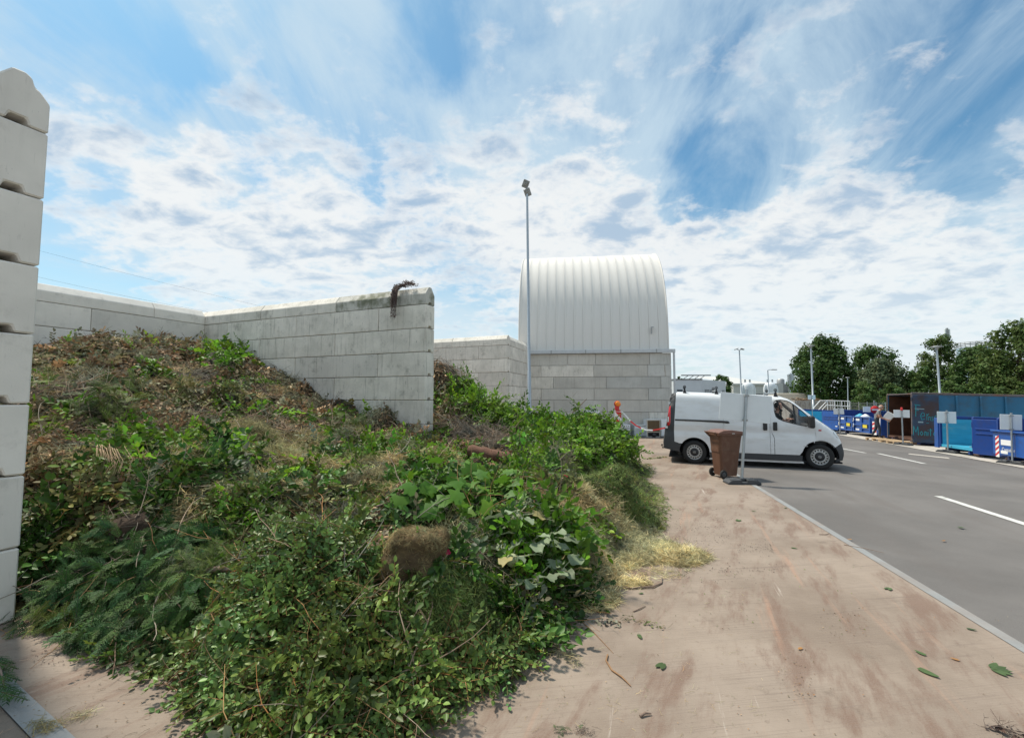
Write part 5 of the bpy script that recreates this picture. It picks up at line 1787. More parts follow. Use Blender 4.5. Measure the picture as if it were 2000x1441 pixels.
def foot_mesh():
    m = MB()
    for sx in (-1, 1):
        m.prism([(sx * .08, .0), (sx * .42, .0), (sx * .42, .045), (sx * .33, .105), (sx * .08, .12)], -.20, .20)
    m.box(-.08, .08, -.20, .20, .0, .06); m.box(-.06, .06, -.06, .06, .06, .13)
    for sx in (-1, 1): m.box(sx * .2 - .05, sx * .2 + .05, -.11, .11, .10, .122)
    for sx in (-1, 1):
        for y in (-.14, .14): m.box(sx * .30 - .05, sx * .30 + .05, y - .025, y + .025, .07, .118)
    return m.mesh("rubber_foot", M_DARKGREY, bevel=.012)


FOOT = foot_mesh()


def sign_post(label, base, height, board, zc, yaw, lean=(0, 0), red_cap=False, foot_yaw=None, group="sign posts on rubber feet"):
    t = thing("sign_post", label, "sign post", base, 0, group)
    ft = link("rubber_foot", FOOT, t); ft.rotation_euler = (0, 0, yaw if foot_yaw is None else foot_yaw); ft.scale = (.82, .82, .9)
    m = MB(); tp = Vector((lean[0], lean[1], height)); m.tube([(0, 0, .1), tp], .03, 10); m.build("pole", M_GALV, t)
    m = MB(); c = tp * (zc / height); m.m = Matrix.Translation(c) @ Matrix.Rotation(yaw, 4, 'Z') @ Matrix.Rotation(math.atan2(lean[0], height), 4, 'Y')
    w, h = board
    m.box(-w / 2, w / 2, .034, .046, -h / 2, h / 2); b = m.build("sign_board", M_SIGNBACK, t, bevel=.004)
    for dz in (-h / 2 + .03, h / 2 - .03):
        m2 = MB(); m2.m = m.m @ Matrix.Translation((0, 0, dz)); m2.box(-.045, .045, -.036, .034, -.02, .02); m2.build("clamp", M_GALV_DULL, t)
    if red_cap:
        m2 = MB(); m2.m = Matrix.Translation(tp); m2.lathe([(.045, -.09), (.045, .03), (.03, .06), (0, .065)], 12); m2.build("red_cap", M_REDPAINT, t)
    return t


b0 = on_ground(1449, 944)
tp0 = at_depth(1458.5, 760, b0.y + .05)
sign_post("grey steel post leaning beside the brown bin, with a blank white board", b0, tp0.z - b0.z, (1.06, .60), (tp0.z - b0.z) * .80, R(-10),
          (tp0.x - b0.x, .05), foot_yaw=R(-4), group="sign posts on rubber feet")
for px, py, ty, w, h, red, lb in (
        (1588, 836, 770, .52, .36, False, "blank white sign board half hidden behind the bonnet of the van"),
        (1641, 848, 796, .55, .36, False, "blank white sign board in front of the dark blue swung container door"),
        (1764, 869, 798, .60, .36, True, "wide blank white sign board with a red post cap, at the rusty open container"),
        (1852, 884, 801, .58, .46, False, "blank white sign board in front of the light blue open container"),
        (1978, 906, 806, .52, .50, False, "nearly square blank sign board in front of the container with striped warning panel")):
    b = on_ground(px, py); t_ = at_depth(px - 3, ty, b.y)
    H_ = t_.z - b.z
    sign_post(lb, b, H_, (w, h), H_ - h / 2 - .06, R(-28), (t_.x - b.x, 0), red, foot_yaw=R(-76))

# ------------------------------------------------------------------ warning beacon and barrier tape
bb = on_ground(1208, 868); bb.y += .0
bcn = thing("warning_beacon", "red and white striped warning beacon with an amber lamp, poking up behind the branches", "beacon", (bb.x, bb.y, 0))
s_ = bb.y / FOC
ztop = at_depth(1208, 803, bb.y).z; zbot = ztop - .95
x0, x1 = -.13, .13
m = MB(); m.box(x0, x1, -.02, .02, zbot, ztop); m.build("panel", M_WHITEPL, bcn, bevel=.006)
for k in range(3):
    z = ztop - .02 - k * .36
    m = MB(); m.prism([(x0 + .005, z), (x1 - .005, max(z - .26, zbot)), (x1 - .005, z - .0 if False else max(z - .08, zbot)), (x0 + .09, z)][0:0] or [(x0 + .01, z + .0), (x1 - .008, max(zbot, z - .27)), (x1 - .008, z - .0 - .02 if k == 0 else min(ztop - .005, z - .09)), (x0 + .13 if k == 0 else x0 + .01, z if k == 0 else min(ztop - .005, z + .18))], -.024, -.0205)
    m.build("red_stripe", M_REDPAINT, bcn)
m = MB(); m.box(-.12, .04, -.05, .05, ztop + .06, ztop + .20); m.lathe([], 4) if False else None
m.box(-.1, .1, -.04, .04, ztop + .002, ztop + .055)
m.build("battery_box", M_REDPAINT, bcn, bevel=.012)
m = MB(); m.m = Matrix.Translation((.0, 0, ztop + .30)); m.lathe([(0, -.055), (.06, -.05), (.105, -.03), (.115, 0), (.105, .03), (.06, .05), (0, .055)], 22, 'y')
m.build("amber_lamp", M_AMBER, bcn)
m = MB(); m.m = Matrix.Translation((-.012, .0, ztop + .29)); m.lathe([(.118, .02), (.135, .02), (.135, .05), (.06, .07), (0, .07)], 20, 'y'); m.build("lamp_housing", M_REDPAINT, bcn)
m = MB(); m.tube([(0, 0, 0.05), (0, 0, zbot + .02)], .03, 8); m.box(-.35, .35, -.2, .2, 0, .1); m.build("foot", M_DARKGREY, bcn, bevel=.02)
tape = thing("barrier_tape", "red and white barrier tape hanging slack from the beacon towards the rear of the van", "tape", (bb.x, bb.y, 0))
ends = [at_depth(px, py, bb.y - .02 - i * .12) for i, (px, py) in enumerate(((1214, 803), (1222, 811), (1231, 822), (1241, 830), (1252, 836), (1263, 839.5), (1275, 840), (1287, 838), (1300, 835), (1313, 829), (1330, 818)))]
for i in range(len(ends) - 1):
    m = MB(); a, b = ends[i] - Vector((bb.x, bb.y, 0)), ends[i + 1] - Vector((bb.x, bb.y, 0)); m.bar(a, b, .004, .055 if i % 3 else .05, (0, .3, 1)); m.build("tape_strip", M_REDPAINT if i in (2, 3, 6, 7, 8) else M_WHITEPL, tape)
m = MB(); a = ends[-1] - Vector((bb.x, bb.y, 0)); m.tube([(a.x, a.y, -bb.z), (a.x, a.y, a.z + .03)], .025, 8); m.build("tape_stake", M_GALV_DULL, tape)

# ------------------------------------------------------------------ scrapped appliances along the hall wall


def appliance(name, label, cat, px0, px1, pyt, pyb, y, depth):
    a, b = at_depth(px0, pyb, y), at_depth(px1, pyt, y)
    t = thing(name, label, cat, (a.x, y, 0), 0)
    return t, b.x - a.x, b.z, depth


t, w, h, d = appliance("stove", "white kitchen stove with an oven window, left of the grey washing machine", "stove", 1212, 1231, 829, 855, 22.0, .6)
m = MB(); m.box(0, w, 0, d, 0, h); m.build("cabinet", M_ENAMEL, t, bevel=.012)
m = MB(); m.box(.05, w - .06, -.012, -.002, h * .22, h * .52); m.build("oven_window", M_DARKGREY, t)
m = MB(); m.box(.04, w - .03, -.04, -.02, h * .68, h * .705); m.build("oven_handle", M_BLACK, t)
for k in range(4):
    m = MB(); m.m = Matrix.Translation((.08 + k * .1, -.012, h * .86)); m.lathe([(0, -.02), (.018, -.02), (.02, .01)], 10, 'y'); m.build("knob", M_DARKGREY, t)
t, w, h, d = appliance("washing_machine", "grey back of a washing machine standing low against the hall wall", "washing machine", 1239, 1263, 830, 857, 22.0, .6)
m = MB(); m.box(0, w, 0, d, .03, h - .02); m.build("cabinet", mat("grey_sheet_metal", (.50, .55, .56), .45, .2, var=.08, scale=6, dirt=(.3, .28, .24), dirt_amt=.4), t, bevel=.012)
m = MB(); m.box(-.012, w + .012, -.012, d, h - .018, h + .02); m.build("worktop", M_SIGNBACK, t)
m = MB(); m.box(.03, w - .03, -.012, -.002, h * .72, h * .86); m.build("back_rail", M_ENAMEL, t)
m = MB()
for sx in (.06, w - .06): m.tube([(sx, .06, 0), (sx, .06, .04)], .03, 8)
m.build("foot", M_BLACK, t)["kind"] = "stuff"
for i in range(3):
    for j in range(2):
        m = MB(); m.m = Matrix.Translation((w * .46 + j * .08, -.004, h * (.22 + .12 * i))); m.box(-.018, .018, -.004, 0, -.012, .012); m.build("vent_slot", M_BLACK, t)
t, w, h, d = appliance("refrigerator", "back of a scrapped refrigerator with a brown condenser grid, facing the yard", "refrigerator", 1264, 1289, 819, 858, 21.8, .6)
m = MB(); m.box(0, w, .02, d, 0, h); m.build("cabinet", M_ENAMEL, t, bevel=.012)
m = MB(); m.box(.03, w - .03, .0, .017, h * .30, h * .93); m.build("back_panel", mat("brown_back_panel", (.16, .11, .065), .8, var=.15), t)
for k in range(16):
    z = h * (.32 + .59 * k / 15)
    m = MB(); m.tube([(.05, -.015, z), (w - .05, -.015, z)], .006, 5); m.build("condenser_wire", mat("rusty_wire", (.24, .165, .09), .7, var=.2) if k == 0 else MATS["rusty_wire"], t)
m = MB(); m.box(.05, w - .05, .0, .018, .04, h * .26); m.build("compressor_bay", M_DARK, t)
m = MB(); m.m = Matrix.Translation((w * .52, -.03, h * .12)); m.lathe([(0, -.1), (.07, -.09), (.1, 0), (.07, .09), (0, .1)], 14, 'x'); m.build("compressor", M_BLACK, t)
m = MB()
for sx in (0, w - .03): m.box(sx, sx + .03, -.02, .018, .02, h * .97)
for z in (.27, .95): m.box(.031, w - .031, -.02, .0, h * z, h * z + .03)
m.build("grid_frame", mat("cream_frame", (.58, .52, .42), .6, var=.1), t)
t, w, h, d = appliance("freezer", "plain white freezer standing right behind the rear corner of the van", "freezer", 1292, 1312, 819, 858, 21.7, .6)
m = MB(); m.box(0, w, 0, d, .04, h); m.build("cabinet", M_ENAMEL, t, bevel=.015)
m = MB(); m.box(.0, w, -.05, -.004, .06, h); m.build("door", M_ENAMEL, t, bevel=.015)
m = MB(); m.box(.02, w - .02, .05, d - .05, 0, .04); m.build("plinth", M_BLACK, t)
t, w, h, d = appliance("cooker", "white box shaped cooker half hidden behind the leafy branches", "cooker", 1146, 1172, 803, 857, 22.1, .6)
m = MB(); m.box(0, w, 0, d, 0, h); m.build("cabinet", M_ENAMEL, t, bevel=.015)
m = MB(); m.box(.06, w - .06, -.01, -.002, h * .3, h * .62); m.build("front_panel", M_SIGNBACK, t)
S(sheet("asphalt_apron", [(.2, 21.2), (12.0, 21.2), (12, 24.6), (.2, 24.6)], .008, M_ASPH))
# ------------------------------------------------------------------ the row of roll-off containers
C_BLUE = mat("container_blue", (.007, .075, .32), .38, var=.10, scale=2, dirt=(.03, .05, .10), dirt_amt=.5, dirt_scale=3, obj_rand=.06)
C_DEEP = mat("container_deep_blue", (.007, .046, .225), .4, var=.12, scale=2, dirt=(.03, .035, .09), dirt_amt=.5, dirt_scale=2)
C_LIGHT = mat("container_worn_light_blue", (.035, .33, .50), .6, var=.14, scale=1.5, stretch=(1, 1, 5), dirt=(.26, .42, .40), dirt_amt=.75, dirt_scale=1.4, dlo=.5, dhi=.75, dstretch=(.6, .6, 2.5))
C_OLD = mat("container_faded_blue", (.020, .145, .270), .55, var=.15, scale=1.5, dirt=(.05, .075, .09), dirt_amt=.6, dirt_scale=1.2)
C_DOOR = mat("container_rusty_door", (.030, .060, .110), .7, var=.2, scale=2, dirt=(.058, .036, .035), dirt_amt=.95, dirt_scale=1.0, dlo=.42, dhi=.6, dstretch=(1, 1, 1.4))
C_RUST = mat("container_rust", (.095, .040, .022), .9, var=.3, scale=3, dirt=(.035, .015, .010), dirt_amt=.8, dirt_scale=2)
C_RUSTRAIL = mat("rusty_rail", (.13, .115, .12), .8, var=.25, scale=4, dirt=(.20, .075, .035), dirt_amt=.8, dirt_scale=2)
C_ROLL = mat("rusty_roller", (.30, .20, .165), .7, .2, var=.25, scale=8, dirt=(.15, .07, .05), dirt_amt=.6)
C_CHALK = mat("turquoise_chalk", (.030, .30, .36), .9, var=.2, scale=20)
C_CHALKW = mat("pale_chalk", (.30, .42, .46), .9, var=.2, scale=20)
C_YEL = mat("yellow_label", (.68, .55, .03), .5, var=.06)
NEAR = ROAD


def cont_matrix(p, along):
    x = Vector((along.x, along.y, -.036 * along.x)).normalized()
    n = Vector((.036, 0, 1)).normalized(); y = n.cross(x)
    M = Matrix((x, y, n)).transposed().to_4x4(); M.translation = p
    return M


def roller(parent, x, y, z=.11, r_=.095, L=.30):
    m = MB(); m.m = Matrix.Translation((x, y, z)); m.lathe([(0, -L / 2), (r_, -L / 2), (r_, L / 2), (0, L / 2)], 16, 'x', smooth=False)
    o = m.build("roller", C_ROLL, parent, bevel=.008)
    m = MB(); m.m = Matrix.Translation((x, y, z)); m.box(-L / 2 - .05, -L / 2 - .02, -.06, .06, -.05, .16).box(L / 2 + .02, L / 2 + .05, -.06, .06, -.05, .16); m.build("bracket", C_DEEP, o)


def container(name, label, pL, pR, height, length, mo, mi, md, ribs=0, swing=None, door_w=None, rail=None, z0=.20, roof=False, door_sign=1):
    along = Vector((pR.x - pL.x, pR.y - pL.y, 0)); W = along.length
    t = thing(name, label, "container", matrix=cont_matrix(pL, along.normalized()))
    th = .06
    m = MB(); m.box(0, W, 0, length, z0, z0 + .10); m.build("floor", C_RUST if mi is C_RUST else mi, t)
    for x0, x1 in ((0, th), (W - th, W)):
        m = MB(); m.box(x0, x1, .0, length, z0 + .101, height); m.build("side_wall", mo, t)
        xi = (x1 + .002) if x0 == 0 else (x0 - .012)
        m = MB(); m.box(xi, xi + .01, .03, length - .05, z0 + .102, height - .03); m.build("inner_lining", mi, t)
    m = MB(); m.box(th + .013, W - th - .013, length - th, length, z0 + .101, height - .01); m.build("end_wall", mi, t)
    rl = rail or mo
    m = MB()
    for x in (-.03, W - .06): m.box(x, x + .09, -.02, length + .02, height + .001, height + .10)
    m.build("top_rail", rl, t, bevel=.012)["kind"] = "stuff"
    for x in (-.035, W - .045):
        m = MB(); m.box(x, x + .08, -.035, -.002, z0 - .02, height + .05); m.build("corner_post", rl, t, bevel=.008)
    for k in range(ribs):
        y = .75 + k * (length - 1.0) / ribs
        m = MB(); m.box(W + .001, W + .07, y, y + .08, z0 + .06, height - .02); m.build("rib", mo, t, bevel=.01)
    if roof:
        m = MB(); m.box(.061, W - .061, .0, length, height + .02, height + .06); m.build("roof_sheet", rail or mo, t)
    m = MB()
    for x in (.35, W - .45): m.box(x, x + .1, .05, length, .06, z0 - .002)
    m.build("skid_rail", C_DEEP, t)["kind"] = "stuff"
    for x in (.18, W - .18): roller(t, x, .22)
    return t, W


def swung(t, x, width, z0, z1, ang, mtl, name="door", parts=True):
    """door leaf hinged at x on the road-side end, swung out; ang is measured from straight along the row"""
    d = bpy.data.objects.new(name, None); COL.objects.link(d); d.parent = t
    d.location = (x, -.03, 0); d.rotation_euler = (0, 0, ang)
    m = MB(); m.box(.02, width, -.05, .0, z0, z1); m.build("door_leaf", mtl, d, bevel=.012)
    for z in (z0 + .2, z1 - .3):
        m = MB(); m.tube([(.0, -.02, z), (.0, -.02, z + .18)], .03, 8); m.build("hinge", mtl, d)
    return d


# rusty blue container with the chalked door
c3L, c3R = on_ground(1735, 860), on_ground(1783, 869)
H3 = at_depth(1782, 770, c3R.y).z - c3R.z
t, W3 = container("recycling_container", "tall rusty blue container standing open, with chalk writing on its door", c3L, c3R, H3, 7.0, C_OLD, C_RUST, C_DOOR, ribs=7, rail=C_RUSTRAIL, roof=True)
for zz, zh in ((.70, .08),):
    m = MB(); m.box(W3 + .002, W3 + .05, .3, 6.9, zz, zz + zh); m.build("side_rail", C_OLD, t)
d = swung(t, W3 + .03, .98, .14, H3 - .02, R(85), C_DOOR)
strokes = {
    'F': [[(.0, 0), (.02, .5)], [(-.06, .5), (.26, .47)], [(0, .26), (.18, .27)]],
    'e': [[(.02, .12), (.2, .14), (.17, .24), (.08, .25), (.01, .14), (.06, .0), (.2, .03)]],
    'r': [[(.02, .0), (.03, .22)], [(.03, .15), (.12, .23)]],
    'n': [[(.02, 0), (.03, .2)], [(.03, .15), (.1, .19), (.14, .12), (.14, 0)]],
    's': [[(.12, .17), (.04, .18), (.05, .1), (.12, .07), (.08, 0), (.0, .01)]],
    'h': [[(.02, .0), (.03, .3)], [(.03, .12), (.1, .17), (.13, .0)]],
    'M': [[(.0, 0), (.03, .42), (.16, .14), (.28, .42), (.31, .0)]],
    'o': [[(.1, .0), (.01, .09), (.09, .2), (.18, .1), (.1, .0)]],
    'i': [[(.03, 0), (.04, .18)], [(.04, .25), (.05, .28)]],
    't': [[(.06, .0), (.06, .34)], [(-.02, .25), (.17, .26)]],
    '-': [[(.0, .1), (.2, .1)]], "'": [[(0, .1), (.05, .1)]]}


def scribble(parent, txt, x, z, sc, mtl, wid=.02, xs=.60):
    x *= xs
    for ch in txt:
        adv = .24
        for st in strokes.get(ch, []):
            m = MB()
            for (a, b), (c, e) in zip(st, st[1:]): m.bar((x + a * sc * xs, -.054, z + b * sc), (x + c * sc * xs, -.054, z + e * sc), wid, .006, (0, 1, 0))
            o = m.build("chalk_letter", mtl, parent)
        x += {'F': .34, 'M': .40, 'i': .12, 'e': .27, 'o': .26, 't': .22}.get(ch, .18) * sc * xs


scribble(d, "F", .22, 1.36, 1.15, C_CHALK, .028)
scribble(d, "er", .50, 1.22, 1.35, C_CHALK, .022)
scribble(d, "nse", .98, 1.20, 1.0, C_CHALK, .020)
scribble(d, "-", .35, .95, 1.6, C_CHALKW, .06); scribble(d, "-", .85, 1.0, .8, C_CHALK, .02)
scribble(d, "Monitor", .05, .48, 1.02, C_CHALK, .024)
m = MB(); m.box(.1, .45, -.056, -.051, 1.72, 1.75); m.build("chalk_letter", C_CHALKW, d)
M_NUM = mat("faded_yellow_paint", (.20, .20, .11), .8, var=.2)


def text_part(parent, body, M, size, mtl, name="lettering"):
    c = bpy.data.curves.new(name, 'FONT'); c.body = body; c.size = size; c.extrude = .002; c.align_x = 'LEFT'
    o = bpy.data.objects.new(name, c); COL.objects.link(o)
    bpy.context.view_layer.update()
    me = bpy.data.meshes.new_from_object(o.evaluated_get(bpy.context.evaluated_depsgraph_get()))
    bpy.data.objects.remove(o); bpy.data.curves.remove(c)
    me.materials.clear(); me.materials.append(mtl)
    o = link(name, me, parent); o.matrix_local = M
    return o


SIDE = lambda x, y, z: Matrix.Translation((x, y, z)) @ Matrix.Rotation(R(90), 4, 'Z') @ Matrix.Rotation(R(90), 4, 'X')
FRONT = lambda x, y, z: Matrix.Translation((x, y, z)) @ Matrix.Rotation(R(90), 4, 'X')
text_part(t, "1878", SIDE(W3 + .006, 4.85, 1.55), .30, M_NUM)
m = MB(); m.box(W3 + .075, W3 + .085, 5.95, 6.6, 1.25, 1.95); pl = m.build("notice_panel", M_BLACK, t)
for k, wd in enumerate((.5, .42, .46, .38)):
    m = MB(); m.box(W3 + .086, W3 + .089, 6.02, 6.02 + wd, 1.85 - k * .16 - .05, 1.85 - k * .16); m.build("notice_line", M_SIGNBACK, pl)

# light blue open container
c4L, c4R = on_ground(1838, 881), on_ground(1903, 892)
H4 = at_depth(1838, 816, c4L.y).z - c4L.z
t, W4 = container("recycling_container", "open blue container with a worn light blue inside and its door swung out", c4L, c4R, H4, 6.0, C_DEEP, C_LIGHT, C_DEEP, ribs=6)
d = swung(t, W4 + .02, 1.28, .12, H4 + .02, R(18), C_DEEP)
for z in (.62, .74):
    m = MB(); m.box(.15, 1.15, -.075, -.051, z * H4, z * H4 + .05); m.build("door_rib", C_DEEP, d, bevel=.008)
for z0_, z1_ in ((.14, H4),):
    m = MB(); m.box(-.34, -.06, -.06, -.0, z0_, z1_); m.build("folded_door", C_BLUE, t, bevel=.012)
for k, (x, y, a) in enumerate(((W4 * .72, .6, .3), (W4 * .6, .9, 1.2))):
    c = thing("cardboard_sheet", ("flat brown cardboard sheet lying in the light blue container, at the front", "second brown cardboard sheet lying deeper in the light blue container")[k], "cardboard", matrix=t.matrix_world @ Matrix.Translation((x, y, .305 + .03 * k)) @ Matrix.Rotation(a, 4, 'Z'))
    m = MB(); m.box(-.35, .35, -.22, .22, 0, .012); m.bar((-.35, .2, .01), (.3, .3, .1), .3, .01); m.build("sheet", mat("cardboard", (.34, .21, .12), .9, var=.12) if k == 0 else MATS["cardboard"], c)

# container with a striped warning panel, at the right edge
c5L, c5R = on_ground(1952, 899), on_ground(2060, 919)
H5 = at_depth(1952, 843, c5L.y).z - c5L.z
HB = at_depth(1947, 820, c5L.y + .3).z - c5L.z
t, W5 = container("recycling_container", "blue container cut off by the right picture edge, with a red and white striped panel", c5L, c5R, HB, 6.0, C_DEEP, C_DEEP, C_DEEP, ribs=5)
m = MB(); m.box(.0, W5, -.16, -.036, .22, H5); fr = m.build("front_flap", C_BLUE, t, bevel=.02)
m = MB(); m.box(-.02, W5, -.22, -.03, H5 + .001, H5 + .07); m.build("flap_rail", C_BLUE, t, bevel=.015)
m = MB(); m.box(.18, .38, -.172, -.161, .14, H5 - .14); sp = m.build("stripe_panel", M_WHITEPL, t)
hh = (H5 - .28)
for k in range(4):
    z = .16 + k * hh / 4
    m = MB(); m.prism([(.18, z), (.38, z + .12), (.38, z + .12 + hh / 9), (.18, z + hh / 9)], -.176, -.1725); m.build("red_stripe", M_REDPAINT, sp)
m = MB(); m.box(.48, 1.02, -.168, -.161, H5 - .42, H5 - .24); m.build("white_label", M_WHITEPL, t)
text_part(t, "Container", FRONT(.52, -.164, H5 - .62), .17, M_WHITEPL)
text_part(t, "Wille", FRONT(.54, -.170, H5 - .385), .13, C_DEEP) if False else None
m = MB(); m.box(.46, .84, -.168, -.161, .28, .38); m.build("white_label", M_WHITEPL, t)

# far containers beyond the van
c2L, c2R = on_ground(1645, 845), on_ground(1722, 857)
H2 = at_depth(1645, 811, c2L.y).z - c2L.z
HB2 = at_depth(1650, 802.5, c2L.y).z - c2L.z
t, W2 = container("recycling_container", "long low blue container with two yellow labels, behind the man with the box", c2L, c2R, HB2, 5.0, C_DEEP, C_DEEP, C_DEEP)
for i in range(2):
    x0_, x1_ = W2 * (.02 + .42 * i), W2 * (.42 + .44 * i)
    m = MB(); m.box(x0_, x1_, -.20, -.04, .25, H2); b = m.build("front_flap", C_BLUE, t, bevel=.02)
    w_ = x1_ - x0_
    for q in ((.0, .0, 1, .06), (0, .93, 1, 1.0), (.0, .06, .06, .93), (.94, .06, 1, .93), (.48, .06, .54, .93), (.06, .42, .48, .5), (.54, .52, .94, .6), (.54, .22, .94, .28)):
        m = MB(); m.box(x0_ + q[0] * w_, x0_ + q[2] * w_, -.26, -.201, .25 + q[1] * (H2 - .25), .25 + q[3] * (H2 - .25)); m.build("frame_bar", C_BLUE, b, bevel=.01)
    m = MB(); m.box(x0_ + w_ * .62, x0_ + w_ * .86, -.275, -.262, .25 + .30 * (H2 - .25), .25 + .50 * (H2 - .25)); m.build("yellow_label", C_YEL, b)
    m = MB(); m.box(x0_ + w_ * .14, x0_ + w_ * .36, -.212, -.202, .25 + .72 * (H2 - .25), .25 + .86 * (H2 - .25)); m.build("white_label", M_WHITEPL, b)
    m = MB(); m.box(x0_ + w_ * .12, x0_ + w_ * .34, -.212, -.202, .25 + .10 * (H2 - .25), .25 + .2 * (H2 - .25)); m.build("white_label", M_WHITEPL, b)
    for zz in (.66, .3):
        m = MB(); m.tube([(x0_ + w_ * .03, -.27, .25 + zz * (H2 - .25)), (x0_ + w_ * .1, -.3, .25 + (zz + .1) * (H2 - .25)), (x0_ + w_ * .06, -.27, .25 + (zz + .2) * (H2 - .25))], .03, 6); m.build("latch", M_SIGNBACK, b)
m = MB(); m.box(W2 * .90, W2 * .985, -.215, -.2, .2, .95); sp = m.build("stripe_panel", M_WHITEPL, t)
for k in range(3):
    m = MB(); z = .22 + k * .25; m.prism([(W2 * .90, z), (W2 * .985, z + .14), (W2 * .985, z + .26), (W2 * .90, z + .12)], -.22, -.2155); m.build("red_stripe", M_REDPAINT, sp)
for k, (x, z, s, c_, lb) in enumerate(((W2 * .36, H2, .16, C_LIGHT, "turquoise plastic sack heaped in the low blue container"), (W2 * .50, H2, .15, M_WHITEPL, "white plastic sack heaped in the low blue container"), (W2 * .93, H2 + .1, .2, M_WHITEPL, "white sack sticking up at the right end of the low blue container"))):
    s_ = thing("plastic_sack", lb, "sack", matrix=t.matrix_world @ Matrix.Translation((x, .3, z)))
    m = MB(); m.lathe([(0, -.9), (s * 1.7, -.8), (s * 1.9, -.2), (s * 1.5, .02), (s * .9, s * .7), (s * .3, s * 1.1), (0, s * 1.15)], 9)
    for i, v in enumerate(m.v): m.v[i] = (v[0] * (1 + .15 * math.sin(i * 2.3)), v[1] * (1 + .15 * math.cos(i * 1.7)), v[2])
    m.build("bag", c_, s_)
c1L, c1R = on_ground(1560, 834.5), on_ground(1607, 841)
H1 = at_depth(1607, 803, c1R.y).z - c1R.z
t, W1 = container("recycling_container", "open blue container behind the van bonnet with a bright blue door swung out", c1L, c1R, H1, 6.0, C_DEEP, C_LIGHT, C_DEEP, z0=.3)
d = swung(t, W1 + .02, 1.75, .16, H1 + .02, R(10), C_BLUE)
for z in (.6, .72):
    m = MB(); m.box(.2, 1.7, -.075, -.051, z * H1, z * H1 + .05); m.build("door_rib", C_DEEP, d)
m = MB(); m.box(1.5, 1.72, -.056, -.051, .38, .44); m.build("white_label", M_SIGNBACK, d)

# ------------------------------------------------------------------ pallets, man with a box


def pallet(label, p, yaw):
    t = thing("pallet", label, "pallet", p, yaw, "wooden pallets at the rusty container")
    for k in range(6):
        m = MB(); m.box(-.6, .6, -.4 + k * .14, -.4 + k * .14 + .1, .12, .142); m.build("plank", M_WOOD, t)
    for x in (-.52, 0, .52):
        m = MB(); m.box(x - .05, x + .05, -.4, .4, .098, .12); m.build("plank", M_WOOD, t)
        for y in (-.34, 0, .34):
            m = MB(); m.box(x - .06, x + .06, y - .05, y + .05, .02, .097); m.build("block", M_WOOD, t)
        m = MB(); m.box(x - .05, x + .05, -.4, .4, .0, .02); m.build("plank", M_WOOD, t)
    return t


pa = on_ground(1720, 861); pb = on_ground(1750, 866)
pyaw = math.atan2(ROAD.y, ROAD.x)
pallet("wooden pallet under the feet of the man with the box", pa, pyaw + .1)
pallet("wooden pallet on the ground in front of the rusty container opening", pb, pyaw + .05)
mp = on_ground(1714, 860.5)
mz = mp.z + .142
face_ = (OFFROAD + ROAD * .55).normalized()
left_ = Vector((0, 0, 1)).cross(face_)
MM = Matrix((face_, left_, Vector((0, 0, 1)))).transposed().to_4x4(); MM.translation = (mp.x, mp.y, mz)
J = {'pelvis': ((0, 0, .93), .135), 'waist': ((.02, 0, 1.08), .13), 'chest': ((.10, 0, 1.30), .15), 'neck0': ((.15, 0, 1.45), .075), 'neck': ((.19, 0, 1.51), .05), 'head': ((.22, 0, 1.62), .055),
     'hipR': ((.0, -.10, .90), .105), 'kneeR': ((.12, -.11, .50), .07), 'ankR': ((.10, -.11, .09), .05), 'footR': ((.26, -.12, .045), .042),
     'hipL': ((.0, .10, .90), .105), 'kneeL': ((-.05, .10, .50), .07), 'ankL': ((-.22, .10, .13), .05), 'footL': ((-.08, .11, .05), .042),
     'shR': ((.12, -.19, 1.40), .075), 'sleR': ((.13, -.23, 1.24), .058), 'elR': ((.16, -.25, 1.10), .045), 'wrR': ((.44, -.20, .98), .030),
     'shL': ((.12, .19, 1.40), .075), 'sleL': ((.14, .23, 1.24), .058), 'elL': ((.17, .25, 1.10), .045), 'wrL': ((.44, .20, 1.0), .030)}
B = [('pelvis', 'waist', 1), ('waist', 'chest', 1), ('chest', 'neck0', 1), ('neck0', 'neck', 0), ('neck', 'head', 0)]
for s in 'RL':
    B += [('pelvis', 'hip' + s, 2), ('hip' + s, 'knee' + s, 2), ('knee' + s, 'ank' + s, 2), ('ank' + s, 'foot' + s, 3), ('chest', 'sh' + s, 1), ('sh' + s, 'sle' + s, 1), ('sle' + s, 'el' + s, 0), ('el' + s, 'wr' + s, 0)]
    hand(J, B, s, J['wr' + s][0], (1, .0, -.25), (0, 1 if s == 'R' else -1, .3), .5, 0, 'wr' + s)


def hair_grey(root, F):
    m = MB(); m.m = F
    vs, fs = [], []; n, k_ = 14, 5
    for i in range(k_ + 1):
        ph = math.pi * (.30 + .34 * i / k_)
        for k in range(n):
            a = R(62) + (2 * math.pi - R(124)) * k / (n - 1)
            vs.append((.100 * math.sin(ph) * math.cos(a) - .008, .084 * math.sin(ph) * math.sin(a), .005 + .118 * math.cos(ph)))
    for i in range(k_):
        for k in range(n - 1): fs.append((i * n + k, i * n + k + 1, (i + 1) * n + k + 1, (i + 1) * n + k))
    m.add(vs, fs, True); m.build("hair", M_HAIR_GREY, root)


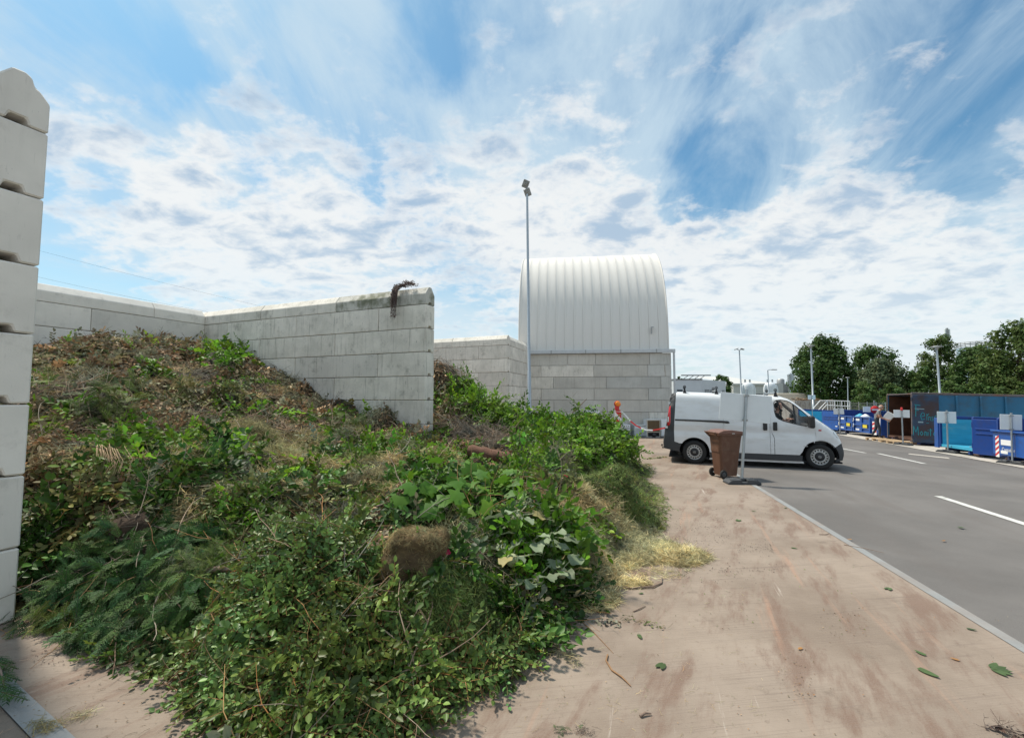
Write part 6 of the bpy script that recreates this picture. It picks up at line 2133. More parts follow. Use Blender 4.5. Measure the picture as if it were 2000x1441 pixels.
person("person", "balding man in a grey T-shirt and dark trousers, carrying a white box to the container", J, B, [M_SKIN, M_TSHIRT_GREY, M_TROUSERS, M_SHOE], MM, hair_grey, head_dir=(1, -.1, -.15))
bx = thing("carried_box", "pale grey box shaped appliance held in front of the man", "box", matrix=MM @ Matrix.Translation((.50, 0, 1.14)) @ Matrix.Rotation(R(35), 4, 'Y'))
m = MB(); m.box(-.17, .17, -.185, .185, -.22, .22); m.build("case", M_SIGNBACK, bx, bevel=.006)
m = MB(); m.box(.171, .18, -.15, .15, -.18, .18); m.build("front_face", M_WHITEPL, bx)

# ------------------------------------------------------------------ trees
T_DARK = leaf_mat("foliage_dark", (.058, .110, .026), .7, .32, .3)
T_MID = leaf_mat("foliage_mid", (.080, .135, .034), .7, .34, .3)
T_WILLOW = leaf_mat("foliage_grey_green", (.095, .130, .060), .65, .25, .3)
T_OLIVE = leaf_mat("foliage_olive", (.088, .135, .034), .7, .34, .3)


def tree(name, label, px, y, ptop, wpx, mtl, leaf, n, blobs, seed, zb=-.79, trunk_r=.25, pbase=None, fill=1.0, droop=0.0, group="trees beyond the yard"):
    r = np.random.default_rng(seed); rr = random.Random(seed)
    leaf *= .62; n = int(n * 2.1)
    base = at_depth(px, 780, y); top = at_depth(px, ptop, y).z; w = wpx * y / FOC / 2
    H = top - zb
    t = thing(name, label, "tree", (base.x, y, zb), 0, group)
    m = MB(); pts = [(0, 0, 0), (.05 * w, 0, H * .25), (-.03 * w, .03 * w, H * .55), (.02 * w, 0, H * .85)]
    m.tube(pts, [trunk_r, trunk_r * .75, trunk_r * .45, trunk_r * .12], 9)
    cl = []
    zc0 = H * (pbase if pbase is not None else .22)
    for k in range(blobs):
        u = (k + .5) / blobs
        z = zc0 + (H - zc0) * (u ** .9) * .94
        prof = math.sin(math.pi * min(1, .16 + .80 * u)) ** .7
        a = k * 2.4 + rr.uniform(-.4, .4)
        rad = w * prof * rr.uniform(.35, .82)
        c = Vector((math.cos(a) * rad, math.sin(a) * rad, z))
        s = w * rr.uniform(.26, .44) * (.55 + .45 * prof)
        cl.append((c, s))
        if k % 2 == 0:
            b0_ = Vector((0, 0, max(H * .15, z - rad * .8 - .3)))
            m.tube([b0_, (b0_ + c) / 2 + Vector((0, 0, .1 * w)), c], [trunk_r * .35, trunk_r * .22, trunk_r * .06], 6)
    m.build("trunk", M_BARK, t)
    P, Nn = [], []
    tot = sum(s * s for _, s in cl)
    for c, s in cl:
        k = int(n * s * s / tot * rr.uniform(.75, 1.2))
        d = r.normal(0, 1, (k, 3)); d /= np.linalg.norm(d, axis=1, keepdims=True)
        rad = s * (r.uniform(.25, 1.0, (k, 1)) ** .5) * (1 + .22 * np.sin(d[:, :1] * 5 + d[:, 2:] * 6 + seed) + .1 * np.sin(d[:, 1:2] * 11))
        q = d * rad * np.array([1, 1, .80]); q[:, 2] -= droop * rad[:, 0]
        P.append(q + np.array(c)); Nn.append(d)
    P, Nn = np.concatenate(P), np.concatenate(Nn)
    pos = P[:, 2] > .15
    P, Nn = P[pos], Nn[pos]
    T1 = [T().add([v * leaf for v in (Vector((-.5, -.35, 0)), Vector((.1, -.55, .12)), Vector((.6, .1, -.05)), Vector((-.1, .5, .1)))], [(0, 1, 2, 3)]),
          T().add([v * leaf for v in (Vector((-.6, 0, .05)), Vector((0, -.4, -.1)), Vector((.5, -.1, .1)), Vector((.1, .45, 0)))], [(0, 1, 2, 3)], 1.15),
          T().add([v * leaf for v in (Vector((-.3, -.3, .05)), Vector((.35, -.2, -.1)), Vector((.3, .35, .1)), Vector((-.35, .3, 0)))], [(0, 1, 2, 3)], .85)]
    scatter("crown", T1, P, frames(Nn, .42, up=.30), r.uniform(.55, 1.25, len(P)), [mtl], t, .09, .20)
    return t


tree("leafy_tree", "big round dark green tree standing alone behind the lamp post", 1612, 50, 654, 118, T_DARK, .42, 7000, 34, 3, trunk_r=.35, pbase=.16)
tree("leafy_tree", "dark tree with an open crown, right behind the grey green willow", 1706, 60, 676, 122, T_DARK, .45, 4200, 30, 5, trunk_r=.3, pbase=.22)
tree("willow_tree", "round grey green willow between the dark trees", 1722, 46, 697, 108, T_WILLOW, .30, 7500, 30, 8, trunk_r=.25, pbase=.05)
tree("leafy_tree", "small mid green tree left of the willow", 1672, 48, 722, 60, T_MID, .32, 3600, 20, 9, trunk_r=.18, pbase=.04)
tree("leafy_tree", "tall airy tree below the antenna mast", 1842, 46, 650, 86, T_OLIVE, .30, 4800, 30, 12, trunk_r=.25, pbase=.10)
tree("leafy_tree", "broad dark tree left of the tall airy tree", 1800, 44, 716, 84, T_MID, .32, 5200, 24, 14, trunk_r=.25, pbase=.02)
tree("leafy_tree", "dark green tree under the round tower", 1905, 42, 672, 110, T_DARK, .34, 7000, 32, 15, trunk_r=.3, pbase=.04)
tree("leafy_tree", "mid green bushy tree right of the dark tree under the tower", 1945, 38, 690, 100, T_MID, .32, 5600, 28, 17, trunk_r=.25, pbase=.02)
tree("leafy_tree", "largest tree, cut off by the right picture edge", 2000, 36, 622, 150, T_OLIVE, .30, 9000, 40, 18, trunk_r=.35, pbase=.04)
tree("leafy_tree", "round dark tree behind the small grey office building", 1412, 85, 731, 44, T_DARK, .5, 2000, 18, 21, trunk_r=.3, pbase=.1)
tree("leafy_tree", "low tree tip showing above the roof of the grey office building", 1330, 110, 731, 22, T_DARK, .5, 700, 10, 22, trunk_r=.2, pbase=.1)
for k, (px, y, top_, w, mt, lb) in enumerate(((1690, 40, 745, 70, T_MID, "green bush behind the stair railing"), (1745, 40, 748, 70, T_MID, "green bush behind the left corner of the rusty container"), (1800, 38, 745, 70, T_DARK, "dark bush behind the roof of the rusty container"),
                                          (1860, 36, 742, 80, T_MID, "mid green bush behind the lamp post at the container"), (1920, 35, 745, 80, T_DARK, "dark bush behind the far end of the rusty container"), (1985, 33, 735, 80, T_OLIVE, "olive bush at the right picture edge behind the containers"), (2060, 33, 720, 90, T_DARK, "dark bush beyond the right picture edge"))):
    tree("bush", lb, px, y, top_, w, mt, .26, 3000, 18, 40 + k, trunk_r=.08, pbase=.0, group="bushes behind the containers")["category"] = "bush"

# ------------------------------------------------------------------ buildings beyond the yard
W_WHITE = mat("white_render", (.62, .64, .66), .8, var=.05, scale=.6)
W_GREY = mat("grey_cladding", (.33, .33, .325), .7, var=.08, scale=.4)
W_LIGHT = mat("pale_cladding", (.54, .53, .51), .7, var=.08, scale=.4)
W_WIN = mat("window_pane", (.05, .075, .095), .08, var=.2, scale=.3, spec=.8)
W_ROOF = mat("dark_roof_edge", (.10, .10, .10), .7, var=.1)


def block_from(px0, px1, pyt, y, depth, zb=-.79):
    a, b = at_depth(px0, pyt, y), at_depth(px1, pyt, y)
    return a.x, b.x, a.z - zb


y = 72
x0, x1, h = block_from(1319, 1371, 741.5, y, 10)
x2, _, h2 = block_from(1417, 1418, 746, y + 6, 10)
t = thing("office_building", "small white flat roofed office building seen over the rear of the van", "building", (x0, y, -.79))
w = x1 - x0
m = MB(); m.box(0, w, 0, 10, 0, h); m.build("wall", W_WHITE, t)
d2 = x2 - x0
m = MB(); m.add([(w + .01, 0, 0), (d2, 6, 0), (d2, 6, h), (w + .01, 0, h), (w + .01, 10, 0), (d2, 10, 0), (d2, 10, h), (w + .01, 10, h)], [(0, 1, 2, 3), (1, 5, 6, 2), (5, 4, 7, 6), (3, 2, 6, 7), (4, 0, 3, 7)]); m.build("wall", W_WHITE, t)
m = MB(); m.box(-.1, w + .05, -.1, 10, h + .002, h + .15); m.build("roof", W_ROOF, t)
for u0, u1, z0_, z1_ in ((.05, .26, .50, .72),):
    m = MB(); m.box(w * u0, w * u1, -.05, -.003, h * z0_, h * z1_); f = m.build("window", W_ROOF, t); m = MB(); m.box(w * u0 + .06, w * u1 - .06, -.058, -.051, h * z0_ + .06, h * z1_ - .06); m.build("pane", W_WIN, f)
for u0, u1 in ((.10, .28), (.32, .50), (.84, .93)):
    p = lambda u: Vector((w + (d2 - w) * u, 6 * u, 0)); n = Vector((6, -(d2 - w), 0)).normalized() * .05
    a, b = p(u0) + n * .1, p(u1) + n * .1
    for nm, mt, k, zz in (("window", W_ROOF, 1, 0), ("pane", W_WIN, 1.3, .08)):
        m = MB(); m.add([a + n * k + Vector((0, 0, h * .46 + zz)), b + n * k + Vector((0, 0, h * .46 + zz)), b + n * k + Vector((0, 0, h * .72 - zz)), a + n * k + Vector((0, 0, h * .72 - zz)),
                         a + Vector((0, 0, h * .46 + zz)), b + Vector((0, 0, h * .46 + zz)), b + Vector((0, 0, h * .72 - zz)), a + Vector((0, 0, h * .72 - zz))], [(0, 1, 2, 3), (0, 4, 5, 1), (1, 5, 6, 2), (2, 6, 7, 3), (3, 7, 4, 0)])
        if nm == "window": f = m.build(nm, mt, t)
        else: m.build(nm, mt, f)
m = MB()
for k in range(4): m.bar((w * .45 + k * .9, 2, h + .1), (w * .45 + k * .9 + .9, 2, h + .75), .08, .08)
m.bar((w * .4, 2, h + .8), (w * .4 + 4.8, 2, h + .8), .2, .16); m.build("roof_frame", W_ROOF, t)

y = 95
x0, x1, h = block_from(1432, 1518, 749, y, 20)
t = thing("factory_hall", "pale industrial hall with strip windows behind the white tanks", "building", (x0, y, -.79))
w = x1 - x0
m = MB(); m.box(0, w, 0, 20, 0, h); m.build("wall", W_LIGHT, t)
m = MB(); m.add([(-.3, -.4, h + .01), (w * .9, -.4, h + .01), (w * .9, 20, h + 2.4), (-.3, 20, h + 2.4)], [(0, 1, 2, 3)]); m.box(-.3, w * .9, -.4, 0, h - .3, h + .0); m.build("roof", W_LIGHT, t)
for u0, u1 in ((.04, .26), (.47, .70)):
    m = MB(); m.box(w * u0, w * u1, -.08, -.004, h * .40, h * .62); f = m.build("window", W_ROOF, t); m = MB(); m.box(w * u0 + .2, w * u1 - .2, -.1, -.081, h * .44, h * .58); m.build("pane", W_WIN, f)
x0, x1, h = block_from(1516, 1600, 749.5, y + 1, 20)
t = thing("grey_hall", "dull grey windowless hall with a silver roof duct, left of the big tree", "building", (x0, y + 1, -.79))
w = x1 - x0
m = MB(); m.box(0, w, 0, 20, 0, h); m.build("wall", W_GREY, t)
m = MB(); m.box(-.2, w * .14, -.3, -.01, 0, h + .1); m.build("corner_panel", W_LIGHT, t)
m = MB(); m.tube([(w * .18, -1, h * .3), (w * .18, -1.2, h * .42), (w * .22, -1.3, h * .52), (w * .25, -1.2, h * .50), (w * .275, -1, h * .62), (w * .275, -1, h * 1.28), (w * .25, -1, h * 1.36)], [.55, .55, .55, .55, .6, .6, .55], 12); m.build("duct", M_GALV, t)
m = MB(); m.tube([(w * .17, 1, h), (w * .17, 1, h + .9), (w * .17, 1, h + 1.1)], [.75, .75, .5], 12); m.build("vent_cowl", M_GALV_DULL, t)
for px, lb in ((1461, "left white storage tank in front of the pale hall"), (1505, "right white storage tank in front of the pale hall")):
    b = at_depth(px, 780, 88); top_ = at_depth(px, 746, 88).z + .79; rad = 10.3 * 88 / FOC
    t = thing("storage_tank", lb, "tank", (b.x, 88, -.79), 0, "white storage tanks")
    m = MB(); m.lathe([(rad, 0), (rad, top_ - 1.0), (rad * .92, top_ - .5), (rad * .6, top_ - .1), (0, top_)], 28); m.build("shell", M_ENAMEL, t)
    for s in (-1, 1):
        m = MB(); m.tube([(s * rad * 1.12, -.2, 0), (s * rad * 1.12, -.2, top_ - 1.3), (s * rad * .9, -.1, top_ - .6)], .28, 8); m.build("side_pipe", M_ENAMEL, t)
        m = MB(); m.tube([(s * rad * .45, 0, top_ - .3), (s * rad * .45, 0, top_ + .5)], .16, 8); m.build("vent_stub", M_GALV, t)
# parked lorry, timber container and stair railing
y = 50
x0, x1, h = block_from(1518, 1600, 769, y, 3)
t = thing("flatbed_trailer", "cream covered trailer with a rounded frame, parked behind the timber container", "trailer", (x0, y, -.72))
w = x1 - x0
m = MB(); m.box(0, w * .9, 0, 2.4, h * .72, h); m.build("tarpaulin", mat("cream_tarpaulin", (.62, .56, .46), .7, var=.06), t, bevel=.06)
m = MB(); m.box(0, w, .02, 2.38, h * .40, h * .71); m.build("side_board", W_WHITE, t)
m = MB(); m.tube([(w * .6, -.05, h * .4), (w * .98, -.05, h * .42), (w, -.05, h * .9), (w * .96, -.05, h * 1.03), (w * .7, -.05, h * 1.05)], .06, 8); m.build("tail_frame", M_WHITEPL, t)
for x in (.18, .3, .82):
    m = MB(); m.m = Matrix.Translation((w * x, .1, .45)); m.lathe([(0, -.12), (.45, -.12), (.45, .12), (0, .12)], 18, 'y'); m.build("wheel", M_RUBBER, t)
m = MB(); m.box(0, w, .3, 2.1, .8, h * .395); m.build("chassis", M_DARK, t)
y = 44
x0, x1, h = block_from(1552, 1632, 782, y, 3, -.6)
t = thing("timber_container", "weathered grey container heaped with waste timber behind the white railing", "container", (x0, y, -.6))
w = x1 - x0
m = MB(); m.box(0, w, 0, .08, .2, h).box(0, w, 2.2, 2.28, .2, h).box(0, .08, .09, 2.19, .2, h).box(w - .08, w, .09, 2.19, .2, h).box(.09, w - .09, .09, 2.19, .2, h * .6)
m.build("wall", mat("weathered_grey_paint", (.36, .34, .31), .8, var=.18, scale=2, dirt=(.14, .09, .06), dirt_amt=.6, dirt_scale=3), t)
for k in range(9):
    m = MB(); m.box(.1 + k * (w - .3) / 8, .2 + k * (w - .3) / 8, -.07, -.001, .2, h - .05); m.build("rib", MATS["weathered_grey_paint"], t)
for x in (.4, w - .4):
    m = MB(); m.box(x - .06, x + .06, .1, 2.1, 0, .195); m.build("skid", M_DARK, t)
tb = mat("waste_timber", (.36, .24, .15), .85, var=.25, scale=3, obj_rand=.3)
jt = thing("timber_heap", "jumble of waste timber boards heaped on the weathered grey container", "timber heap", (x0, y, -.6 + h))
for k in range(16):
    x = random.uniform(.5, w - .5); ln = random.uniform(.6, 1.3); a = random.uniform(-.35, .35)
    m = MB(); m.m = Matrix.Translation((x, random.uniform(.4, 1.8), -.05 + random.uniform(.0, .22))) @ Matrix.Rotation(random.uniform(-.5, .5), 4, 'Z') @ Matrix.Rotation(a, 4, 'Y'); m.box(-ln / 2, ln / 2, -.09, .09, -.02, .03); m.build("plank", tb, jt)
y = 39
P_ = lambda px, py, dy=0: at_depth(px, py, y + dy)
o_ = Vector((P_(1600, 800).x, y, -.6))
t = thing("stair_railing", "white tubular stair railing of the loading platform behind the blue containers", "railing", o_)
segs = {"top_rail": [[(1599, 800), (1616, 782), (1659, 783.5)]], "mid_rail": [[(1606, 800), (1614, 791), (1659, 793.5)]]}
for nm, ls in segs.items():
    for l in ls:
        m = MB(); m.tube([P_(a, b) - o_ for a, b in l], .035, 8); m.build(nm, M_WHITEPL, t)
m = MB(); m.tube([P_(1588, 798) - o_, P_(1602, 782) - o_, P_(1616, 782) - o_], .035, 8); m.build("stair_rail", M_WHITEPL, t)
for px in (1616, 1630, 1644, 1659):
    a = P_(px, 783) - o_; m = MB(); m.tube([a, (a.x, a.y, 0)], .03, 8); m.build("baluster", M_WHITEPL, t)
for k in range(9):
    px = 1617 + k * 4.7
    if k % 3 == 0: continue
    a = P_(px, 783) - o_; m = MB(); m.tube([a, (a.x, a.y, 0.5)], .014, 6); m.build("baluster", M_WHITEPL, t)
m = MB(); a, b = P_(1616, 812) - o_, P_(1659, 812) - o_; m.box(a.x, b.x, 0, 2, a.z - .1, a.z); m.build("platform", M_GALV_DULL, t)
# chain link fence behind the far containers: posts and wire
y = 34
fa, fb = at_depth(1662, 800, 39), at_depth(1790, 800, 33)
t = thing("wire_fence", "dark wire mesh fence with thin posts in front of the bushes", "fence", (fa.x, fa.y, -.75))
dv = (fb - fa); dv.z = 0
for k in range(8):
    p = dv * (k / 7); m = MB(); m.tube([(p.x, p.y, 0), (p.x, p.y, 2.3)], .03, 6); m.build("fence_post", M_GALV_DULL, t)
m = MB()
for k in range(10): m.tube([(0, 0, .2 + k * .22), (dv.x, dv.y, .2 + k * .22)], .006, 4, False)
for k in range(60): p = dv * (k / 59); m.tube([(p.x, p.y, .1), (p.x, p.y, 2.25)], .005, 4, False)
m.build("wire_mesh", M_GALV_DULL, t)["kind"] = "stuff"
# no-entry sign behind the man
b = at_depth(1708, 800, 29.5)
t = thing("round_sign", "red round traffic sign on a thin post behind the head of the man", "sign", (b.x, b.y, -.65))
m = MB(); m.tube([(0, 0, 0), (0, 0, b.z + 1.25)], .035, 8); m.build("pole", M_GALV_DULL, t)
m = MB(); m.m = Matrix.Translation((0, -.05, b.z + .65)) @ Matrix.Rotation(R(-20), 4, 'Z'); m.lathe([(0, -.01), (.25, -.01), (.25, .01), (0, .01)], 24, 'y'); d = m.build("sign_disc", M_REDPAINT, t)
m = MB(); m.m = Matrix.Translation((0, -.05, b.z + .65)) @ Matrix.Rotation(R(-20), 4, 'Z'); m.box(-.18, .18, -.018, -.011, -.045, .045); m.build("white_bar", M_WHITEPL, d)
m = MB(); m.box(-.75, -.28, -.03, -.01, b.z + .5, b.z + .85); m.build("info_board", M_SIGNBACK, t)
# antenna mast and round tower far behind
y = 160
b = at_depth(1853, 700, y); tp = at_depth(1852.5, 631, y)
t = thing("antenna_mast", "lattice antenna mast rising above the tall airy tree", "mast", (b.x, y, -.79))
m = MB(); m.tube([(0, 0, 0), (0, 0, tp.z - 1)], .35, 8); m.build("pole", M_GALV_DULL, t)
for s in (-1, 1):
    for zz in (0, 4.5):
        m = MB(); m.box(s * .7 - .22, s * .7 + .22, -.2, .2, tp.z - 5 - zz, tp.z - 1.4 - zz); m.build("antenna_panel", M_SIGNBACK, t)
m = MB(); m.bar((-.9, 0, tp.z - 2.6), (.9, 0, tp.z - 2.6), .15, .15).bar((-.9, 0, tp.z - 7), (.9, 0, tp.z - 7), .15, .15); m.build("bracket", M_GALV_DULL, t)
y = 190
b = at_depth(1902, 700, y); tp = at_depth(1902, 671, y); rad = 24 * y / FOC
t = thing("round_tower", "round grey blue tower with a railing crown, seen above the right trees", "tower", (b.x, y, -.79))
m = MB(); m.lathe([(rad, 0), (rad, tp.z - 1.2), (rad * .96, tp.z - 1.0), (0, tp.z - .6)], 30); m.build("shell", mat("blue_grey_steel", (.20, .27, .33), .6, var=.1, scale=.2), t)
m = MB()
for z in (tp.z + .4, tp.z + 1.0, tp.z - .4): m.lathe([(rad, z), (rad + .2, z + .12), (rad, z + .24)], 30)
m.build("crown_rail", M_GALV_DULL, t)
for k in range(20):
    a = 2 * math.pi * k / 20; m = MB(); m.tube([(rad * math.cos(a), rad * math.sin(a), tp.z - 1.1), (rad * math.cos(a), rad * math.sin(a), tp.z + 1.2)], .12, 5); m.build("rail_post", M_GALV_DULL, t)
# wires high over the bay
for k, (p0, p1, y0, y1, lb) in enumerate((((75, 520), (450, 606), 60, 75, "upper thin overhead cable crossing the sky above the back wall"), ((75, 470), (560, 600), 66, 85, "lower thin overhead cable crossing the sky above the back wall"))):
    a, b = at_depth(*p0, y0), at_depth(*p1, y1); dd = b - a; a = a - dd * 1.2; b = b + dd * .6
    t = thing("overhead_cable", lb, "cable", a, 0, "overhead cables")
    pts = [(b - a) * (i / 12) + Vector((0, 0, -1.5 * math.sin(math.pi * i / 12))) for i in range(13)]
    m = MB(); m.tube(pts, .012, 5); m.build("wire", W_ROOF, t)
# ------------------------------------------------------------------ single things lying on the heap


def bent(pts, rads, mtl, name, parent, n=8):
    m = MB(); m.tube(pts, rads, n); return m.build(name, mtl, parent)


# slab of matted turf, standing on edge
sc = on_heap(800, 1146)
L_THATCH = leaf_mat("brown_thatch", (.26, .185, .085), .85, .1)
t = thing("matted_grass_clump", "large brown clump of matted grass tipped on edge amid the shrub cuttings", "grass clump", (sc.x, sc.y + .10, sc.z + .16), R(-14)); t.scale = (.74, .74, .70)
m = MB(); n = 26
vs, fs = [], []
for i in range(n + 1):
    ph = math.pi * i / n
    for k in range(40):
        a = 2 * math.pi * k / 40
        d = Vector((math.sin(ph) * math.cos(a), math.sin(ph) * math.sin(a), math.cos(ph)))
        q = Vector((math.copysign(abs(d.x) ** .5, d.x) * .30, math.copysign(abs(d.y) ** .75, d.y) * .19, math.copysign(abs(d.z) ** .48, d.z) * .26))
        q.x += .06 * q.z / .26; q.z += -.03 * (q.x / .3) ** 2 + .05 * q.x
        nn = mnoise.noise(q * 6 + Vector((3, 1, 7))) * .10 + mnoise.noise(q * 16) * .035
        dent = .07 * math.exp(-(((q.x - .06) / .16) ** 2 + ((q.z - .03) / .12) ** 2)) if q.y < 0 else 0
        q = q + d * nn + Vector((0, dent, 0)); vs.append(q)
for i in range(n):
    for k in range(40): fs.append((i * 40 + k, i * 40 + (k + 1) % 40, (i + 1) * 40 + (k + 1) % 40, (i + 1) * 40 + k))
m.add(vs, fs, True)
body = m.build("turf_body", mat("matted_thatch", (.17, .115, .055), .95, var=.4, scale=9, bump=.8, bscale=60, stretch=(1, 1, 2.5), dirt=(.09, .055, .035), dirt_amt=.8, dirt_scale=3), t)
V_ = np.array([tuple(v) for v in vs]); nr = V_ / np.linalg.norm(V_, axis=1, keepdims=True)
pk = rng.integers(0, len(V_), 1900)
scatter("thatch", [t_tuft(.06, 9, 70 + s, .0011, .8, .12) for s in range(4)], V_[pk] + nr[pk] * .006, frames(nr[pk], .14, up=0), rng.uniform(.7, 1.3, 1900), [L_THATCH], t, .08, .34)
pk = rng.integers(0, len(V_), 500)
pk = pk[V_[pk, 2] > -.02]
scatter("green_edge", [t_tuft(.07, 9, 80 + s, .0012, .8, .4) for s in range(3)], V_[pk] + nr[pk] * .006, frames(nr[pk], .2, up=.2), rng.uniform(.6, 1.0, len(pk)), [L_DRYGRASS], t, .08, .3)

# kohlrabi plants thrown on the heap
K_LEAF = leaf_mat("kohlrabi_leaf", (.23, .285, .175), .55, .25)
K_YEL = leaf_mat("kohlrabi_yellowing_leaf", (.34, .29, .13), .6, .25)
K_BULB = mat("kohlrabi_bulb", (.36, .385, .22), .5, var=.15, scale=12, dirt=(.30, .22, .13), dirt_amt=.5, dirt_scale=9)


def big_leaf(L, W, seed):
    r = random.Random(seed); vs, fs = [], []
    nu, nv = 9, 5
    for i in range(nu + 1):
        u = i / nu; w = W * math.sin(math.pi * min(1, .10 + .9 * u) ** .8) ** .7 * (1 if u < 1 else .02)
        for k in range(nv):
            v = -1 + 2 * k / (nv - 1)
            ruf = (.16 * math.sin(u * 11 + seed + v * 2) + r.uniform(-.06, .06)) * abs(v) * W
            vs.append((v * w, u * L, -.35 * L * u * u + .22 * abs(v) * W + ruf))
    for i in range(nu):
        for k in range(nv - 1): fs.append((i * nv + k, i * nv + k + 1, (i + 1) * nv + k + 1, (i + 1) * nv + k))
    return np.array(vs, np.float32), np.array(fs, np.int32)


def kohlrabi(label, px, py, sc_, nl, seed, spread=6.28, a0=0.0):
    r = random.Random(seed); p = on_heap(px, py)
    t = thing("kohlrabi_plant", label, "vegetable plant", (p.x, p.y - .05, p.z + .16), 0, "kohlrabi plants on the heap")
    t.scale = (sc_,) * 3
    m = MB(); m.lathe([(0, -.055), (.03, -.05), (.055, -.02), (.06, .01), (.045, .045), (.02, .06), (0, .062)], 14)
    m.m = Matrix.Identity(4); o = m.build("bulb", K_BULB, t); o.rotation_euler = (r.uniform(-1, 1), r.uniform(-.6, .6), 0)
    for k in range(nl):
        a = a0 + spread * k / nl + r.uniform(-.3, .3); el = r.uniform(.1, .8)
        L = r.uniform(.12, .19); s = r.uniform(.08, .13)
        v, f = big_leaf(L, L * r.uniform(.30, .42), seed * 10 + k)
        col = np.ones(len(v)) * r.uniform(.75, 1.25); yel = r.random() < .16
        me = np_mesh("leaf", v, f, K_YEL if yel else K_LEAF, col, smooth=True)
        o = link("leaf", me, t)
        d = Vector((math.cos(a) * math.cos(el), math.sin(a) * math.cos(el), math.sin(el)))
        o.location = d * (s + .04); o.rotation_euler = (el * .7 + r.uniform(-.4, .3), r.uniform(-.6, .6), a - math.pi / 2)
        b = MB(); b.tube([d * .04, d * (s * .6) + Vector((0, 0, .02)), d * (s + .05)], [.006, .005, .004], 5); b.build("leaf_stalk", K_BULB, t)
    return t


kohlrabi("kohlrabi plant with upright grey green leaves, topmost of the group", 1010, 1045, 1.1, 7, 1)
kohlrabi("kohlrabi plant with a large pale hanging leaf, right of the turf clump", 1035, 1100, 1.1, 8, 2)
kohlrabi("kohlrabi plant with a broad reddish tipped leaf, at the edge of the hay", 1070, 1085, 1.0, 6, 3, 4.0, -1.6)
kohlrabi("kohlrabi plant with a cracked pale bulb, low at the edge of the slab", 1050, 1170, 1.05, 6, 4, 4.5, -2.6)
kohlrabi("small kohlrabi plant lying nearest to the hay on the slab", 1095, 1155, .9, 5, 5, 4.0, -1.8)
kohlrabi("kohlrabi plant half buried in the dark leaves below the others", 1000, 1130, .95, 6, 6)

# log and root clods
p = on_heap(955, 898)
t = thing("tree_log", "short reddish brown log lying in the hollow of the heap", "log", (p.x, p.y, p.z + .09))
m = MB(); m.tube([(-.36 + .72 * i / 14, .12 - .245 * i / 14, .06 - .11 * i / 14) for i in range(15)], [.085] + [.108 + .006 * math.sin(i * 1.7) for i in range(13)] + [.08], 18)
m.v = [tuple(Vector(v) * (1 + .0) + Vector((0, 0, 1)) * mnoise.noise(Vector(v) * 6) * .018 + Vector((0, 1, 0)) * mnoise.noise(Vector(v) * 14) * .012) for v in m.v]
m.build("bark", mat("red_bark", (.17, .085, .055), .95, var=.35, scale=9, stretch=(2, 8, 8), bump=.7, bscale=30), t)
for px, py, s, lb in ((930, 905, .13, "dark clod of roots left of the reddish log"), (990, 915, .17, "dark earthy root clod below the reddish log"), (262, 1035, .2, "brown root ball among the conifer boughs"), (120, 950, .15, "dark root ball near the side wall"), (880, 868, .13, "black rotted clump beside the wall end")):
    p = on_heap(px, py)
    t = thing("root_clod", lb, "root clod", (p.x, p.y, p.z), 0, "root clods in the heap")
    m = MB(); m.lathe([(0, -1), (.5, -.85), (.87, -.5), (1, 0), (.87, .5), (.5, .85), (0, 1)], 14)
    m.v = [tuple(Vector(v) * s * (1 + .35 * mnoise.noise(Vector(v) * 1.7 + Vector((px, 0, 0))) + .15 * mnoise.noise(Vector(v) * 5)) * 1.0) for v in m.v]
    m.v = [(x, y_, z * .65) for x, y_, z in m.v]
    m.build("soil_lump", mat("root_soil", (.055, .035, .022), .98, var=.4, scale=14, bump=.8, bscale=40) if "root_soil" not in MATS else MATS["root_soil"], t)
    q = np.array([v for v in m.v]); pk = rng.integers(0, len(q), 90); nr = q[pk] / np.maximum(np.linalg.norm(q[pk], axis=1, keepdims=True), 1e-6)
    scatter("roots", twigs_s, q[pk] * .9, frames(nr, .5, up=0), rng.uniform(.4, .9, 90) * (s / .15) ** .5, [L_TWIGD], t)

# bundle of pale dry stalks
p = on_heap(212, 930)
t = thing("dry_stalk_bundle", "sheaf of pale dry flower stalks drooping over the heap near the side wall", "stalk bundle", (p.x, p.y, p.z + .05))
for k in range(26):
    r = random.Random(k); a = r.gauss(0, .07)
    pts = [Vector((-.16 + a * .5 + r.uniform(-.05, .04), .10, .20 + r.uniform(-.09, .06))), Vector((-.04 + a, .02, .23 + r.uniform(-.06, .05))), Vector((.08 + a * 1.3, -.06, .10 + r.uniform(-.05, .05))), Vector((.10 + a * 1.5, -.16, -.10 + r.uniform(-.12, .12)))]
    bent(pts, [.003, .003, .0026, .0015], mat("pale_stalk", (.44, .31, .19), .8, var=.2, scale=20) if "pale_stalk" not in MATS else MATS["pale_stalk"], "stalk", t, 5)

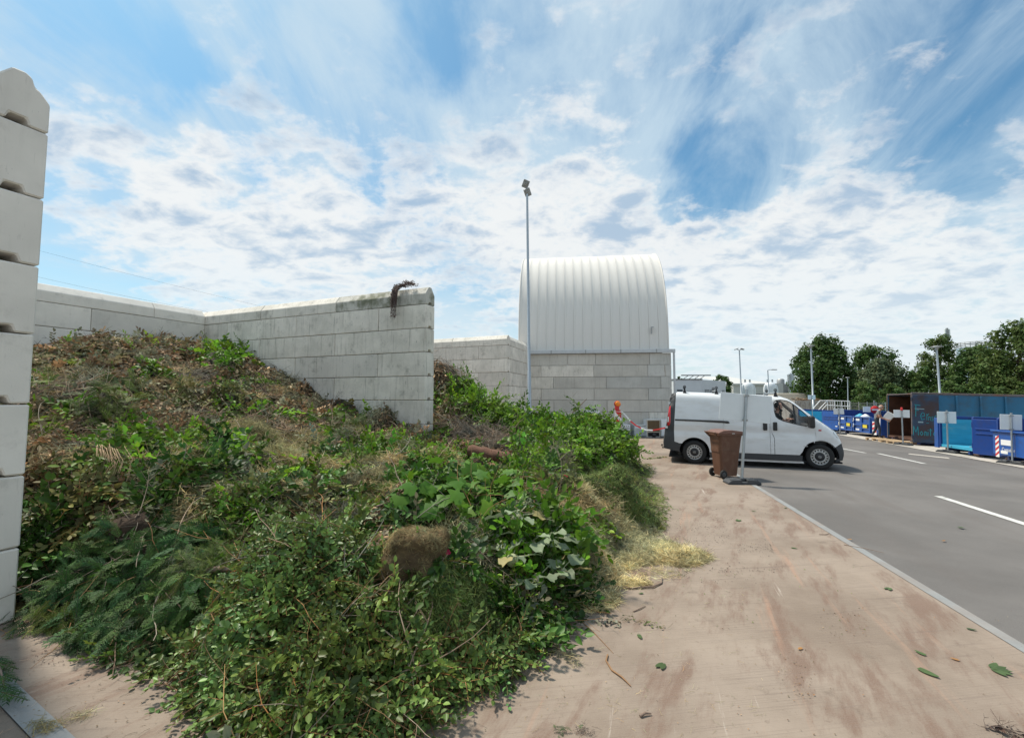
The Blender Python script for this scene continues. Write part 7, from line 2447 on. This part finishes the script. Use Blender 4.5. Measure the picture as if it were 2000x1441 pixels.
# dry root bundle hanging over the coping of the dividing wall
wp = at_depth(790, 562, 11.62)
t = thing("dried_plant_bundle", "dark dried plant bundle hanging over the coping of the dividing wall", "plant bundle", wp)
fd = Vector((-.3935, -.9193, 0))
cp = []
for k in range(130):
    r = random.Random(k + 5)
    top = Vector((r.uniform(-.24, .34), 0, 0)); along = WALLDIR * -1
    s0 = along * top.x + Vector((0, 0, r.uniform(.0, .09))) + fd * r.uniform(-.1, .1)
    drop = r.uniform(.15, .75) if top.x < .1 else r.uniform(.0, .16)
    s1 = along * (top.x * .55 - .06) + fd * .26 + Vector((0, 0, -.12 + r.uniform(-.03, .06)))
    s2 = along * (top.x * .35 - .09 + r.uniform(-.04, .04)) + fd * (.30 + r.uniform(0, .05)) + Vector((0, 0, -.15 - drop))
    cp.append([s0, s1 * .55 + s0 * .45 + Vector((0, 0, .07)), s1, s2] if drop > .16 else [s0, s0 + along * r.uniform(-.15, .15) + fd * .1 + Vector((0, 0, .05)), s0 + along * r.uniform(-.25, .25) + fd * .2 + Vector((0, 0, -.03))])
m = MB()
for q in cp: m.tube(q, [.0036] * (len(q) - 1) + [.0015], 4, False)
m.build("dry_stems", mat("dead_stem", (.12, .085, .07), .9, var=.3, scale=20), t)["kind"] = "stuff"
bpts = np.array([tuple(q[-1] * u + q[-2] * (1 - u)) for q in cp for u in (.1, .5, .9)])
scatter("dead_leaves", leaves, bpts, frames(np.tile([0, -1, .2], (len(bpts), 1)), .6, up=.1), rng.uniform(.4, .9, len(bpts)), [leaf_mat("purple_dead_leaf", (.10, .062, .062), .85, .1)], t)

# loose branches, twigs and petals on the heap
BR = mat("branch_bark", (.235, .165, .125), .85, var=.3, scale=12, stretch=(4, 4, 1), bump=.3)
for pts, r_, lb in (
        ([(90, 985), (95, 960), (105, 940)], .03, "thick forked branch near the side wall"), ([(60, 1030), (78, 1000), (97, 968)], .016, "slender pale branch hanging beside the side wall"),
        ([(200, 1102), (230, 1103), (262, 1100)], .012, "short cut branch lying level among the conifer boughs"), ([(222, 1068), (228, 1082), (250, 1077), (276, 1072)], .012, "crooked branch rising from the brown root ball"),
        ([(405, 1142), (435, 1136), (455, 1140)], .026, "thick brown root sticking out beside the shrub cuttings"), ([(440, 1118), (462, 1108), (478, 1102)], .022, "brown cut branch above the thick root"),
        ([(735, 1012), (755, 1002), (778, 987)], .012, "grey cut stick above the turf clump"), ([(695, 1004), (718, 1015)], .010, "short grey stick left of the grey cut stick"),
        ([(700, 1276), (745, 1258), (805, 1250)], .010, "orange brown shoot with a cut end in the shrub cuttings"), ([(520, 1270), (590, 1230), (640, 1205)], .006, "long orange shoot lying across the shrub cuttings"),
        ([(110, 1140), (125, 1165), (134, 1150), (160, 1142)], .014, "forked stick at the left foot of the conifer boughs"), ([(1075, 880), (1058, 850), (1066, 838)], .018, "bent pale branch among the leafy branches"),
        ([(1020, 842), (1050, 855), (1078, 866)], .016, "long grey branch under the leafy branches"), ([(965, 838), (985, 846), (1000, 852)], .03, "thick dark branch under the leafy branches"),
        ([(1118, 806), (1135, 790), (1146, 779)], .016, "bare branch tip sticking out of the leafy branches"), ([(170, 800), (176, 830)], .012, "short twig in the dry litter"),
        ([(300, 705), (330, 700), (350, 703)], .02, "pale stick in the leaf litter below the back wall"), ([(360, 875), (375, 868), (398, 862)], .02, "pale stick beside the withered grass")):
    q = [on_heap(*p) + Vector((0, 0, .10)) for p in pts]
    if "bare branch tip" in lb:
        a = on_heap(1118, 820); q = [a + Vector((0, 0, .1))] + [at_depth(px, py, a.y) for px, py in pts]
    t = thing("cut_branch", lb, "branch", q[0], 0, "cut branches on the heap")
    bent([p - q[0] for p in q], [r_] + [r_ * .8] * (len(q) - 2) + [r_ * .5], BR, "bark", t)
for px, py, lb in ((872, 1110, "pink petal lying just right of the turf clump"), (918, 1134, "red petal lying on the mown grass mound"), (1108, 948, "small red blossom among the green shoots")):
    p = on_heap(px, py)
    t = thing("rose_petal", lb, "petal", (p.x, p.y, p.z + .085), rng.uniform(0, 6))
    v, f = big_leaf(.055, .03, 3); o = link("petal", np_mesh("petal", v, f, leaf_mat("petal_pink", (.55, .015, .09), .5, .3) if "petal_pink" not in MATS else MATS["petal_pink"], np.ones(len(v)), smooth=True), t); o.rotation_euler = (.8, .3, 0)

# ------------------------------------------------------------------ litter on the slab
G_LEAF = leaf_mat("fallen_leaf_green", (.085, .135, .045), .5, .2)
G_TAN = leaf_mat("fallen_leaf_orange", (.40, .20, .07), .7, .2)
fl = [t_mesh("blade", t_leaf(.10, .03, .4, c), [G_LEAF], (1, 1, 1)) for c in (.1, .3)]


def leaf_thing(px, py, L, label, mtl=None, n=1, yaw=None):
    p = on_ground(px, py)
    t = thing("fallen_leaf", label, "leaf", (p.x, p.y, p.z + .006), rng.uniform(0, 6.28) if yaw is None else yaw, "fallen leaves on the pavement")
    for k in range(n):
        v, f = big_leaf(L, L * .24, 7 * k + int(px)); v[:, 2] = np.abs(v[:, 2]) * .16 + .002
        o = link("blade", np_mesh("blade", v, f, mtl or G_LEAF, np.ones(len(v)) * rng.uniform(.7, 1.3), smooth=True), t); o.rotation_euler = (0, 0, (k - (n - 1) / 2) * .55)
    return t


for a in ((1938, 1306, .10, "sprig of five narrow green leaves on the slab near the road edge", None, 5, -2.1), (1794, 1306, .12, "single green leaf with a stalk lying mid slab, at right"), (1808, 1281, .07, "small green leaf above the leaf with a stalk"),
          (1738, 1149, .08, "pale green leaf pair lying on the slab", None, 2), (1888, 1228, .06, "little green leaf near the grey edge strip"), (1296, 1297, .085, "dark green leaf with a pale side on the slab", None, 2, 2.4),
          (1247, 1240, .07, "small green leaf below the withered weed"), (1370, 1085, .12, "bright green leaf at the tip of the hay", None, 3), (1872, 1029, .09, "pale green leaf lying out on the asphalt", None, 2), (1440, 1018, .10, "green leaf on the slab left of the road edge", None, 2),
          (1468, 998, .07, "narrow green leaf beside the damp patch"), (1545, 1070, .07, "dark leaf in the middle of the slab"), (1536, 992, .07, "dark leaf on the grey edge strip"), (1874, 1291, .05, "small orange leaf beside the leaf sprig", G_TAN), (1656, 1054, .06, "orange leaf fragment on the asphalt by the edge strip", G_TAN),
          (1566, 1266, .05, "tiny orange leaf on the reddish slab", G_TAN), (1256, 1159, .05, "tiny green leaf below the long curved stem"), (1559, 997, .06, "small dark leaf on the asphalt at the edge strip"), (1841, 1057, .06, "withered leaf on the asphalt", G_TAN)):
    leaf_thing(*a)
for pts, r_, mt, lb in (
        ([(1153, 1141), (1190, 1147), (1235, 1150), (1275, 1148), (1292, 1140), (1293, 1130)], .008, BR, "long curved reddish stem lying below the hay"),
        ([(1187, 1280), (1184, 1293), (1195, 1310), (1215, 1325), (1232, 1341)], .006, M_OSTEM, "thin orange vine stem lying on the slab"),
        ([(1237, 1195), (1250, 1190), (1261, 1184)], .005, BR, "short brown twig above the withered weed"), ([(1250, 1401), (1260, 1397), (1272, 1396)], .008, BR, "short dark stick at the bottom of the slab"),
        ([(1128, 1206), (1160, 1236), (1198, 1276)], .003, M_OSTEM, "thin dry stalk reaching out from the heap"), ([(1648, 1064), (1690, 1072), (1727, 1080)], .004, BR, "thin twig crossing the grey edge strip"), ([(1600, 1044), (1612, 1045), (1620, 1042)], .005, BR, "short twig beside the edge strip")):
    q = [on_ground(*p) + Vector((0, 0, r_ * (1.2 + .8 * (i % 2)))) for i, p in enumerate(pts)]
    t = thing("loose_twig", lb, "twig", q[0], 0, "loose twigs on the slab")
    bent([p - q[0] for p in q], [r_] * (len(q) - 1) + [r_ * .5], mt, "stem", t, 6)
# conifer frond and weeds
p = on_ground(0, 1328)
t = thing("conifer_frond", "single dark conifer frond lying on the slab at the left picture edge", "frond", (p.x, p.y, .03), R(-38))
for k in range(9):
    o = link("spray", tm[k % 3], t); o.location = (-.32 + k * .085, (.02 if k % 2 else -.02), .02 + .012 * (k % 3)); o.rotation_euler = (.08, 0, -math.pi / 2 + (-.28 if k % 2 else .28)); o.scale = (.62,) * 3
m = MB(); m.tube([(-.36, 0, .02), (0, 0, .035), (.36, 0, .02)], [.008, .006, .003], 6); m.build("stem", BR, t)


def weed(label, px, py, px2, py2, n, temps, mats_, sc_=1.0):
    a, b = on_ground(px, py), on_ground(px2, py2)
    t = thing("withered_weed", label, "weed", a)
    u = rng.uniform(0, 1, (n, 1)); P = np.array([[0, 0, .01]]) + u * np.array([[b.x - a.x, b.y - a.y, 0]]) + rng.normal(0, .018, (n, 3)) * np.array([1, 1, .4]); P[:, 2] = np.abs(P[:, 2]) + .005
    scatter("stems", temps, P, frames(np.tile([0, 0, 1.], (n, 1)), .25), rng.uniform(.5, 1.1, n) * sc_, mats_, t)


L_WEED = leaf_mat("withered_weed_leaf", (.20, .20, .15), .8, .15)
weed("withered grey weed lying on the slab below the hay", 1168, 1216, 1210, 1222, 26, leaves, [L_WEED], .8)
weed("dry brown weed right of the withered grey weed", 1215, 1208, 1298, 1228, 46, leaves + twigs_s, [L_OLIVE, L_TWIGS], .55)
weed("dark dry weed cut off by the bottom edge of the picture, at right", 1930, 1425, 2010, 1440, 60, leaves + twigs_s, [L_TWIGD, L_TWIGD], .6)
weed("green conifer tip lying at the bottom of the slab", 1080, 1430, 1120, 1434, 16, thuja, [L_THUJA, L_TWIGD], .22)
weed("brown root tuft at the bottom of the slab", 1135, 1427, 1150, 1432, 30, twigs_s + tuft_s, [L_TWIGD, L_TWIGD], .35)
weed("green leafy weed lying before the conifer boughs", 180, 1278, 260, 1285, 26, sprig_lance + sprig_mid, [L_MID, L_STEM], .8)
weed("leafy shoot with broad leaves at the foot of the shrub cuttings", 390, 1330, 440, 1340, 10, sprig_big, [L_MID, L_STEM], .7)
weed("small leafy sprig lying out on the slab below the shrub cuttings", 395, 1408, 420, 1390, 6, sprig_mid, [L_SHRUB, L_STEM], 1.0)
weed("straw wisp on the slab near the left edge strip", 140, 1404, 170, 1400, 12, tuft_l, [L_HAY], .5)
weed("dry grass tuft on the grey strip in the left corner", 75, 1418, 105, 1425, 22, tuft_l, [L_DRYGRASS], .5)
weed("dry grass litter at the foot of the side wall", 0, 1195, 60, 1190, 90, tuft_l, [L_DRYGRASS], .9)
weed("scatter of green leaves behind the van wheel", 1262, 897, 1300, 893, 60, leaves, [L_MID], 1.3)
weed("trampled green shoots below the kohlrabi plants", 1030, 1265, 1110, 1240, 30, sprig_mid + sprig_small, [L_MID, L_STEM], .7)
weed("straw wisps at the foot of the heap, near the trampled shoots", 1090, 1275, 1130, 1300, 14, tuft_l, [L_HAY], .6)

# crumbs, straw ends and leaf bits too many to count
def ground_bits(name, n, temps, mats_, sc_, box):
    u = rng.uniform(0, 1, (n, 2)); P = []
    for a, b in u:
        px, py = box[0] + (box[2] - box[0]) * a, box[1] + (box[3] - box[1]) * b
        q = on_ground(px, py); P.append((q.x, q.y, q.z + .006))
    o = scatter(name, temps, np.array(P), frames(np.tile([0, 0, 1.], (n, 1)), .10, up=.5), rng.uniform(.4, 1.1, n) * sc_, mats_, None)
    o["kind"] = "stuff"
    return o


ground_bits("plant_crumbs", 260, leaves, [L_BROWN], .20, (560, 1050, 2000, 1441))
ground_bits("plant_crumbs", 160, leaves, [L_MID], .26, (1150, 900, 1700, 1250))
ground_bits("plant_crumbs", 260, leaves, [L_TWIGD], .24, (1290, 990, 1520, 1140))
for bx_, n_b in (((1285, 1012, 1425, 1062), 420), ((1440, 1062, 1512, 1079), 130), ((1385, 1108, 1530, 1117), 90), ((1600, 1185, 1700, 1245), 70), ((1520, 1270, 1590, 1370), 70), ((60, 1270, 330, 1300), 160)):
    ground_bits("damp_crumbs", n_b, leaves, [L_TWIGD if n_b > 80 else L_BROWN], .24, bx_)
ground_bits("straw_ends", 260, [t_twig(.10, 200 + s, .0012, 3) for s in range(4)], [L_HAY], .7, (1020, 1060, 1500, 1441))
ground_bits("straw_ends", 120, [t_twig(.10, 210 + s, .0014, 3) for s in range(4)], [L_TWIGS], .8, (0, 1250, 420, 1441))
ground_bits("plant_crumbs", 120, leaves, [L_BROWN], .22, (0, 1230, 420, 1441))
# a fringe of stray shoots softens the foot of the heap
ED = [on_ground(px, py) for px, py in HEAP_EDGE]
P = []
for a, b in zip(ED, ED[1:]):
    k = max(2, int((b - a).length * 42))
    for i in range(k):
        q = a.lerp(b, rng.random()); P.append((q.x + rng.normal(0, .06), q.y + rng.normal(0, .06), .012))
P = np.array(P); sel = rng.random(len(P))
fr_ = thing("heap_fringe", "stray leaves and shoots strewn along the foot of the heap", "plant litter")
for lo, hi, tp_, mt_, sz in ((0, .4, leaves, [L_SHRUB], .9), (.4, .6, leaves, [L_MID], 1.0), (.6, .75, leaves, [L_BROWN], .7), (.75, .85, sprig_small, [L_SHRUB, L_STEM], .8), (.85, 1, tuft_s, [L_GRASS], .8)):
    q = P[(sel >= lo) & (sel < hi)]
    scatter("strays", tp_, q, frames(np.tile([0, 0, 1.], (len(q), 1)), .3), rng.uniform(.5, 1.1, len(q)) * sz, mt_, fr_)
